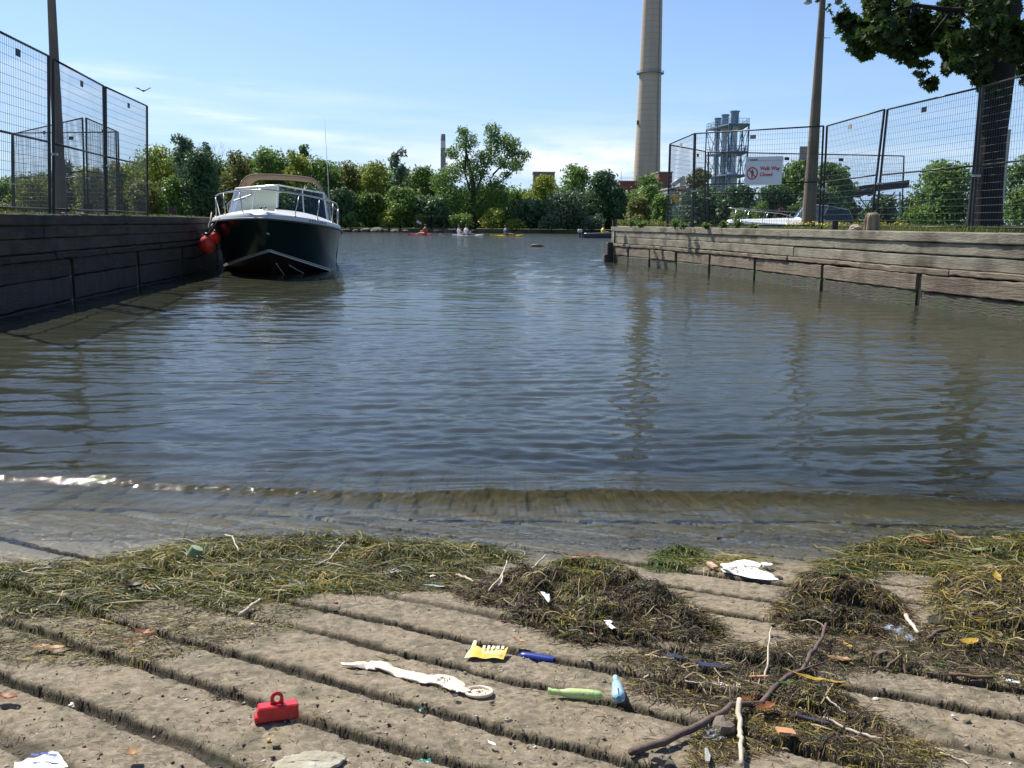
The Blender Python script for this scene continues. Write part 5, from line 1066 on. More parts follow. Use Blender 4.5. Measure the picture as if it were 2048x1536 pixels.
MGREEN = pmat('hull_green', (.004, .022, .019), rough=.22, coat=.15); MBOT = pmat('antifoul_dark_red', (.028, .009, .009), (.02, .008, .008), 3, rough=.55); MGEL = pmat('white_gelcoat', (.80, .78, .72), rough=.25, coat=.2); MSTRIPE = pmat('hull_stripe', (.55, .56, .50), rough=.3)
MSS = pmat('stainless', (.45, .43, .40), rough=.25, metal=.95); MCANV = pmat('tan_canvas', (.46, .345, .235), (.40, .30, .2), 8, rough=.9, bump=.2, trans=.12); MRUB = pmat('rub_rail_black', (.02, .02, .02), rough=.4); MCREAM = pmat('gunwale_cream', (.56, .54, .48), rough=.35)
def cruiser(label, loc, rz, heel, scale=1.0, hull=MGREEN, bottom=MBOT, bimini=True, cab=1.0, reg=None, green=True, bright_left=True):
    """forward is local -Y, starboard side appears at -X; s runs aft from the bow"""
    e = empty('cabin_cruiser', loc, (0, heel, rz), label=label, cat='motor cruiser'); e.scale = (scale,) * 3
    L = 6.6; Bm = 1.10 if not green else 1.30
    def bw(s): return Bm * (1 - max(0, 1 - s / 3.1) ** 2.35) ** .66 if s < 3.1 else Bm - .05 * ((s - 3.1) / 3.5) ** 2
    def zs(s): return .80 + .28 * max(0, 1 - s / 6.6) ** 1.7
    NT = 40
    def pos(t): return t ** 1.55
    S_ = []; Cn = []; K = []
    for i in range(NT + 1):
        t = i / NT; s = pos(t) * L; S_.append((bw(s), s, zs(s)))
        sc = .50 + pos(t) * (L - .50 - .10); q = (sc - .5); cw = (Bm - .12) * (1 - max(0, 1 - q / 3.0) ** 1.9); cz = .50 - .50 * (1 - max(0, 1 - q / 3.1) ** 1.7) ; Cn.append((cw, sc, cz)); kz = .50 - .78 * (1 - max(0, 1 - q / 1.9) ** 2.0); K.append((0, sc, kz))
    def side(A, B, sg, n, flare=0.0):
        P = []
        for a, b in zip(A, B):
            row = []
            for k in range(n + 1): f = k / n; x = a[0] + (b[0] - a[0]) * f - flare * math.sin(math.pi * f) * min(1, b[1] / 1.2); row.append((sg * x, a[1] + (b[1] - a[1]) * f, a[2] + (b[2] - a[2]) * f))
            P.append(row)
        return P
    mb = MB()
    for sg in (-1, 1): mb.grid(side(Cn, S_, sg, 8, .035))
    mb.add([(Cn[-1][0] * x, Cn[-1][1], Cn[-1][2]) for x in (-1, 1)] + [(S_[-1][0] * x, S_[-1][1], S_[-1][2]) for x in (1, -1)], [(0, 1, 2, 3)])
    mb.build('hull', hull, e, True, 50)
    mb = MB()
    for sg in (-1, 1): mb.grid(side(K, Cn, sg, 6))
    mb.add([(0, K[-1][1], K[-1][2]), (Cn[-1][0], Cn[-1][1], Cn[-1][2]), (-Cn[-1][0], Cn[-1][1], Cn[-1][2])], [(0, 1, 2)]); mb.build('bottom', bottom, e, True, 50)
    if green:
        mb = MB()
        for sg in (-1, 1):
            for off, rr in ((0.0, .016), (.034, .010)): mb.tube([(sg * (c[0] + .004 + off * .1), c[1] - .012 - off * .2, c[2] + off) for c in Cn], rr, 6)
            for f0, a_, b_ in (((.34, 7, 18), (.68, 10, 21)) if sg > 0 else ()): mb.tube([(sg * (K[i][0] + (Cn[i][0] - K[i][0]) * f0), K[i][1] - .01, K[i][2] + (Cn[i][2] - K[i][2]) * f0 - .008) for i in range(a_, b_)], .009, 5)
        mb.build('chine_stripe', MSTRIPE, e, True)
    mb = MB()
    for sg in (-1, 1): mb.tube([(sg * (p[0] + .012), p[1] - .012, p[2]) for p in S_], .022, 6)
    mb.build('rub_rail', MRUB if green else pmat('dark_trim', (.04, .045, .06), rough=.4), e, True)
    # gunwale band, foredeck, side decks
    gh = .105
    def G(i, sg): p = S_[i]; return (sg * max(0, p[0] - .03), p[1] + (.03 if i < 4 else 0), p[2] + gh)
    P = []; mb = MB()
    for sg in (-1, 1):
        mb.grid([[(sg * (p[0] + .004), p[1] - .004, p[2] + .015), (sg * (max(0, p[0]) + .002), p[1] - .002, p[2] + gh * .55), (sg * max(0, p[0] - .012), p[1] + .01, p[2] + gh * .92), G(i, sg)] for i, p in enumerate(S_)])
        mb.tube([(sg * (p[0] + .018), p[1] - .016, p[2] + .024) for p in S_], .008, 5)
    mb.build('gunwale', MCREAM if green else MGEL, e, True)
    WS0 = 2.45; WS1 = 3.55           # windshield base, centre and sides
    iF = [i for i in range(NT + 1) if S_[i][1] <= WS1 + .05]
    def deckz(x, s):
        b_ = max(.05, bw(s) - .03); u = min(1, abs(x) / b_); rise = .03 + .21 * min(1, s / 2.2)
        return zs(s) + gh + rise * (1 - u ** 2.4)
    P = []
    for i in iF:
        s = S_[i][1] + (.03 if i < 4 else 0); b_ = max(0, S_[i][0] - .03); P.append([(b_ * u, s, deckz(b_ * u, S_[i][1]) if abs(u) < 1 else S_[i][2] + gh) for u in np.linspace(-1, 1, 21)])
    mb = MB(); mb.grid(P)
    for sg in (-1, 1): mb.grid([[(sg * (S_[i][0] - .03), S_[i][1], S_[i][2] + gh), (sg * (S_[i][0] - .22), S_[i][1], S_[i][2] + gh + .01), (sg * (S_[i][0] - .23), S_[i][1], .25)] for i in range(iF[-1], NT + 1)])
    mb.build('deck', MGEL, e, True, 60)
    mb = MB(); i0 = iF[-1]; mb.add([(-.85, S_[i0][1], .28), (.85, S_[i0][1], .28), (.85, L - .05, .28), (-.85, L - .05, .28)], [(0, 1, 2, 3)]); mb.box((0, L - .06, .58), (1.9, .05, .70)); mb.box((-.45, 4.3, .62), (.5, .5, .68), bev=.05); mb.box((.45, 4.3, .62), (.5, .5, .68), bev=.05); mb.box((0, 5.9, .52), (1.6, .5, .45), bev=.05)
    mb.add([(x, S_[i0][1] + .0, z) for x, z in ((-.95, .28), (.95, .28), (.95, 1.06), (-.95, 1.06))], [(0, 1, 2, 3)]); mb.build('cockpit', pmat('cockpit_vinyl', (.16, .14, .12), rough=.6), e)
    # windshield: V plan, raked back
    hz = .51; hw = .86 * Bm / 1.1
    def wb(u):   # base point for u in -1..1
        a = abs(u); x = u * hw; s = WS0 + (a ** 1.3) * .55; return Vector((x, s, deckz(x, s) + .008))
    def wt(u): b_ = wb(u); return Vector((b_.x * .90, b_.y + .33, wb(0).z + hz - .10 * abs(u)))
    fr = MB(); seg = [-1, -.52, 0, .52, 1]
    for k, u in enumerate(seg): fr.tube([wb(u), wt(u)], .020 if abs(u) in (0, 1) else .013, 6)
    us = np.linspace(-1, 1, 17); fr.tube([wt(u) for u in us], .017, 6); fr.tube([wb(u) for u in us], .015, 6)
    for sg in (-1, 1):
        a, t_ = wb(sg), wt(sg); b2 = Vector((sg * (hw + .06), 4.25, deckz(.8, 3.4) - .03)); c2 = Vector((sg * (hw - .02), 4.05, t_.z - .12)); fr.tube([a, b2], .014, 6); fr.tube([t_, c2], .016, 6); fr.tube([b2, c2], .014, 6)
    wsf = fr.build('windshield', MGEL if green else MSS, e, True, 50)
    GLD = glassmat('dark_glass', (.62, .70, .76), .04, .25, (.02, .035, .05), 1.22); GLW = glassmat('teal_glass', (.4, .5, .5), .05, .8, (.045, .085, .10), 1.3); GLB = glassmat('hazy_glass', (.6, .68, .65), .25, .6, (.60, .70, .66), 1.2)
    gi = 0
    for u0, u1 in zip(seg, seg[1:]):
        m2 = MB(); uu = np.linspace(u0, u1, 5); m2.grid([[wb(u) + Vector((0, .004, .01)), wt(u) + Vector((0, .004, -.01))] for u in uu]); m2.build('pane', (GLB if (u1 <= 0 and bright_left) else (GLD if green else GLW)), wsf)
    for sg in (-1, 1):
        a, t_ = wb(sg), wt(sg); m2 = MB(); m2.add([a, (sg * (hw + .06), 4.25, deckz(.8, 3.4) - .03), (sg * (hw - .02), 4.05, t_.z - .12), t_], [(0, 1, 2, 3)]); m2.build('pane', GLD if green else GLW, wsf)
    m2 = MB(); m2.box((0, WS0 + .0, wb(0).z + .0), (.035, .02, .02)); 
    p0 = wt(-.62) + Vector((0, -.03, -.03)); m2.tube([p0 + Vector((.12, 0, .05)), p0 + Vector((.2, -.02, -.10)), p0 + Vector((-.28, -.12, -.26))], .007, 5); m2.tube([p0 + Vector((.02, -.06, -.12)), p0 + Vector((-.34, -.12, -.27))], .011, 5); m2.build('wiper', MRUB, wsf)
    # bow rail
    rp = []; top = .47
    for i in range(23, 0, -1): rp.append(i)
    def rz_(s): return zs(s) + gh + (top - .05) * min(1, max(0.02, (3.25 - s)) / .75) ** .5
    ring = [Vector((-(max(.03, bw(s) - .06)), s + .05, rz_(s))) for s in [3.25, 3.18, 3.0, 2.7, 2.3, 1.8, 1.3, .85, .5, .25, .10]] + [Vector((0, .03, zs(0) + gh + top - .045))]
    ring = ring + [Vector((-v.x, v.y, v.z)) for v in reversed(ring[:-1])]
    mb = MB(); mb.tube(ring, .0135, 8)
    for s in (3.2, 2.55, 1.75, .95, .35):
        for sg in (-1, 1): mb.tube([(sg * max(.04, bw(s) - .055), s + .02, zs(s) + gh), (sg * (max(.03, bw(s + .10) - .06)), s + .16, rz_(s + .1))], .010, 6); mb.lathe([(.035, 0), (.03, .012), (.012, .02)], (sg * max(.04, bw(s) - .055), s + .02, zs(s) + gh), 10)
    mb.build('bow_rail', MSS, e, True)
    # deck fittings
    mb = MB(); 
    for x, s in ((-.30, 2.2), (-.22, 2.16), (.02, 2.2)): mb.lathe([(.028, 0), (.028, .03), (.015, .045), (0, .048)], (x, s, deckz(x, s)), 10)
    mb.tube([(-.10, .35, deckz(.1, .3) + .035), (.10, .35, deckz(.1, .3) + .035)], .012, 6); mb.build('deck_fitting', MRUB, e, True)
    if green:
        mb = MB(); mb.lathe([(.02, 0), (.03, .02), (.03, .05), (0, .06)], (.0, .12, .79), 10); mb.tube([(0, .10, .80), (0, .07, .86), (0, .06, .82)], .012, 6); mb.build('bow_eye', MSS, e, True)
    # antenna
    if bimini:
        x = Bm - .26; mb = MB(); mb.tube([(x, 4.0, zs(4) + gh), (x, 4.0, zs(4) + gh + .36)], .028, 8); ab = mb.build('antenna_base', pmat('cream_plastic', (.62, .56, .38), rough=.5), e, True)
        mb = MB(); mb.tube([(x, 4.0, zs(4) + gh + .34), (x - .06, 4.05, 2.2), (x - .15, 4.1, 3.38)], [.010, .007, .004], 6); mb.build('antenna', pmat('antenna_white', (.75, .75, .74), rough=.4), e, True)
        # canvas top
        y0, y1 = 3.75, 5.6; hb = .93; P = []; zt = 1.98; prof = []
        for k in range(25):
            a = -1 + 2 * k / 24; x = a * hb; z = zt + .06 * (1 - a * a) - .0 * abs(a); 
            if abs(a) > .62: f = (abs(a) - .62) / .38; x = math.copysign(hb * (.62 + .35 * math.sin(f * 1.57)), a); z = zt + .06 * (1 - .384) - .40 * (1 - math.cos(f * 1.57)) - .01 * f 
            prof.append((x, z))
        for j in range(9): f = j / 8; y = y0 + (y1 - y0) * f; P.append([(x, y, z - .02 * math.sin(f * 9.4) - .02 * f) for x, z in prof])
        mb = MB(); mb.grid(P); mb.grid([[(x, y0 - .005, z), (x * .985, y0 + .02, z - .075)] for x, z in prof]); mb.build('canopy', MCANV, e, True, 60)
        mb = MB(); mb.tube([(x, y0, z) for x, z in prof], .019, 6); mb.tube([(x, y1, z - .02) for x, z in prof], .019, 6); cp = mb.build('canopy_hem', pmat('canvas_hem', (.28, .19, .13), rough=.9), e, True)
        for sg in (-1, 1):
            mb = MB(); foot = Vector((sg * (Bm - .12), 4.6, zs(4.6) + gh))
            for yy in (y0 + .03, 4.65, y1 - .03): mb.tube([foot, Vector((sg * (Bm - .10), (4.6 + yy) / 2, 1.35)), Vector((sg * hb * .97, yy, zt - .38)), Vector((sg * hb * .90, yy, zt - .10))], .013, 6)
            mb.tube([Vector((sg * (Bm - .12), 3.5, zs(3.5) + gh)), Vector((sg * hb * .97, y0, zt - .40))], .006, 5)
            mb.build('canopy_frame', MSS, e, True)
        mb = MB()
        for sg in (-1, 1): mb.grid([[(sg * hb * .97, y, zt - .38), (sg * (hb + .01), y + (.15 if j else .05), zt - .50 - .06 * (j % 2))] for j, y in enumerate(np.linspace(y0, y1, 9))])
        mb.build('side_curtain_roll', _mc['canvas_hem'], e, True)
    if reg:
        s = 2.12; tx = []
        for k, ch in enumerate(reg):
            s = .60 + k * .078; b0 = Vector((bw(s) + .007, s, zs(s) + .03)); b1 = Vector((bw(s + .05) + .007, s + .05, zs(s + .05) + .03)); ux = (b1 - b0).normalized(); uz = Vector((0, 0, 1)); ux = (ux - uz * ux.z).normalized(); m = Matrix.Identity(4); m.col[0][:3] = ux; m.col[1][:3] = Vector((-.15 * 0, 0, 1)); m.col[2][:3] = ux.cross(uz); m.col[3][:3] = b0 + ux.cross(uz) * .004; tx.append((ch, m))
        tmp = []
        for ch, m in tx: tmp.append(text_obj('registration_number', ch, .088, MRUB, None, m, bold=.001))
        V = []; Fc = []
        for o in tmp:
            n0 = len(V); V += [tuple(v.co) for v in o.data.vertices]; Fc += [tuple(i + n0 for i in p_.vertices) for p_ in o.data.polygons]; bpy.data.objects.remove(o)
        raw('registration_number', np.array(V), Fc, MRUB, e)
    return e
bp_ = at(531, 441, 16.5)
GB = cruiser('green hulled cabin cruiser with a tan canopy moored at the left quay', (bp_.x, 16.45, 0), R(10.5), R(2.4), reg='40E63018')
GB.location.z = -.02
# fenders hanging between boat and wall
MFEN = pmat('fender_red', (.62, .045, .02), rough=.4, trans=.10)
def fender(label, c, r_):
    e = empty('fender', c, label=label, cat='fender', group='red ball fenders between boat and wall'); mb = MB()
    mb.lathe([(0, -r_ * 1.08), (r_ * .5, -r_ * .95), (r_ * .85, -r_ * .55), (r_, -.02), (r_ * .93, r_ * .42), (r_ * .65, r_ * .82), (r_ * .32, r_ * 1.08), (r_ * .27, r_ * 1.2)], n=28); mb.build('ball', MFEN, e, True)
    mb = MB(); mb.lathe([(r_ * .30, r_ * 1.08), (r_ * .34, r_ * 1.25), (r_ * .22, r_ * 1.38), (0, r_ * 1.42)], n=16); mb.tube([(0, 0, r_ * 1.4), (.05, 0, r_ * 1.9), (.12, .03, r_ * 2.5)], .010, 6); mb.build('collar', MRUB, e, True)
fender('near red ball fender with a black collar beside the green hull', at(415, 489, 17.2), .158)
fender('smaller red fender half hidden behind the near one', at(431, 475, 17.75), .105)
def rope(label, pts, r_, mat): mb = MB(); mb.tube(pts, r_, 6); tag(mb.build('mooring_rope', mat, None, True), label, 'rope')
MRP = pmat('dark_rope', (.05, .045, .04), rough=.9); MRL = pmat('pale_rope', (.45, .40, .32), rough=.9)
rope('dark line drooping from the left quay edge to the near fender', [at(345, 432, 19.3), at(372, 434, 18.6), at(385, 450, 18.0), at(396, 466, 17.6), at(412, 474, 17.2)], .012, MRP)
rope('dark mooring line from the bow deck down to the red fenders', [at(452, 424, 17.4), at(437, 440, 17.3), at(420, 462, 17.1), at(414, 472, 17.15)], .012, MRP)
rope('pale line hanging from the bow rail of the green boat', [at(423, 425, 17.6), at(421, 440, 17.4), at(417, 452, 17.3), at(419, 462, 17.2)], .010, MRL)
# white cruiser across the right bank: bow to the left
wb_ = atz(1452, 29.5, .1)
cruiser('white cabin cruiser with a dark windshield moored beyond the right quay', (wb_.x, 29.6, .06), R(-82), R(0), scale=.93, hull=MGEL, bottom=MBOT, bimini=False, green=False, bright_left=False)
# ================================================================== WATER WEED AND LITTER ON THE RAMP
SLOPE = math.atan(RAMP_S)
def G2(pts): return [onramp(*p) for p in pts]
def scl(px, py): x, y = onramp(px, py); return math.hypot(x, y, EYE - (RAMP_Y0 - y) * RAMP_S) / FPX   # metres per photo pixel
MOUND = []
def addm(px, py, rx, ry, h):
    x, y = onramp(px, py); s = scl(px, py); MOUND.append((x, y, rx * s, ry * s / .50, h * .62))
for px, py, rx, ry, h in [(10, 1165, 90, 26, .016), (110, 1170, 80, 24, .018), (200, 1160, 70, 26, .022), (290, 1145, 70, 30, .028), (370, 1120, 60, 30, .034), (450, 1110, 70, 28, .034), (540, 1105, 70, 28, .034), (630, 1095, 60, 24, .042), (700, 1098, 60, 24, .040), (780, 1112, 70, 26, .030), (870, 1112, 70, 20, .026), (960, 1112, 56, 16, .022),
      (400, 1175, 60, 16, .014), (520, 1155, 90, 18, .014), 
      (1045, 1165, 36, 22, .050), (1075, 1190, 34, 26, .065), (1060, 1220, 26, 18, .040), (1110, 1160, 60, 20, .030), (1160, 1135, 50, 14, .026), (1200, 1140, 40, 12, .022),
      (1170, 1200, 50, 26, .055), (1230, 1205, 66, 34, .085), (1290, 1225, 62, 32, .080), (1350, 1250, 46, 20, .042), (1210, 1240, 60, 22, .050), (1390, 1262, 34, 12, .02),
      (1355, 1112, 34, 12, .026), (1385, 1108, 20, 8, .02), (1500, 1125, 60, 8, .012),
      (1640, 1190, 46, 24, .055), (1690, 1205, 56, 30, .080), (1740, 1215, 46, 26, .060), (1620, 1215, 34, 20, .035), (1680, 1245, 60, 14, .03),
      (1700, 1135, 50, 16, .025), (1760, 1110, 60, 20, .035), (1840, 1095, 70, 20, .045), (1920, 1100, 60, 20, .04), (2000, 1110, 60, 26, .045), (2060, 1090, 50, 24, .04),
      (1930, 1180, 44, 26, .035), (1990, 1200, 60, 40, .055), (2050, 1180, 60, 50, .06), (1950, 1245, 70, 26, .045), (2030, 1260, 60, 30, .05), (1890, 1290, 70, 20, .026), (1990, 1320, 80, 20, .026),
      (1500, 1320, 60, 16, .026), (1560, 1340, 50, 18, .034), (1450, 1345, 60, 14, .018), (1600, 1310, 50, 16, .022), (1640, 1400, 60, 20, .030), (1590, 1430, 60, 20, .024), (1680, 1450, 60, 16, .018), (1500, 1400, 50, 16, .02), (1380, 1335, 50, 12, .014), (1780, 1330, 60, 12, .016), (450, 1387, 16, 9, .014), (885, 1365, 12, 7, .012)]: addm(px, py, rx, ry, h)
MA = np.array(MOUND)
def thick(x, y):
    x = np.asarray(x, float); y = np.asarray(y, float); t = np.zeros_like(x)
    for cx, cy, rx, ry, h in MA:
        q = ((x - cx) / rx) ** 2 + ((y - cy) / ry) ** 2; t = np.maximum(t, h * np.clip(1 - q * .62, 0, 1) ** .8) + .12 * h * np.clip(1 - q, 0, 1)
    return t * (.50 + 1.05 * vnoise(x * 17 + 3, y * 13, 333)) * (.8 + .4 * vnoise(x * 40, y * 34, 335))
def Hm(x, y): return ramp_h(x, y, False)[0] + thick(x, y) * .9
# lumpy dark body of the weed under the strands
xs = np.arange(-2.0, 2.0, .0075); ys = np.arange(1.28, 3.10, .0075); X, Y = np.meshgrid(xs, ys); t = thick(X, Y); Z = ramp_h(X, Y, False)[0]
n = fbm(X * 26, Y * 26, 301, 3, .6) * .022 + fbm(X * 75, Y * 75, 311, 2) * .009; Z = np.where(t > 0.001, Z + t * .80 + n * np.clip(t / .02, 0, 1) - .004, Z - .03)
V = np.stack([X, Y, Z], -1).reshape(-1, 3); nx = len(xs); ny = len(ys); i = np.arange((ny - 1) * (nx - 1)); r_ = i // (nx - 1); c_ = i % (nx - 1); a_ = r_ * nx + c_; F = np.stack([a_, a_ + 1, a_ + nx + 1, a_ + nx], 1)
tf = t.ravel() > .003; F = F[tf[F].all(1)]; used = np.unique(F); mp = np.zeros(len(V), int); mp[used] = np.arange(len(used))
o = raw('matted_weed', V[used], mp[F], pmat('weed_body', (.050, .047, .018), (.026, .022, .012), 12, rough=.9, bump=1, bscale=150, c3=(.075, .085, .022), s3=6, dist=.01), None, True)
tag(o, label='matted dark green weed packed under the loose strands', cat='weed', kind='stuff')
del X, Y, Z, V, F, t, n
def inpoly(poly, n, r):
    P = np.array(poly, float); lo = P.min(0); hi = P.max(0); out = []
    while len(out) < n:
        q = lo + (hi - lo) * r.random((n * 2, 2)); ins = np.zeros(len(q), bool); j = len(P) - 1
        for i in range(len(P)):
            c = ((P[i, 1] > q[:, 1]) != (P[j, 1] > q[:, 1])) & (q[:, 0] < (P[j, 0] - P[i, 0]) * (q[:, 1] - P[i, 1]) / (P[j, 1] - P[i, 1] + 1e-9) + P[i, 0]); ins ^= c; j = i
        out += list(q[ins])
    return np.array(out[:n])
def ground(q): 
    return np.array([onramp(a, b) for a, b in q])
SM = {'g': leafmat('weed_green', (.135, .140, .018), (.065, .075, .014), 4, .25, .5), 'y': leafmat('weed_yellow', (.36, .27, .045), (.22, .17, .035), 4, .2, .5), 'b': leafmat('weed_brown', (.095, .050, .022), (.040, .024, .012), 4, .1, .6), 'd': leafmat('weed_dark', (.040, .036, .018), (.026, .022, .012), 4, .05, .7), 's': leafmat('dry_straw', (.38, .30, .17), (.26, .2, .11), 4, .1, .6), 'e': leafmat('weed_emerald', (.080, .135, .022), (.05, .085, .018), 4, .3, .5)}
def weeds(name, label, sets, seed):
    r = np.random.default_rng(seed); VV = []; FF = []; MI = []; base = 0; keys = list(SM); 
    for pts, Lr, w, mix, lift, arch, segs, curl in sets:
        V, F = strands(len(pts), pts, (Lr[0] * .75, Lr[1] * .75), w * .68, Hm, r, segs, curl * 1.5, lift * .6, arch * .5, z0=.001); ks = list(mix); pr = np.array([mix[k] for k in ks], float); m = r.choice([keys.index(k) for k in ks], len(pts), p=pr / pr.sum())
        VV.append(V); FF.append(F + base); MI.append(np.repeat(m, segs)); base += len(V)
    o = raw(name, np.concatenate(VV), np.concatenate(FF), [SM[k] for k in keys], None, False, midx=np.concatenate(MI)); return tag(o, label=label, cat='weed', kind='stuff')
r = np.random.default_rng(41)
B1 = [(-60, 1135), (120, 1127), (250, 1112), (330, 1096), (420, 1078), (560, 1072), (650, 1066), (760, 1076), (880, 1088), (980, 1096), (1040, 1114), (1000, 1132), (900, 1150), (760, 1158), (700, 1180), (560, 1195), (440, 1215), (330, 1190), (200, 1225), (60, 1225), (-60, 1210)]
B2 = [(-60, 1195), (330, 1180), (640, 1215), (560, 1262), (330, 1320), (240, 1335), (-60, 1320)]
B3 = [(560, 1160), (760, 1155), (1000, 1145), (940, 1180), (700, 1190)]
green = {'g': 5, 'y': 1.9, 'e': 1.6, 'b': 1.2, 'd': .8, 's': .15}; brown = {'b': 6, 'd': 4, 'g': 1.3, 'y': .9, 's': .5, 'e': .4}
g = lambda poly, n: ground(inpoly(poly, int(n * 1.6) if n > 700 else n, r))
weeds('green_wrack', 'long bank of green and yellow water weed along the waterline on the left', [
    (g(B1, 8500), (.04, .15), .0032, green, .010, .010, 6, 7), (g(B1, 9000), (.015, .05), .0026, green, .008, .006, 4, 14), (g(B1, 240), (.15, .34), .0030, {'y': 5, 's': 2, 'g': 1}, .018, .020, 9, 5),
    (g(B2, 2600), (.015, .07), .0022, {'g': 4, 'y': 2, 'b': 3, 'd': 2, 's': 1}, .002, .004, 4, 10), (g(B3, 2200), (.015, .07), .0024, {'g': 4, 'y': 1, 'b': 2, 'd': 1}, .003, .004, 4, 10)], 42)
H1 = [(925, 1185), (1000, 1168), (1040, 1145), (1110, 1150), (1120, 1200), (1100, 1240), (1050, 1245), (1030, 1215), (960, 1205)]
H2_ = [(1100, 1190), (1150, 1165), (1240, 1160), (1320, 1180), (1370, 1210), (1440, 1265), (1400, 1285), (1320, 1280), (1250, 1285), (1160, 1285), (1090, 1265), (1110, 1230)]
weeds('brown_weed_heap', 'tall dark tangled weed heap in the middle of the ramp', [(g(H2_, 5200), (.025, .11), .0028, brown, .012, .012, 5, 12), (g(H2_, 6500), (.010, .04), .0020, brown, .010, .006, 4, 16), (g([(1120, 1190), (1200, 1185), (1190, 1260), (1110, 1260)], 1300), (.02, .09), .0028, {'g': 5, 'y': 3, 'b': 1}, .012, .01, 5, 10), (g(H2_, 60), (.06, .16), .0030, {'s': 2, 'b': 2}, .02, .02, 5, 5)], 43)
weeds('brown_weed_heap', 'smaller ragged brown weed heap left of the tall one', [(g(H1, 3600), (.025, .12), .0028, brown, .012, .012, 5, 12), (g(H1, 3600), (.010, .04), .0020, brown, .008, .006, 4, 16), (g(H1, 40), (.06, .15), .0032, {'s': 2, 'y': 2}, .02, .02, 5, 5)], 44)
A1 = [(1080, 1150), (1140, 1125), (1210, 1130), (1260, 1160), (1180, 1165)]; A2 = [(1310, 1125), (1350, 1100), (1400, 1102), (1405, 1120), (1350, 1140), (1310, 1140)]; A3 = [(1380, 1122), (1480, 1112), (1540, 1130), (1450, 1145)]
weeds('green_weed_arch', 'low arched clump of green weed above the tall brown heap', [(g(A1, 1500), (.03, .13), .0030, green, .010, .012, 6, 7), (g(A1, 1200), (.015, .05), .0024, green, .008, .006, 4, 14)], 45)
weeds('green_weed_tuft', 'bright green weed tuft left of the white foam plate', [(g(A2, 1300), (.03, .10), .0028, {'e': 5, 'g': 4, 'y': 1, 'd': 1}, .008, .010, 6, 8), (g(A3, 260), (.06, .20), .0028, {'y': 5, 'g': 2, 's': 1}, .006, .012, 8, 8)], 46)
H3 = [(1555, 1235), (1590, 1190), (1640, 1165), (1720, 1180), (1790, 1210), (1810, 1240), (1740, 1268), (1640, 1265), (1580, 1262)]
weeds('brown_weed_heap', 'rounded brown weed heap with a long green leaf on top', [(g(H3, 4300), (.025, .10), .0028, brown, .012, .012, 5, 12), (g(H3, 5200), (.010, .04), .0020, brown, .010, .006, 4, 16), (g(H3, 60), (.05, .15), .0030, {'s': 2, 'y': 1, 'b': 2}, .02, .02, 5, 5)], 47)
R1_ = [(1620, 1165), (1680, 1120), (1760, 1090), (1850, 1072), (1960, 1075), (2110, 1040), (2110, 1150), (1990, 1150), (1890, 1150), (1800, 1140), (1720, 1155), (1660, 1180)]
R2_ = [(1870, 1180), (1900, 1145), (1990, 1140), (2110, 1130), (2110, 1300), (2000, 1310), (1900, 1290), (1930, 1250), (1880, 1225)]
weeds('green_wrack', 'green and golden weed bank at the waterline on the right', [(g(R1_, 5000), (.04, .16), .0032, green, .010, .012, 6, 7), (g(R1_, 4500), (.015, .05), .0026, green, .008, .006, 4, 14), (g(R1_, 180), (.15, .32), .0032, {'y': 5, 's': 3, 'g': 1}, .016, .022, 9, 5), (g(R2_, 4200), (.03, .13), .0028, {'g': 3, 'y': 2, 'b': 3, 'd': 3, 's': .6}, .010, .012, 6, 9), (g(R2_, 4200), (.012, .05), .0022, brown, .008, .006, 4, 14), (g(R2_, 160), (.14, .3), .0030, {'y': 5, 's': 2}, .014, .02, 9, 7)], 48)
D1 = [(1200, 1318), (1300, 1296), (1560, 1285), (1850, 1250), (2110, 1240), (2110, 1400), (1980, 1375), (1780, 1340), (1640, 1360), (1700, 1400), (1790, 1500), (1640, 1500), (1560, 1440), (1400, 1420), (1250, 1385), (1260, 1340)]
D2 = [(1400, 1440), (1560, 1400), (1680, 1400), (1900, 1510), (1780, 1560), (1600, 1490), (1380, 1540)]
field = {'b': 5, 'd': 4, 'g': 1.8, 'y': 1, 's': 1.2}
weeds('loose_debris', 'scattered brown weed scraps, straw and twig ends on the right half of the ramp', [(g(D1, 5500), (.010, .05), .0020, field, .004, .005, 4, 14), (g(D1, 1600), (.03, .10), .0026, field, .008, .010, 5, 8), (g(D2, 3600), (.010, .05), .0018, {'b': 5, 'd': 3, 'y': 3, 's': 1.5, 'g': 2}, .004, .004, 4, 12), (g([(700, 1180), (2048, 1180), (2048, 1536), (1250, 1536)], 1000), (.008, .04), .0014, field, .001, .002, 4, 12), (g([(0, 1230), (1300, 1200), (1300, 1536), (0, 1536)], 900), (.006, .03), .0012, {'b': 4, 'd': 4, 's': 1}, .001, .002, 4, 12),
    (g([(430, 1378), (480, 1380), (475, 1398), (430, 1396)], 260), (.010, .03), .0018, {'d': 5, 'b': 1}, .004, .004, 4, 14), (g([(868, 1355), (905, 1352), (905, 1378), (875, 1380)], 160), (.010, .03), .0016, {'d': 3, 'g': 2}, .005, .004, 4, 14)], 49)
# dry crumbs caught in the grooves
qs = []
for gi, gu in enumerate(GR[3:15]):
    v = r.uniform(-2.6, 2.6, 900); u = gu + r.normal(0, .010, 900); x = .545 * u + .839 * v; y = .839 * u - .545 * v; qs.append(np.stack([x, y], 1))
q = np.concatenate(qs); q = q[(q[:, 1] > 1.0) & (q[:, 1] < 2.75) & (np.abs(q[:, 0]) < q[:, 1] * .72)]
weeds('groove_debris', 'dark plant crumbs caught in the grooves of the ramp', [(q, (.004, .022), .0018, {'b': 5, 'd': 6, 'g': 1.5, 's': .3}, .003, .004, 3, 20)], 50)
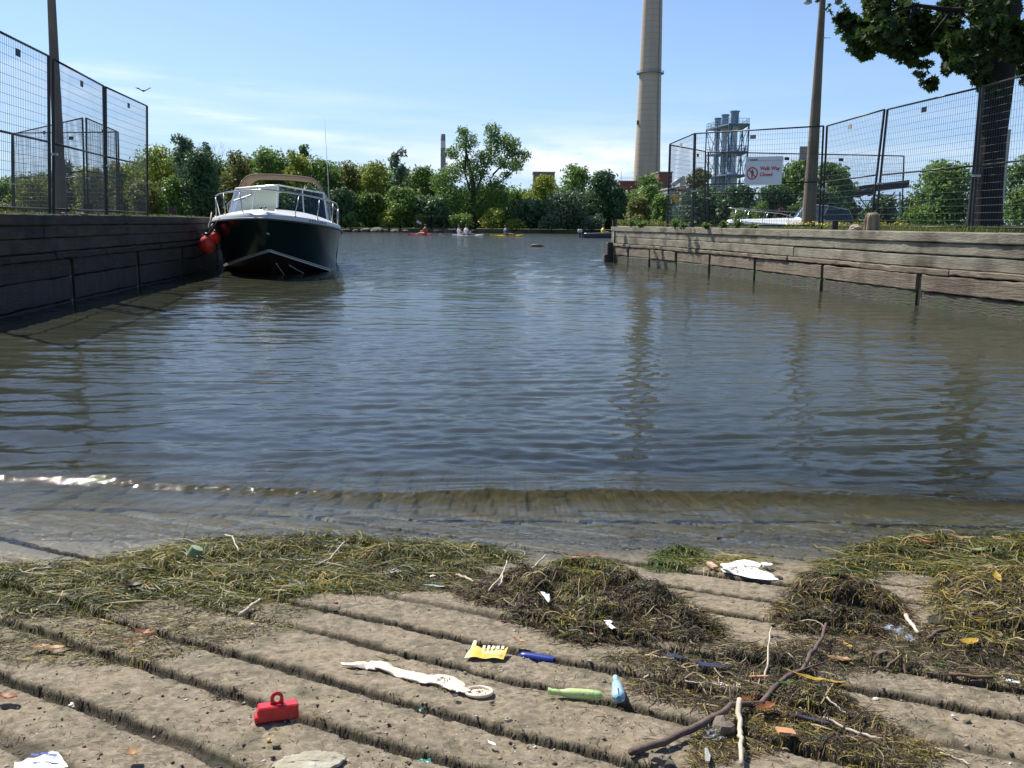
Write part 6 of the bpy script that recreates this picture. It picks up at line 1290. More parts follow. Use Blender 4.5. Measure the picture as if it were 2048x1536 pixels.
# sand grains / pebbles as a thin scatter
n = 1500; q = ground(np.stack([r.uniform(0, 2048, n), r.uniform(1180, 1536, n)], 1)); zz = Hm(q[:, 0], q[:, 1]); sz = .0012 + .0035 * r.random(n) ** 4
oct_ = np.array([(1, 0, 0), (0, 1, 0), (-1, 0, 0), (0, -1, 0), (0, 0, .7), (0, 0, -.7)]); V = (np.stack([q[:, 0], q[:, 1], zz + .001], 1)[:, None, :] + oct_[None] * sz[:, None, None] * (.6 + .8 * r.random((n, 6, 1)))).reshape(-1, 3)
f0 = np.array([(0, 1, 4), (1, 2, 4), (2, 3, 4), (3, 0, 4), (1, 0, 5), (2, 1, 5), (3, 2, 5), (0, 3, 5)]); F = (np.arange(n)[:, None, None] * 6 + f0[None]).reshape(-1, 3)
tag(raw('gravel', V, F, [pmat('grit_pale', (.36, .30, .22), (.22, .18, .13), 60, rough=.9), pmat('grit_dark', (.08, .065, .05), rough=.9), pmat('grit_white', (.55, .52, .46), rough=.8)], midx=np.repeat(r.choice(3, n, p=[.5, .38, .12]), 8)), label='fine grit and shell crumbs strewn over the ramp', cat='grit', kind='stuff')

# ---- single things lying on the ramp
def put(e, px, py, rz=0.0, dz=0.0, tip=0.0, on=True):
    x, y = onramp(px, py); z = float(Hm(np.array([x]), np.array([y]))[0]) if on else H(x, y)
    # raise it to the highest of a few points round it
    e.matrix_world = Matrix.Translation((x, y, z + dz)) @ Matrix.Rotation(-SLOPE, 4, 'X') @ Matrix.Rotation(rz, 4, 'Z') @ Matrix.Rotation(tip, 4, 'Y'); return e
def leaf_item(label, px, py, Lp, Wp, rz, mat, curl=.3, seed=1, name='leaf', cat='leaf', dz=.004, tip=0.0, lobes=0, stalk=True):
    s = scl(px, py); L = Lp * s; Wd = Wp * s; rr = np.random.default_rng(seed); e = empty(name, label=label, cat=cat); P = []; n = 14
    for i in range(n + 1):
        f = i / n; w = Wd / 2 * (math.sin(math.pi * min(1, f * .96 + .03)) ** .75) * (1 + (lobes * .5 * math.sin(f * 19)))
        row = []
        for k in range(-3, 4): u = k / 3; row.append((L * (f - .5), u * w, curl * L * ((f - .5) ** 2) * 1.2 + abs(u) ** 1.5 * w * .45 * curl * 2 + rr.normal(0, .0006)))
        P.append(row)
    mb = MB(); mb.grid(P); mb.build('blade', mat, e, True)
    mb = MB(); mb.tube([P[0][3], (P[0][3][0] - L * .02, 0, P[0][3][2])] if not stalk else [P[-1][3], P[7][3], P[0][3], (P[0][3][0] - L * .22, 0, P[0][3][2] + .004)], [.0003, .0006, .0008, .0007][: (2 if not stalk else 4)], 5); mb.build('stalk', mat, e); return put(e, px, py, rz, dz + .007, tip)
LB = leafmat('dead_leaf_orange', (.40, .16, .06), (.24, .09, .035), 40, .3); LY = leafmat('dead_leaf_yellow', (.66, .46, .07), (.5, .33, .06), 40, .35); LG_ = leafmat('fresh_leaf', (.10, .22, .045), (.07, .16, .035), 40, .3); LT = leafmat('dead_leaf_tan', (.50, .31, .15), (.36, .20, .09), 40, .3); LD = leafmat('dead_leaf_dark', (.05, .04, .035), (.03, .026, .025), 40, .1)
for px, py, Lp, Wp, rz, mt, cu, lb, kw in [
    (1663, 1201, 62, 17, -62, LG_, .25, 'long green willow leaf lying on the rounded weed heap', dict(dz=.012, tip=-.25)),
    (1163, 1221, 30, 15, 35, LG_, .3, 'small pointed green leaf on the front of the tall weed heap', dict(dz=.02, tip=-.5)),
    (1695, 1302, 24, 13, -80, LY, .4, 'small bright yellow leaf below the rounded weed heap', {}),
    (1637, 1380, 92, 16, -32, LY, .2, 'long yellow blade shaped leaf beside the thick stick', dict(dz=.012)),
    (1935, 1318, 44, 24, 28, LY, .5, 'curled pale yellow leaf near the right edge', dict(dz=.008)),
    (290, 1262, 44, 22, -20, LB, .6, 'curled orange brown leaf on the left part of the ramp', dict(lobes=.5)),
    (270, 1292, 44, 9, 38, LB, .5, 'rolled narrow orange leaf below the curled orange one', {}),
    (16, 1410, 44, 22, -15, LB, .5, 'brown leaf at the left picture edge', {}),
    (268, 1528, 22, 34, 40, LT, .5, 'tan folded leaf at the lower picture edge', dict(dz=.008)),
    (110, 1308, 34, 20, 5, LT, .4, 'pale brown leaf scrap in the weed at left', {}), (82, 1306, 30, 18, 30, LT, .5, 'pinkish dry leaf left of the pale brown scrap', {}),
    (1650, 1166, 36, 22, -10, LB, .5, 'rust coloured maple leaf above the long green leaf', dict(lobes=.6, dz=.01)),
    (1215, 1166, 34, 24, 10, LB, .6, 'crumpled rust leaf on top of the tall weed heap', dict(lobes=.6, dz=.01)), (1181, 1190, 26, 18, -40, LT, .6, 'light orange leaf left of the crumpled rust leaf', dict(dz=.012)),
    (1495, 1400, 34, 24, 20, LB, .7, 'dark orange leaf under the thick stick', dict(lobes=.5)), (1530, 1436, 44, 22, 25, LB, .8, 'bright rust leaf curled like a cup near the thick stick', dict(lobes=.5, dz=.006)),
    (1678, 1331, 40, 22, -25, LT, .3, 'flat tan leaf piece right of the thick stick end', {}), (1040, 1296, 30, 12, -35, LT, .6, 'small curled tan leaf behind the yellow wrapper', dict(dz=.008)),
    (1850, 1104, 44, 12, -60, LB, .5, 'orange leaf in the golden weed at right', dict(dz=.012)), (1922, 1098, 44, 14, -30, LT, .5, 'tan leaf in the golden weed near the right edge', dict(dz=.012)), (1960, 1115, 60, 18, 15, leafmat('pale_leaf', (.45, .46, .25), (.35, .36, .18), 40, .3), .4, 'pale green faded leaf in the right weed bank', dict(dz=.012)),
    (1990, 1190, 30, 12, 80, LY, .4, 'yellow leaf standing in the dark weed at the right edge', dict(dz=.012, tip=-.4)), (1560, 1285, 26, 10, -30, LD, .3, 'blackish leaf below the rounded heap', {}), (268, 1185, 40, 26, 10, LD, .6, 'black curled leaf at the inner edge of the left weed bank', dict(dz=.010)),
    (665, 1218, 40, 14, 50, LD, .5, 'dark upright leaf scrap in the groove at centre left', dict(dz=.006)), (1880, 1340, 20, 8, -30, LG_, .3, 'tiny green leaf below the clear plastic strip', {}), (1575, 1398, 44, 10, 8, LG_, .3, 'thin green leaf crossing under the thick stick', dict(dz=.014)),
    (780, 1330 + 0, 40, 10, -12, leafmat('olive_leaf', (.14, .13, .03), (.09, .08, .02), 30, .2), .5, 'soft olive weed leaf in the groove above the pale balloon', {}), (208, 1232, 40, 12, -10, LT, .4, 'straw coloured leaf strip by the left weed bank', {}),
    (1145, 1135, 50, 12, -20, LT, .4, 'brown leaf roll on the arched green weed', dict(dz=.012)), (1184, 1112 + 12, 56, 10, -12, LB, .3, 'orange leaf strip on top of the arched green weed', dict(dz=.012))]:
    leaf_item(lb, px, py, Lp, Wp, R(rz), mt, cu, seed=px, **kw)
def sheet(name, label, cat, px, py, pts, rz, mat, crumple=.15, seed=3, dz=.003, tip=0.0, n=10, th=.0006, attr_parts=None):
    """a thin crumpled piece whose outline is given in photo pixels round its centre"""
    s = scl(px, py); rr = np.random.default_rng(seed); P = np.array(pts, float); c = P.mean(0); e = empty(name, label=label, cat=cat); V = []; F = []; m = len(P); rings = 5
    dens = []
    for i in range(m):
        for k in range(3): dens.append(P[i] + (P[(i + 1) % m] - P[i]) * k / 3)
    D = np.array(dens); m = len(D)
    for rg in range(1, rings + 1):
        for i in range(m):
            q = c + (D[i] - c) * rg / rings; x = q[0] * s; y = -q[1] * s / .52 * .52 * 1.75
            V.append((x, y, abs(float(fbm(np.array([q[0] * .08 + seed]), np.array([q[1] * .12]), seed, 3)[0])) * 2 * crumple * 30 * s))
    V.append((c[0] * s, -c[1] * s * 1.75, V[0][2])); ci = len(V) - 1
    F += [(ci, i, (i + 1) % m) for i in range(m)] + [((rg) * m + i, (rg + 1) * m + i, (rg + 1) * m + (i + 1) % m, rg * m + (i + 1) % m) for rg in range(rings - 1) for i in range(m)]
    nb = len(V); V2 = [(x, y, z - th) for x, y, z in V]; F2 = [tuple(reversed([a + nb for a in f])) for f in F]; k0 = (rings - 1) * m; F3 = [(k0 + i, k0 + (i + 1) % m, nb + k0 + (i + 1) % m, nb + k0 + i) for i in range(m)]
    raw('film' if 'plastic' in name or 'wrapper' in name else 'body', np.array(V + V2), F + F2 + F3, mat, e, False); return put(e, px, py, rz, dz + .006, tip)
WH = pmat('white_foam', (.78, .77, .74), (.68, .67, .63), 60, rough=.7); PAPER = pmat('white_paper', (.75, .75, .75), (.66, .66, .68), 30, rough=.6); CLR = glassmat('clear_film', (.93, .93, .91), .35, .25, (.60, .58, .52), 1.06); DBL = pmat('navy_plastic', (.022, .026, .060), (.04, .042, .07), 30, rough=.6, spec=.2); TEAL = pmat('teal_plastic', (.02, .16, .13), rough=.4)
def foam_plate():
    e = empty('foam_plate', label='broken white foam plate with a raised rim near the waterline', cat='foam plate'); s = scl(1500, 1146); mb = MB(); 
    P = []
    for i in range(9):
        f = i / 8; a = R(200 - 150 * f); row = []
        for r0, z in ((.0, .004), (.4, .004), (.62, .006), (.80, .016), (.97, .022), (1.0, .018), (.96, .014)): row.append((r0 * 52 * s * math.cos(a) * (1 - .1 * (i % 3 == 1)), r0 * 34 * s * 1.6 * math.sin(a), z + .004 * math.sin(i * 1.3)))
        P.append(row)
    mb.grid(P); mb.build('rim', WH, e, True); m2 = MB(); m2.grid([[(x * s, y * s, z) for x, y, z in row] for row in [[(-50, 10, .012), (-30, 12, .006), (-5, 16, .008), (20, 18, .010)], [(-46, -2, .006), (-20, -4, .004), (10, -2, .006), (40, 2, .008)], [(-20, -18, .004), (0, -22, .004), (20, -26, .005), (46, -34, .006)], [(0, -34, .002), (12, -38, .002), (30, -44, .002), (48, -46, .004)]]]); m2.build('base', WH, e, True); put(e, 1496, 1150, R(-6), -.001, 0.0)
foam_plate()
for nm, lb, ct, px, py, pts, rz, mt, kw in [
    ('foam_scrap', 'small white foam crumb right of the foam plate', 'foam', 1533, 1141, [(-9, -4), (0, -8), (9, -5), (10, 3), (0, 6), (-8, 4)], 0, WH, dict(th=.006, dz=.010)),
    ('plastic_scrap', 'pointed white plastic shard on the left side of the tall heap', 'plastic scrap', 1090, 1226, [(-9, -18), (0, -16), (9, -18), (9, 6), (5, 18), (0, 6)], 0, PAPER, dict(dz=.03, tip=.3)),
    ('plastic_scrap', 'torn white plastic shard at the foot of the tall heap', 'plastic scrap', 1218, 1265, [(-9, -16), (3, -16), (8, -8), (2, 0), (4, 10), (10, 14), (2, 18), (-5, 6)], 0, PAPER, dict(dz=.012)),
    ('plastic_scrap', 'white plastic shard right of the rounded heap', 'plastic scrap', 1830, 1246, [(-14, 2), (0, -4), (16, -6), (10, 4), (-4, 8)], 0, PAPER, dict(dz=.008)),
    ('foam_scrap', 'torn white foam piece among the debris', 'foam', 1457, 1376, [(-28, -8), (-14, -4), (-4, -12), (4, 0), (22, -6), (26, 6), (6, 8), (-10, 4)], 0, WH, dict(th=.003, dz=-.002, crumple=.25)),
    ('foam_scrap', 'white foam scrap by the right picture edge', 'foam', 2020, 1366, [(-12, -6), (0, -4), (14, 2), (10, 8), (-6, 4)], 0, WH, dict(th=.003, dz=-.002)),
    ('paper_wrapper', 'crumpled white and blue packet at the lower left corner', 'packet', 92, 1530, [(-46, 6), (-20, -2), (-6, -20), (10, -12), (30, 0), (48, 12), (30, 22), (-30, 24)], 0, PAPER, dict(crumple=.30, dz=.012)),
    ('plastic_strip', 'wide bent strip of clear plastic film below the rounded heap', 'plastic film', 1798, 1290, [(-24, -14), (-6, -22), (14, -18), (12, 0), (6, 30), (-8, 34), (-6, 4), (-20, -4)], 0, CLR, dict(crumple=.3, dz=.02)),
    ('plastic_strip', 'clear plastic scrap by the lower end of the thick stick', 'plastic film', 1423, 1480, [(-22, 14), (-10, -8), (6, -14), (16, 2), (18, 14), (0, 20)], 0, CLR, dict(crumple=.25, dz=.008)),
    ('plastic_strip', 'flat clear plastic piece with a blue print on the left slab', 'plastic film', 592, 1174, [(-16, -4), (10, -8), (18, -2), (2, 4), (-12, 6)], 0, CLR, dict(dz=.004)),
    ('plastic_strip', 'crushed clear plastic scrap at the edge of the left weed bank', 'plastic film', 790, 1152, [(-14, -2), (0, -8), (12, -4), (14, 6), (-8, 8)], 0, CLR, dict(crumple=.4, dz=.006)),
    ('plastic_scrap', 'flat navy plastic strip left of the debris field', 'plastic scrap', 1350, 1330, [(-24, -6), (0, -8), (20, 2), (22, 10), (0, 6), (-16, 2)], 0, DBL, dict(dz=.006)),
    ('plastic_scrap', 'navy plastic strip right of the other navy strip', 'plastic scrap', 1420, 1347, [(-26, -12), (-14, -6), (24, 4), (44, 6), (20, 10), (-22, 6)], 0, DBL, dict(dz=.008)),
    ('plastic_scrap', 'slim navy plastic strip under the straw at lower right', 'plastic scrap', 1618, 1450, [(-28, -10), (-14, -8), (26, 10), (30, 16), (4, 8)], 0, DBL, dict(dz=.006)),
    ('plastic_scrap', 'teal plastic scrap near the lower picture edge', 'plastic scrap', 846, 1508, [(-14, 0), (-6, -5), (6, -4), (12, -8), (16, 4), (4, 8), (-8, 6)], 0, TEAL, dict(dz=.003)),
    ('plastic_scrap', 'tiny teal fragment above the teal scrap', 'plastic scrap', 841, 1430, [(-3, 2), (0, -6), (4, -4), (2, 6)], 0, TEAL, dict(dz=.003)),
    ('plastic_scrap', 'tiny dark blue plastic cap below the balloon ring', 'plastic scrap', 911, 1400, [(-6, 2), (-4, -4), (4, -4), (6, 2), (0, 5)], 0, DBL, dict(dz=.004)),
    ('feather', 'small white downy feather near the lower picture edge', 'feather', 984, 1500, [(-9, -10), (-2, -4), (6, -2), (8, 4), (0, 2), (-6, -2)], 0, PAPER, dict(dz=.003)),
    ('plastic_scrap', 'grey curled scrap at the lower edge right of the twin sticks', 'plastic scrap', 1412, 1522, [(-8, 16), (2, -14), (8, -16), (6, 4), (0, 16)], 0, pmat('grey_film', (.30, .29, .26), rough=.5), dict(dz=.006)),
    ('plastic_scrap', 'pale flat strip on the slab beside the arched weed', 'plastic scrap', 872, 1172, [(-26, -3), (0, -5), (26, 0), (24, 4), (0, 3)], 0, pmat('pale_aqua', (.32, .38, .36), rough=.5), dict(dz=.003))]:
    sheet(nm, lb, ct, px, py, pts, R(rz), mt, seed=px % 97, **kw)
o = [c for c in bpy.data.objects if c.name.startswith('paper_wrapper') and c.type == 'EMPTY'][0]; s = scl(92, 1530); mb = MB()
for a, b_, z_ in ((-20, -10, .0), (-6, -6, .0), (10, -11, .0)): mb.add([((a + x) * s, (b_ + y) * s, .012) for x, y in ((0, 0), (14, -2), (12, 6), (-2, 7))], [(0, 1, 2, 3)])
mb.build('blue_print', pmat('print_blue', (.03, .06, .30), rough=.5), o)
def yellow_wrapper():
    e = empty('wrapper', label='torn yellow printed wrapper standing at a groove beside the dark blue tube', cat='wrapper'); s = scl(972, 1310)
    Y_ = pmat('wrapper_yellow', (.72, .46, .05), (.80, .60, .16), 60, rough=.4); W_ = pmat('wrapper_print', (.78, .66, .42), (.70, .50, .2), 120, rough=.45)
    def Pn(x, y, z): return (x * s, y * s, z * s)
    mb = MB(); mb.grid([[Pn(-40, -18, 0), Pn(-36, 6, 3), Pn(-32, 22, 4), Pn(-28, 60, 10)], [Pn(-30, -17, 1), Pn(-26, 6, 5), Pn(-22, 22, 6), Pn(-22, 60, 9)]]); mb.build('side_flap', W_, e, True)
    rr = random.Random(2); top = MB(); rows = []
    for i in range(13): x = -30 + 68 * i / 12; rows.append([Pn(x - 4 * (i / 12), -17 - 4 * i / 12, 1 + 1.5 * math.sin(i * .9)), Pn(x - 1, -4, 4 + 2 * math.sin(i * .8)), Pn(x + 1, 10, 6 + 2 * math.sin(i * .7 + 1)), Pn(x + 3, 24 + 3 * math.sin(i * 1.7), 7 + 3 * math.sin(i * 1.1))])
    top.grid(rows); top.build('printed_panel', Y_, e, True)
    m2 = MB()
    for i in range(5):
        x = -8 + i * 9; m2.add([Pn(x, 10, 9.5), Pn(x + 5, 10, 9.5), Pn(x + 6, 24, 11), Pn(x + 1, 24, 11)], [(0, 1, 2, 3)])
    for j in range(6): m2.add([Pn(-6, -12 + j * 3.4, 7.0 + .2 * j), Pn(30, -13 + j * 3.4, 7.0 + .2 * j), Pn(30, -11.8 + j * 3.4, 7.0 + .2 * j), Pn(-6, -10.8 + j * 3.4, 7.0 + .2 * j)], [(0, 1, 2, 3)])
    m2.build('white_print', pmat('print_white', (.80, .74, .60), rough=.5), e)
    put(e, 972, 1314, R(-2), .007)
yellow_wrapper()
def balloon():
    LX = pmat('pale_latex', (.76, .62, .46), (.82, .70, .56), 30, rough=.35, trans=.15, spec=.6)
    e = empty('burst_balloon', label='long limp pale rubber balloon with a rolled ring at its right end', cat='balloon'); cx, cy = onramp(958, 1388); 
    path = [(682, 1331, 2), (700, 1334, 8), (735, 1333, 17), (762, 1334, 18), (776, 1342, 12), (800, 1347, 15), (830, 1356, 17), (860, 1361, 18), (890, 1367, 21), (915, 1378, 18), (925, 1384, 9), (936, 1390, 8)]
    P = []; pts = [onramp(a, b) for a, b, _ in path]; dense = []
    for i in range(len(pts) - 1):
        for k in range(5): f = k / 5; dense.append((pts[i][0] * (1 - f) + pts[i + 1][0] * f, pts[i][1] * (1 - f) + pts[i + 1][1] * f, path[i][2] * (1 - f) + path[i + 1][2] * f))
    dense.append((*pts[-1], path[-1][2])); s = scl(820, 1360)
    for i, (x, y, w) in enumerate(dense):
        j = min(i + 1, len(dense) - 1); k = max(i - 1, 0); dx = dense[j][0] - dense[k][0]; dy = dense[j][1] - dense[k][1]; L = math.hypot(dx, dy) or 1; nx_, ny_ = -dy / L, dx / L; w *= s * .5 * 1.9; row = []
        z0 = H(x, y) + .004
        for a in range(13):
            an = 2 * math.pi * a / 12; rad = w * (1 + .18 * math.sin(an * 3 + i * .35)); row.append((x + nx_ * rad * math.cos(an), y + ny_ * rad * math.cos(an), z0 + max(0.0, .0026 + .0030 * math.sin(an) * (1 + .5 * math.sin(i * .5 + an * 2)))))
        P.append(row)
    mb = MB(); mb.grid([[(p[0] - cx, p[1] - cy, p[2] - H(cx, cy)) for p in row] for row in P]); mb.build('sleeve', LX, e, True)
    mb = MB(); rr = 24 * s; mb.tube([(rr * math.cos(a), rr * .98 * math.sin(a), .008 - rr * math.sin(a) * RAMP_S) for a in np.linspace(0, 6.2832, 41)], .0030, 10, cap=False); mb.build('rolled_ring', LX, e, True)
    mb = MB(); mb.grid([[(rr * q * math.cos(a), rr * q * math.sin(a), .006 - rr * q * math.sin(a) * RAMP_S + .002 * math.sin(a * 5 + q * 7)) for q in (.02, .3, .6, .97)] for a in np.linspace(0, 6.2832, 25)]); mb.build('membrane', LX, e, True)
    mb = MB(); rd = random.Random(4)
    for k in range(9):
        a = rd.uniform(0, 6.28); q = rd.uniform(0, .7) * rr; mb.box((q * math.cos(a), q * math.sin(a), .0085 - q * math.sin(a) * RAMP_S), (.003, .0015, .001), rz=a * 3)
    d_ = mb.build('dirt_specks', pmat('speck', (.10, .08, .04), rough=.9), e); d_['kind'] = 'stuff'
    e.location = (cx, cy, H(cx, cy))
balloon()
def tube_item(label, px, py, rz, Lp, prof, mat, petals, dz, cap=None, extra=None, name='plastic_tube'):
    """prof: (fraction of length, radius in px); lies along local X; the open end has slit petals"""
    s = scl(px, py); e = empty(name, label=label, cat='plastic tube'); Mx = Matrix.Rotation(R(90), 3, 'Y'); mb = MB(); L = Lp * s
    mb.lathe([(r_ * s, (f - .5) * L) for f, r_ in prof], n=28, M=Mx); mb.build('barrel', mat, e, True, 50)
    if petals:
        r0 = prof[-1][1] * s; z0 = (prof[-1][0] - .5) * L; n = 4
        for k in range(n):
            m2 = MB(); g_ = .16; m2.lathe([(r0, z0 - .0001), (r0 * .99, z0 + L * .06), (r0 * .90, z0 + L * .12), (r0 * .66, z0 + L * .165), (r0 * .40, z0 + L * .185)], n=8, M=Mx, a0=k * 2 * math.pi / n + g_ * (1), a1=(k + 1) * 2 * math.pi / n - g_ * .1); m2.build('petal', mat, e, True)
    return put(e, px, py, rz, dz)
GRN = pmat('lime_plastic', (.50, .66, .22), (.56, .70, .30), 20, rough=.3, trans=.10, c3=(.34, .38, .16), s3=90, t3=(.56, .70)); BLU = pmat('pale_blue_plastic', (.36, .58, .66), (.42, .62, .68), 20, rough=.3, trans=.1, c3=(.26, .36, .36), s3=90, t3=(.58, .70)); NVY = pmat('dark_blue_plastic', (.012, .028, .21), (.02, .045, .26), 60, rough=.28, coat=.3, rvar=.1)
tube_item('light green plastic tube with a flanged neck and slit end, lying in a groove', 1150, 1396, R(-11), 102, [(0, 7.4), (.02, 7.6), (.06, 6.0), (.09, 5.6), (.12, 6.2), (.14, 5.6), (.27, 6.0), (.33, 8.0), (.42, 9.2), (.7, 9.8), (.82, 9.6)], GRN, True, .010)
tube_item('pale blue plastic tube with a thin neck, pointing away from the camera', 1234, 1386, R(-93), 112, [(0, 0), (0, 4.6), (.01, 5.4), (.05, 5.4), (.09, 5.0), (.30, 5.6), (.33, 7.6), (.36, 9.2), (.6, 11.4), (.82, 12.6)], BLU, True, .012)
tube_item('dark blue rounded plastic tube lying right of the yellow wrapper', 1073, 1306, R(-20), 72, [(0, 0), (.01, 4), (.05, 7.6), (.12, 9.4), (.2, 9.8), (.8, 8.6), (1, 8.0), (1.0, 6.6)], NVY, False, .013)
GCUP = pmat('dusty_green_plastic', (.30, .38, .20), (.20, .26, .12), 60, rough=.5)
e = empty('green_cup', label='small dusty green plastic cup half sunk in the left weed bank', cat='cup'); s = scl(382, 1105); mb = MB(); mb.lathe([(12 * s, 0), (13 * s, .004), (11 * s, 26 * s), (10 * s, 26 * s), (11.5 * s, .006)], n=20); mb.build('wall', GCUP, e, True, 50); mb = MB(); mb.lathe([(10.6 * s, 26 * s), (0, 26.5 * s)], n=20); mb.build('base', GCUP, e); put(e, 382, 1124, 0, -.007, .45)
def red_box():
    RD = pmat('red_plastic', (.62, .014, .020), (.50, .014, .016), 60, rough=.36, coat=.15, rvar=.12, c3=(.34, .10, .07), s3=70, t3=(.58, .72)); e = empty('red_clip_box', label='small red plastic box with a ring tab on top', cat='plastic box'); s = scl(555, 1430) * .92
    L, Wd, Hh = 76 * s, 32 * s, 30 * s; mb = MB(); mb.box((0, 0, Hh / 2 + .001), (L, Wd, Hh), bev=.0022); mb.build('box_body', RD, e, False)
    mb = MB(); mb.box((-L / 2 - .001, -Wd * .05, .0062), (.010, Wd * .86, .012), bev=.002); mb.build('front_lip', RD, e)
    mb = MB(); mb.box((-L / 2 + .0002, 0, Hh * .62), (.0035, Wd * .62, Hh * .40), bev=.001); mb.build('end_panel', RD, e)
    mb = MB(); out = []; ri = 6.6 * s; ro = 12.5 * s; th = .0016; cz = Hh + 11.5 * s; n = 28; V = []
    for y in (-th, th):
        for k in range(n): a = 2 * math.pi * k / n; V.append((ri * math.cos(a) * .9, y, cz + ri * math.sin(a)))
        for k in range(n):
            a = 2 * math.pi * k / n; x = ro * math.cos(a); z = ro * math.sin(a) * 1.08
            if z < 0: x = math.copysign(ro, x) if abs(x) > ro * .3 else x / .3 if x else 0; x = max(-ro, min(ro, x * (1))); z = -12.0 * s if abs(math.cos(a)) < .92 else z
            V.append((x, y, cz + z))
    o4 = 2 * n; F = []
    for k in range(n):
        k2 = (k + 1) % n; F += [(k, k2, n + k2, n + k), (o4 + k, o4 + n + k, o4 + n + k2, o4 + k2), (k, o4 + k, o4 + k2, k2), (n + k, n + k2, o4 + n + k2, o4 + n + k)]
    mb.add(V, F); tb = mb.build('ring_tab', RD, e, False)
    tb.location.x = -2 * s
    put(e, 556, 1440, R(21), .0015)
red_box()
# sticks
MBKS = pmat('stick_bark', (.15, .10, .075), (.085, .058, .045), 30, rough=.85, bump=.8, bscale=120, dist=.003); MSTR = pmat('bleached_stick', (.58, .50, .38), (.42, .34, .24), 40, rough=.8, bump=.5, bscale=150, dist=.002); MBR2 = pmat('brown_twig', (.20, .12, .07), (.12, .075, .045), 40, rough=.85)
def stick(label, pts, r0, r1, mat, dz=None, name='stick', forks=(), seed=1):
    e = empty(name, label=label, cat=name); rr = random.Random(seed); s = scl(*pts[len(pts) // 2][:2]); P = []
    for i, p in enumerate(pts): x, y = onramp(p[0], p[1]); P.append(Vector((x, y, float(Hm(np.array([x]), np.array([y]))[0]) + (p[2] if len(p) > 2 else .003) + r0 * s)))
    D = []
    for i in range(len(P) - 1):
        for k in range(4): D.append(P[i].lerp(P[i + 1], k / 4) + Vector((rr.gauss(0, .0012), rr.gauss(0, .0012), rr.gauss(0, .0006))))
    D.append(P[-1]); n = len(D); o0 = D[0].copy(); mb = MB(); mb.tube([d - o0 for d in D], [(r0 + (r1 - r0) * i / (n - 1)) * s * (1 + rr.uniform(-.1, .12)) for i in range(n)], 9); mb.build('stem', mat, e, True)
    for fi, ang_, L, q in forks:
        a = D[int(fi * (n - 1))] - o0; mb = MB(); mb.tube([a, a + Vector((math.cos(ang_) * L * .5, math.sin(ang_) * L * .5, .006)), a + Vector((math.cos(ang_) * L, math.sin(ang_) * L, .010))], [q * s, q * s * .7, q * s * .3], 6); mb.build('side_twig', mat, e, True)
    e.location = o0; return e
stick('thick dark branch running from the lower edge up into the debris field', [(1262, 1512, .002), (1330, 1494, .004), (1400, 1470, .012), (1460, 1440, .022), (1520, 1412, .02), (1570, 1380, .020), (1600, 1352, .018), (1628, 1325, .02), (1643, 1300, .024), (1650, 1276, .028)], 6.2, 3.2, MBKS, name='branch', forks=[(.35, 1.4, .05, 2.5), (.62, .4, .10, 2.5), (.9, 2.0, .05, 1.4)], seed=5)
stick('upright looking bleached stick crossing in front of the thick branch', [(1476, 1432, .030), (1479, 1462, .026), (1481, 1500, .016), (1483, 1540, .006)], 5.2, 4.0, MSTR, seed=6)
stick('long thin pale stick right of the rust leaf', [(1648, 1449, .006), (1680, 1462, .006), (1720, 1474, .005), (1762, 1484, .004)], 2.4, 3.4, MSTR, seed=7)
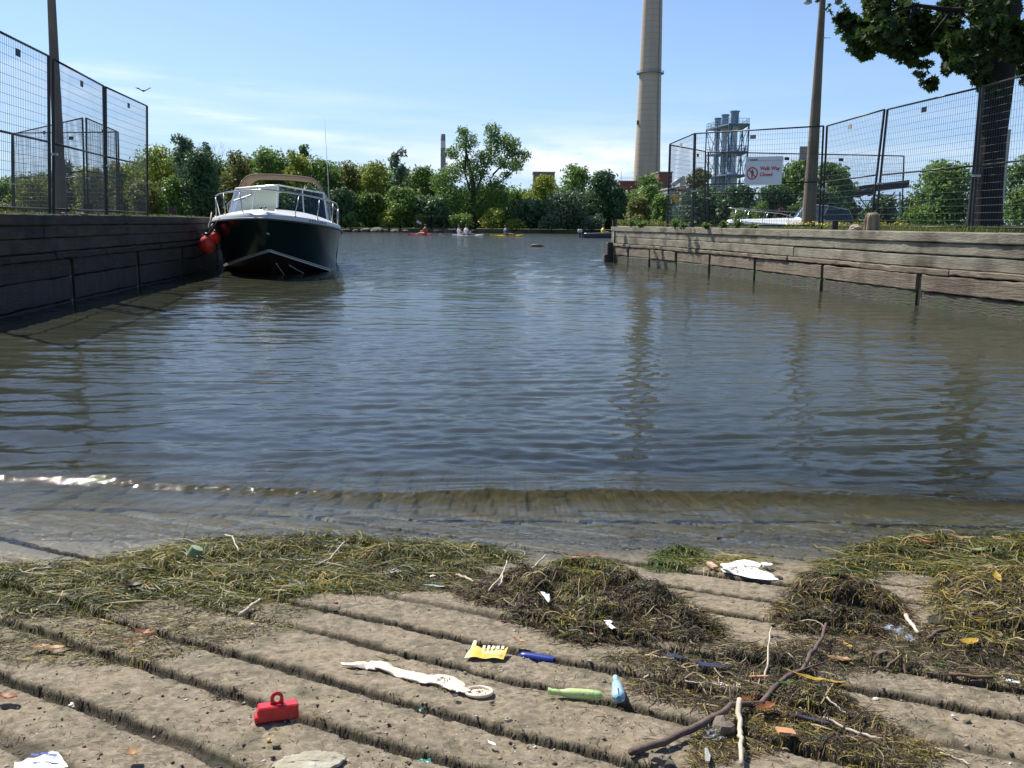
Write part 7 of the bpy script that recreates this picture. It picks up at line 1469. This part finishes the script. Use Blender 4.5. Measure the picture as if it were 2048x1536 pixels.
for i, (lb, pts, r0, r1, mt) in enumerate([
    ('bleached twig lying above the tall weed heap', [(1142, 1156), (1165, 1150), (1205, 1152), (1236, 1156)], 2.6, 2.0, MSTR), ('brown twig just below the bleached one above the tall heap', [(1142, 1160), (1180, 1163), (1230, 1164)], 2.4, 1.8, MBR2), ('pale twig right of the two twigs above the tall heap', [(1265, 1164), (1290, 1162), (1300, 1160)], 2.2, 1.8, MSTR),
    ('straight pale straw leaning over the smaller heap', [(975, 1198, .02), (1000, 1178, .03), (1012, 1166, .03)], 1.6, 1.6, MSTR), ('straw pointing up from the smaller heap', [(998, 1188, .02), (1006, 1174, .035), (1013, 1164, .045)], 2.0, 1.4, MSTR), ('thin straw arching over the arched green weed', [(1060, 1150, .01), (1075, 1140, .02), (1092, 1124, .02)], 2.0, 1.6, MSTR),
    ('flat twig on the slab left of the smaller heap', [(912, 1154), (930, 1158), (948, 1168)], 2.8, 2.4, MSTR), ('reddish straight twig between the two heaps', [(1003, 1246), (1040, 1243), (1086, 1244)], 1.8, 1.8, MBR2),
    ('pale short stick at the right foot of the rounded heap', [(1810, 1252, .02), (1820, 1262, .01), (1836, 1280, .004)], 4.2, 2.6, MSTR), ('long pale twig right of the rounded heap', [(1838, 1250, .006), (1862, 1252, .006), (1888, 1254, .006)], 2.2, 1.6, MSTR), ('dark thick twig right of the clear plastic strip', [(1856, 1290, .006), (1880, 1280, .01), (1900, 1272, .012)], 3.6, 2.6, MBKS),
    ('pale twig across the debris above the twin navy strips', [(1290, 1316), (1320, 1320), (1350, 1326)], 2.4, 1.8, MSTR), ('pale twig in front of the navy strips', [(1250, 1346), (1270, 1350), (1298, 1349)], 2.0, 2.6, MSTR), ('curved thin twig left of the foam piece', [(1372, 1366), (1400, 1370), (1425, 1385), (1432, 1402)], 1.6, 1.2, MSTR), ('pale standing twig beside the orange scraps', [(1531, 1362, .002), (1535, 1335, .03), (1540, 1306, .05)], 2.2, 1.4, MSTR), ('reddish twig at the left of the branch tip', [(1506, 1296), (1520, 1306), (1531, 1312)], 1.8, 1.8, pmat('red_twig', (.26, .03, .03), rough=.6)),
    ('straw strip below the yellow blade leaf', [(1655, 1418, .01), (1680, 1430, .008), (1695, 1436, .004)], 1.8, 1.2, MSTR), ('curved brown twig under the clear plastic strip', [(1740, 1345, .006), (1775, 1338, .014), (1800, 1330, .010), (1815, 1342, .006)], 2.6, 2.0, MBR2), ('pale twig running to the lower right corner', [(1880, 1508, .003), (1910, 1518, .003), (1940, 1532, .003)], 1.6, 1.4, MSTR), ('rough brown stick at the right edge of the debris', [(1898, 1354, .006), (1940, 1362, .008), (1985, 1366, .006)], 3.4, 3.0, MBR2), ('thin dark twig over the groove at left', [(90, 1292, .004), (140, 1282, .008), (198, 1252, .010)], 1.5, 1.0, MBKS), ('straw sticking up from the left weed bank', [(452, 1088, .03), (466, 1106, .03), (478, 1122, .02)], 1.6, 1.2, MSTR), ('straw curved across the left weed bank', [(630, 1140, .01), (660, 1128, .014), (690, 1106, .02)], 1.8, 1.2, MSTR),
    ('bare twig poking up at the left of the weed bank', [(366, 1082, .02), (374, 1072, .03), (380, 1064, .05)], 1.2, .8, MBKS), ('twig on the slab under the weed tuft at centre left', [(480, 1232, .006), (500, 1222, .008), (520, 1210, .012)], 3.6, 2.4, MSTR), ('split pale stem by the groove at the far left', [(45, 1162, .012), (70, 1150, .014), (105, 1144, .012)], 2.2, 1.6, MSTR), ('orange root lying near the lower edge right of the wood chip', [(1582, 1500, .003), (1600, 1497, .004), (1622, 1503, .003), (1650, 1506, .003)], 2.6, 1.8, MBR2)]):
    stick(lb, pts, r0, r1, mt, name='twig', seed=20 + i)
def chip(label, px, py, a, b_, c, rz, mat, dz=.004, tip=0.0, name='wood_chip', cat='wood chip'):
    s = scl(px, py); e = Matrix; mb = MB(); rr = random.Random(px); hx, hy, hz = a * s / 2, b_ * s / 2, c * s / 2; vs = []
    for z in (-1, 1):
        for x, y in ((-1, -1), (-.3, -1.08), (.4, -.94), (1, -1), (1.06, 0), (.92, 1), (.2, 1.06), (-.4, .95), (-1, .9), (-.94, 0)): vs.append((x * hx * (1 + rr.uniform(-.06, .06)) * (.94 if z > 0 else 1), y * hy * (1 + rr.uniform(-.08, .08)) * (.92 if z > 0 else 1), z * hz))
    mb.add(vs, [tuple(range(9, -1, -1)), tuple(range(10, 20))] + [(i, (i + 1) % 10, (i + 1) % 10 + 10, i + 10) for i in range(10)]); o = mb.build(name, mat); tag(o, label, cat); put(o, px, py, rz, dz + hz, tip)
MCH = pmat('wood_chip_orange', (.52, .26, .13), (.40, .19, .09), 60, rough=.8, bump=.4, bscale=200, stretch=(1, 5, 1), dist=.002); MCH2 = pmat('wood_chip_pink', (.60, .40, .28), (.5, .32, .2), 60, rough=.8)
chip('orange wood chip leaning at the foot of the tall weed heap', 1184, 1266, 38, 13, 4, R(65), MCH, .010, .1); chip('pinkish wood chip beside the green tuft', 1424, 1141, 26, 12, 4, R(-70), MCH2, .012, .2); chip('square orange wood chip near the lower edge', 1571, 1478, 32, 26, 4, R(-4), MCH, .014, .1); chip('long orange splinter in front of the branch', 1515, 1360, 40, 7, 3, R(3), MCH, .006); chip('brown bark chip beside the clear plastic strip', 1760, 1322, 30, 12, 8, R(35), MBKS, .006, name='bark_chip', cat='bark')
# stones and shells
MST1 = pmat('pale_lichen_stone', (.36, .32, .22), (.26, .23, .16), 60, rough=.9, bump=.7, bscale=150, c3=(.48, .45, .36), s3=25, dist=.003); MST2 = pmat('brown_stone', (.19, .155, .11), (.12, .10, .07), 80, rough=.9, bump=.8, bscale=200, dist=.003); MSH = pmat('shell_white_litter', (.70, .64, .52), (.6, .52, .4), 90, rough=.5)
def stone(label, px, py, a, b_, c, seed, mat, name='stone', cat='stone', n=3, dz=0.0):
    s = scl(px, py); o = rock(name, label, (0, 0, 0), (a * s / 2, b_ * s / 2, c * s / 2), seed, mat, cat=cat, n=n); x, y = onramp(px, py); o.rotation_euler = (-SLOPE, 0, 0); o.location = (x, y, H(x, y) + c * s * .22 + dz); return o
stone('large flat pale stone cut by the lower picture edge', 618, 1528, 112, 84, 26, 3, MST1, n=4)
stone('angular brown stone leaning against the thick branch', 1446, 1466, 46, 52, 40, 4, MST2, dz=.004, n=2); stone('brown stone by the lower edge below the branch', 1322, 1528, 44, 56, 36, 6, MST2); stone('small dark stone on the slab at lower right', 1934, 1446, 14, 12, 9, 7, MST2)
for i, (px, py, q, mt, lb) in enumerate([(1018, 1438, 15, MST1, 'pale pebble in the groove below the balloon ring'), (1208, 1362 + 0, 9, MST1, 'pale pebble left of the pale blue tube'), (866, 1155, 13, MSH, 'white shell on the slab at the weed edge'), (1752, 1398, 11, MSH, 'pale shell on the slab right of the yellow blade leaf'), (1908, 1438, 9, MSH, 'small pale shell above the small dark stone'), (538, 1486, 9, pmat('orange_bead', (.65, .35, .04), rough=.4), 'small orange bead left of the large pale stone'), (553, 1496, 16, MST2, 'dark mussel shell above the large pale stone'), (1778, 1466, 12, MSH, 'broken shell on the debris at lower right'), (144, 1396, 16, MSH, 'white shell fragments in the lower left groove'), (505, 1250, 7, MSH, 'tiny white shell on the groove edge at left'), (1546, 1252, 10, MST2, 'dark snail shell left of the rounded heap'), (930, 1345, 8, MST1, 'small pebble just above the balloon tail'), (1556, 1160, 16, MST2, 'dark stone beside the foam plate'), (1780, 1436, 9, MST1, 'pale pebble on the right slab'), (398, 1250 - 70, 10, MST1, 'pale pebble in the left weed edge'), (672, 1205, 7, pmat('red_bit', (.5, .03, .03), rough=.5), 'tiny red plastic bit on the left slab'), (1345, 1300, 12, MST1, 'two toned pebble before the tall heap'), (1180, 1325, 10, MST1, 'rounded pebble right of the dark blue tube')]):
    stone(lb, px, py, q, q * .8, q * .6, 80 + i, mt, 'shell' if 'shell' in lb else ('bead' if 'bead' in lb else 'pebble'), 'shell' if 'shell' in lb else ('bead' if 'bead' in lb else 'pebble'), n=2, dz=.002)
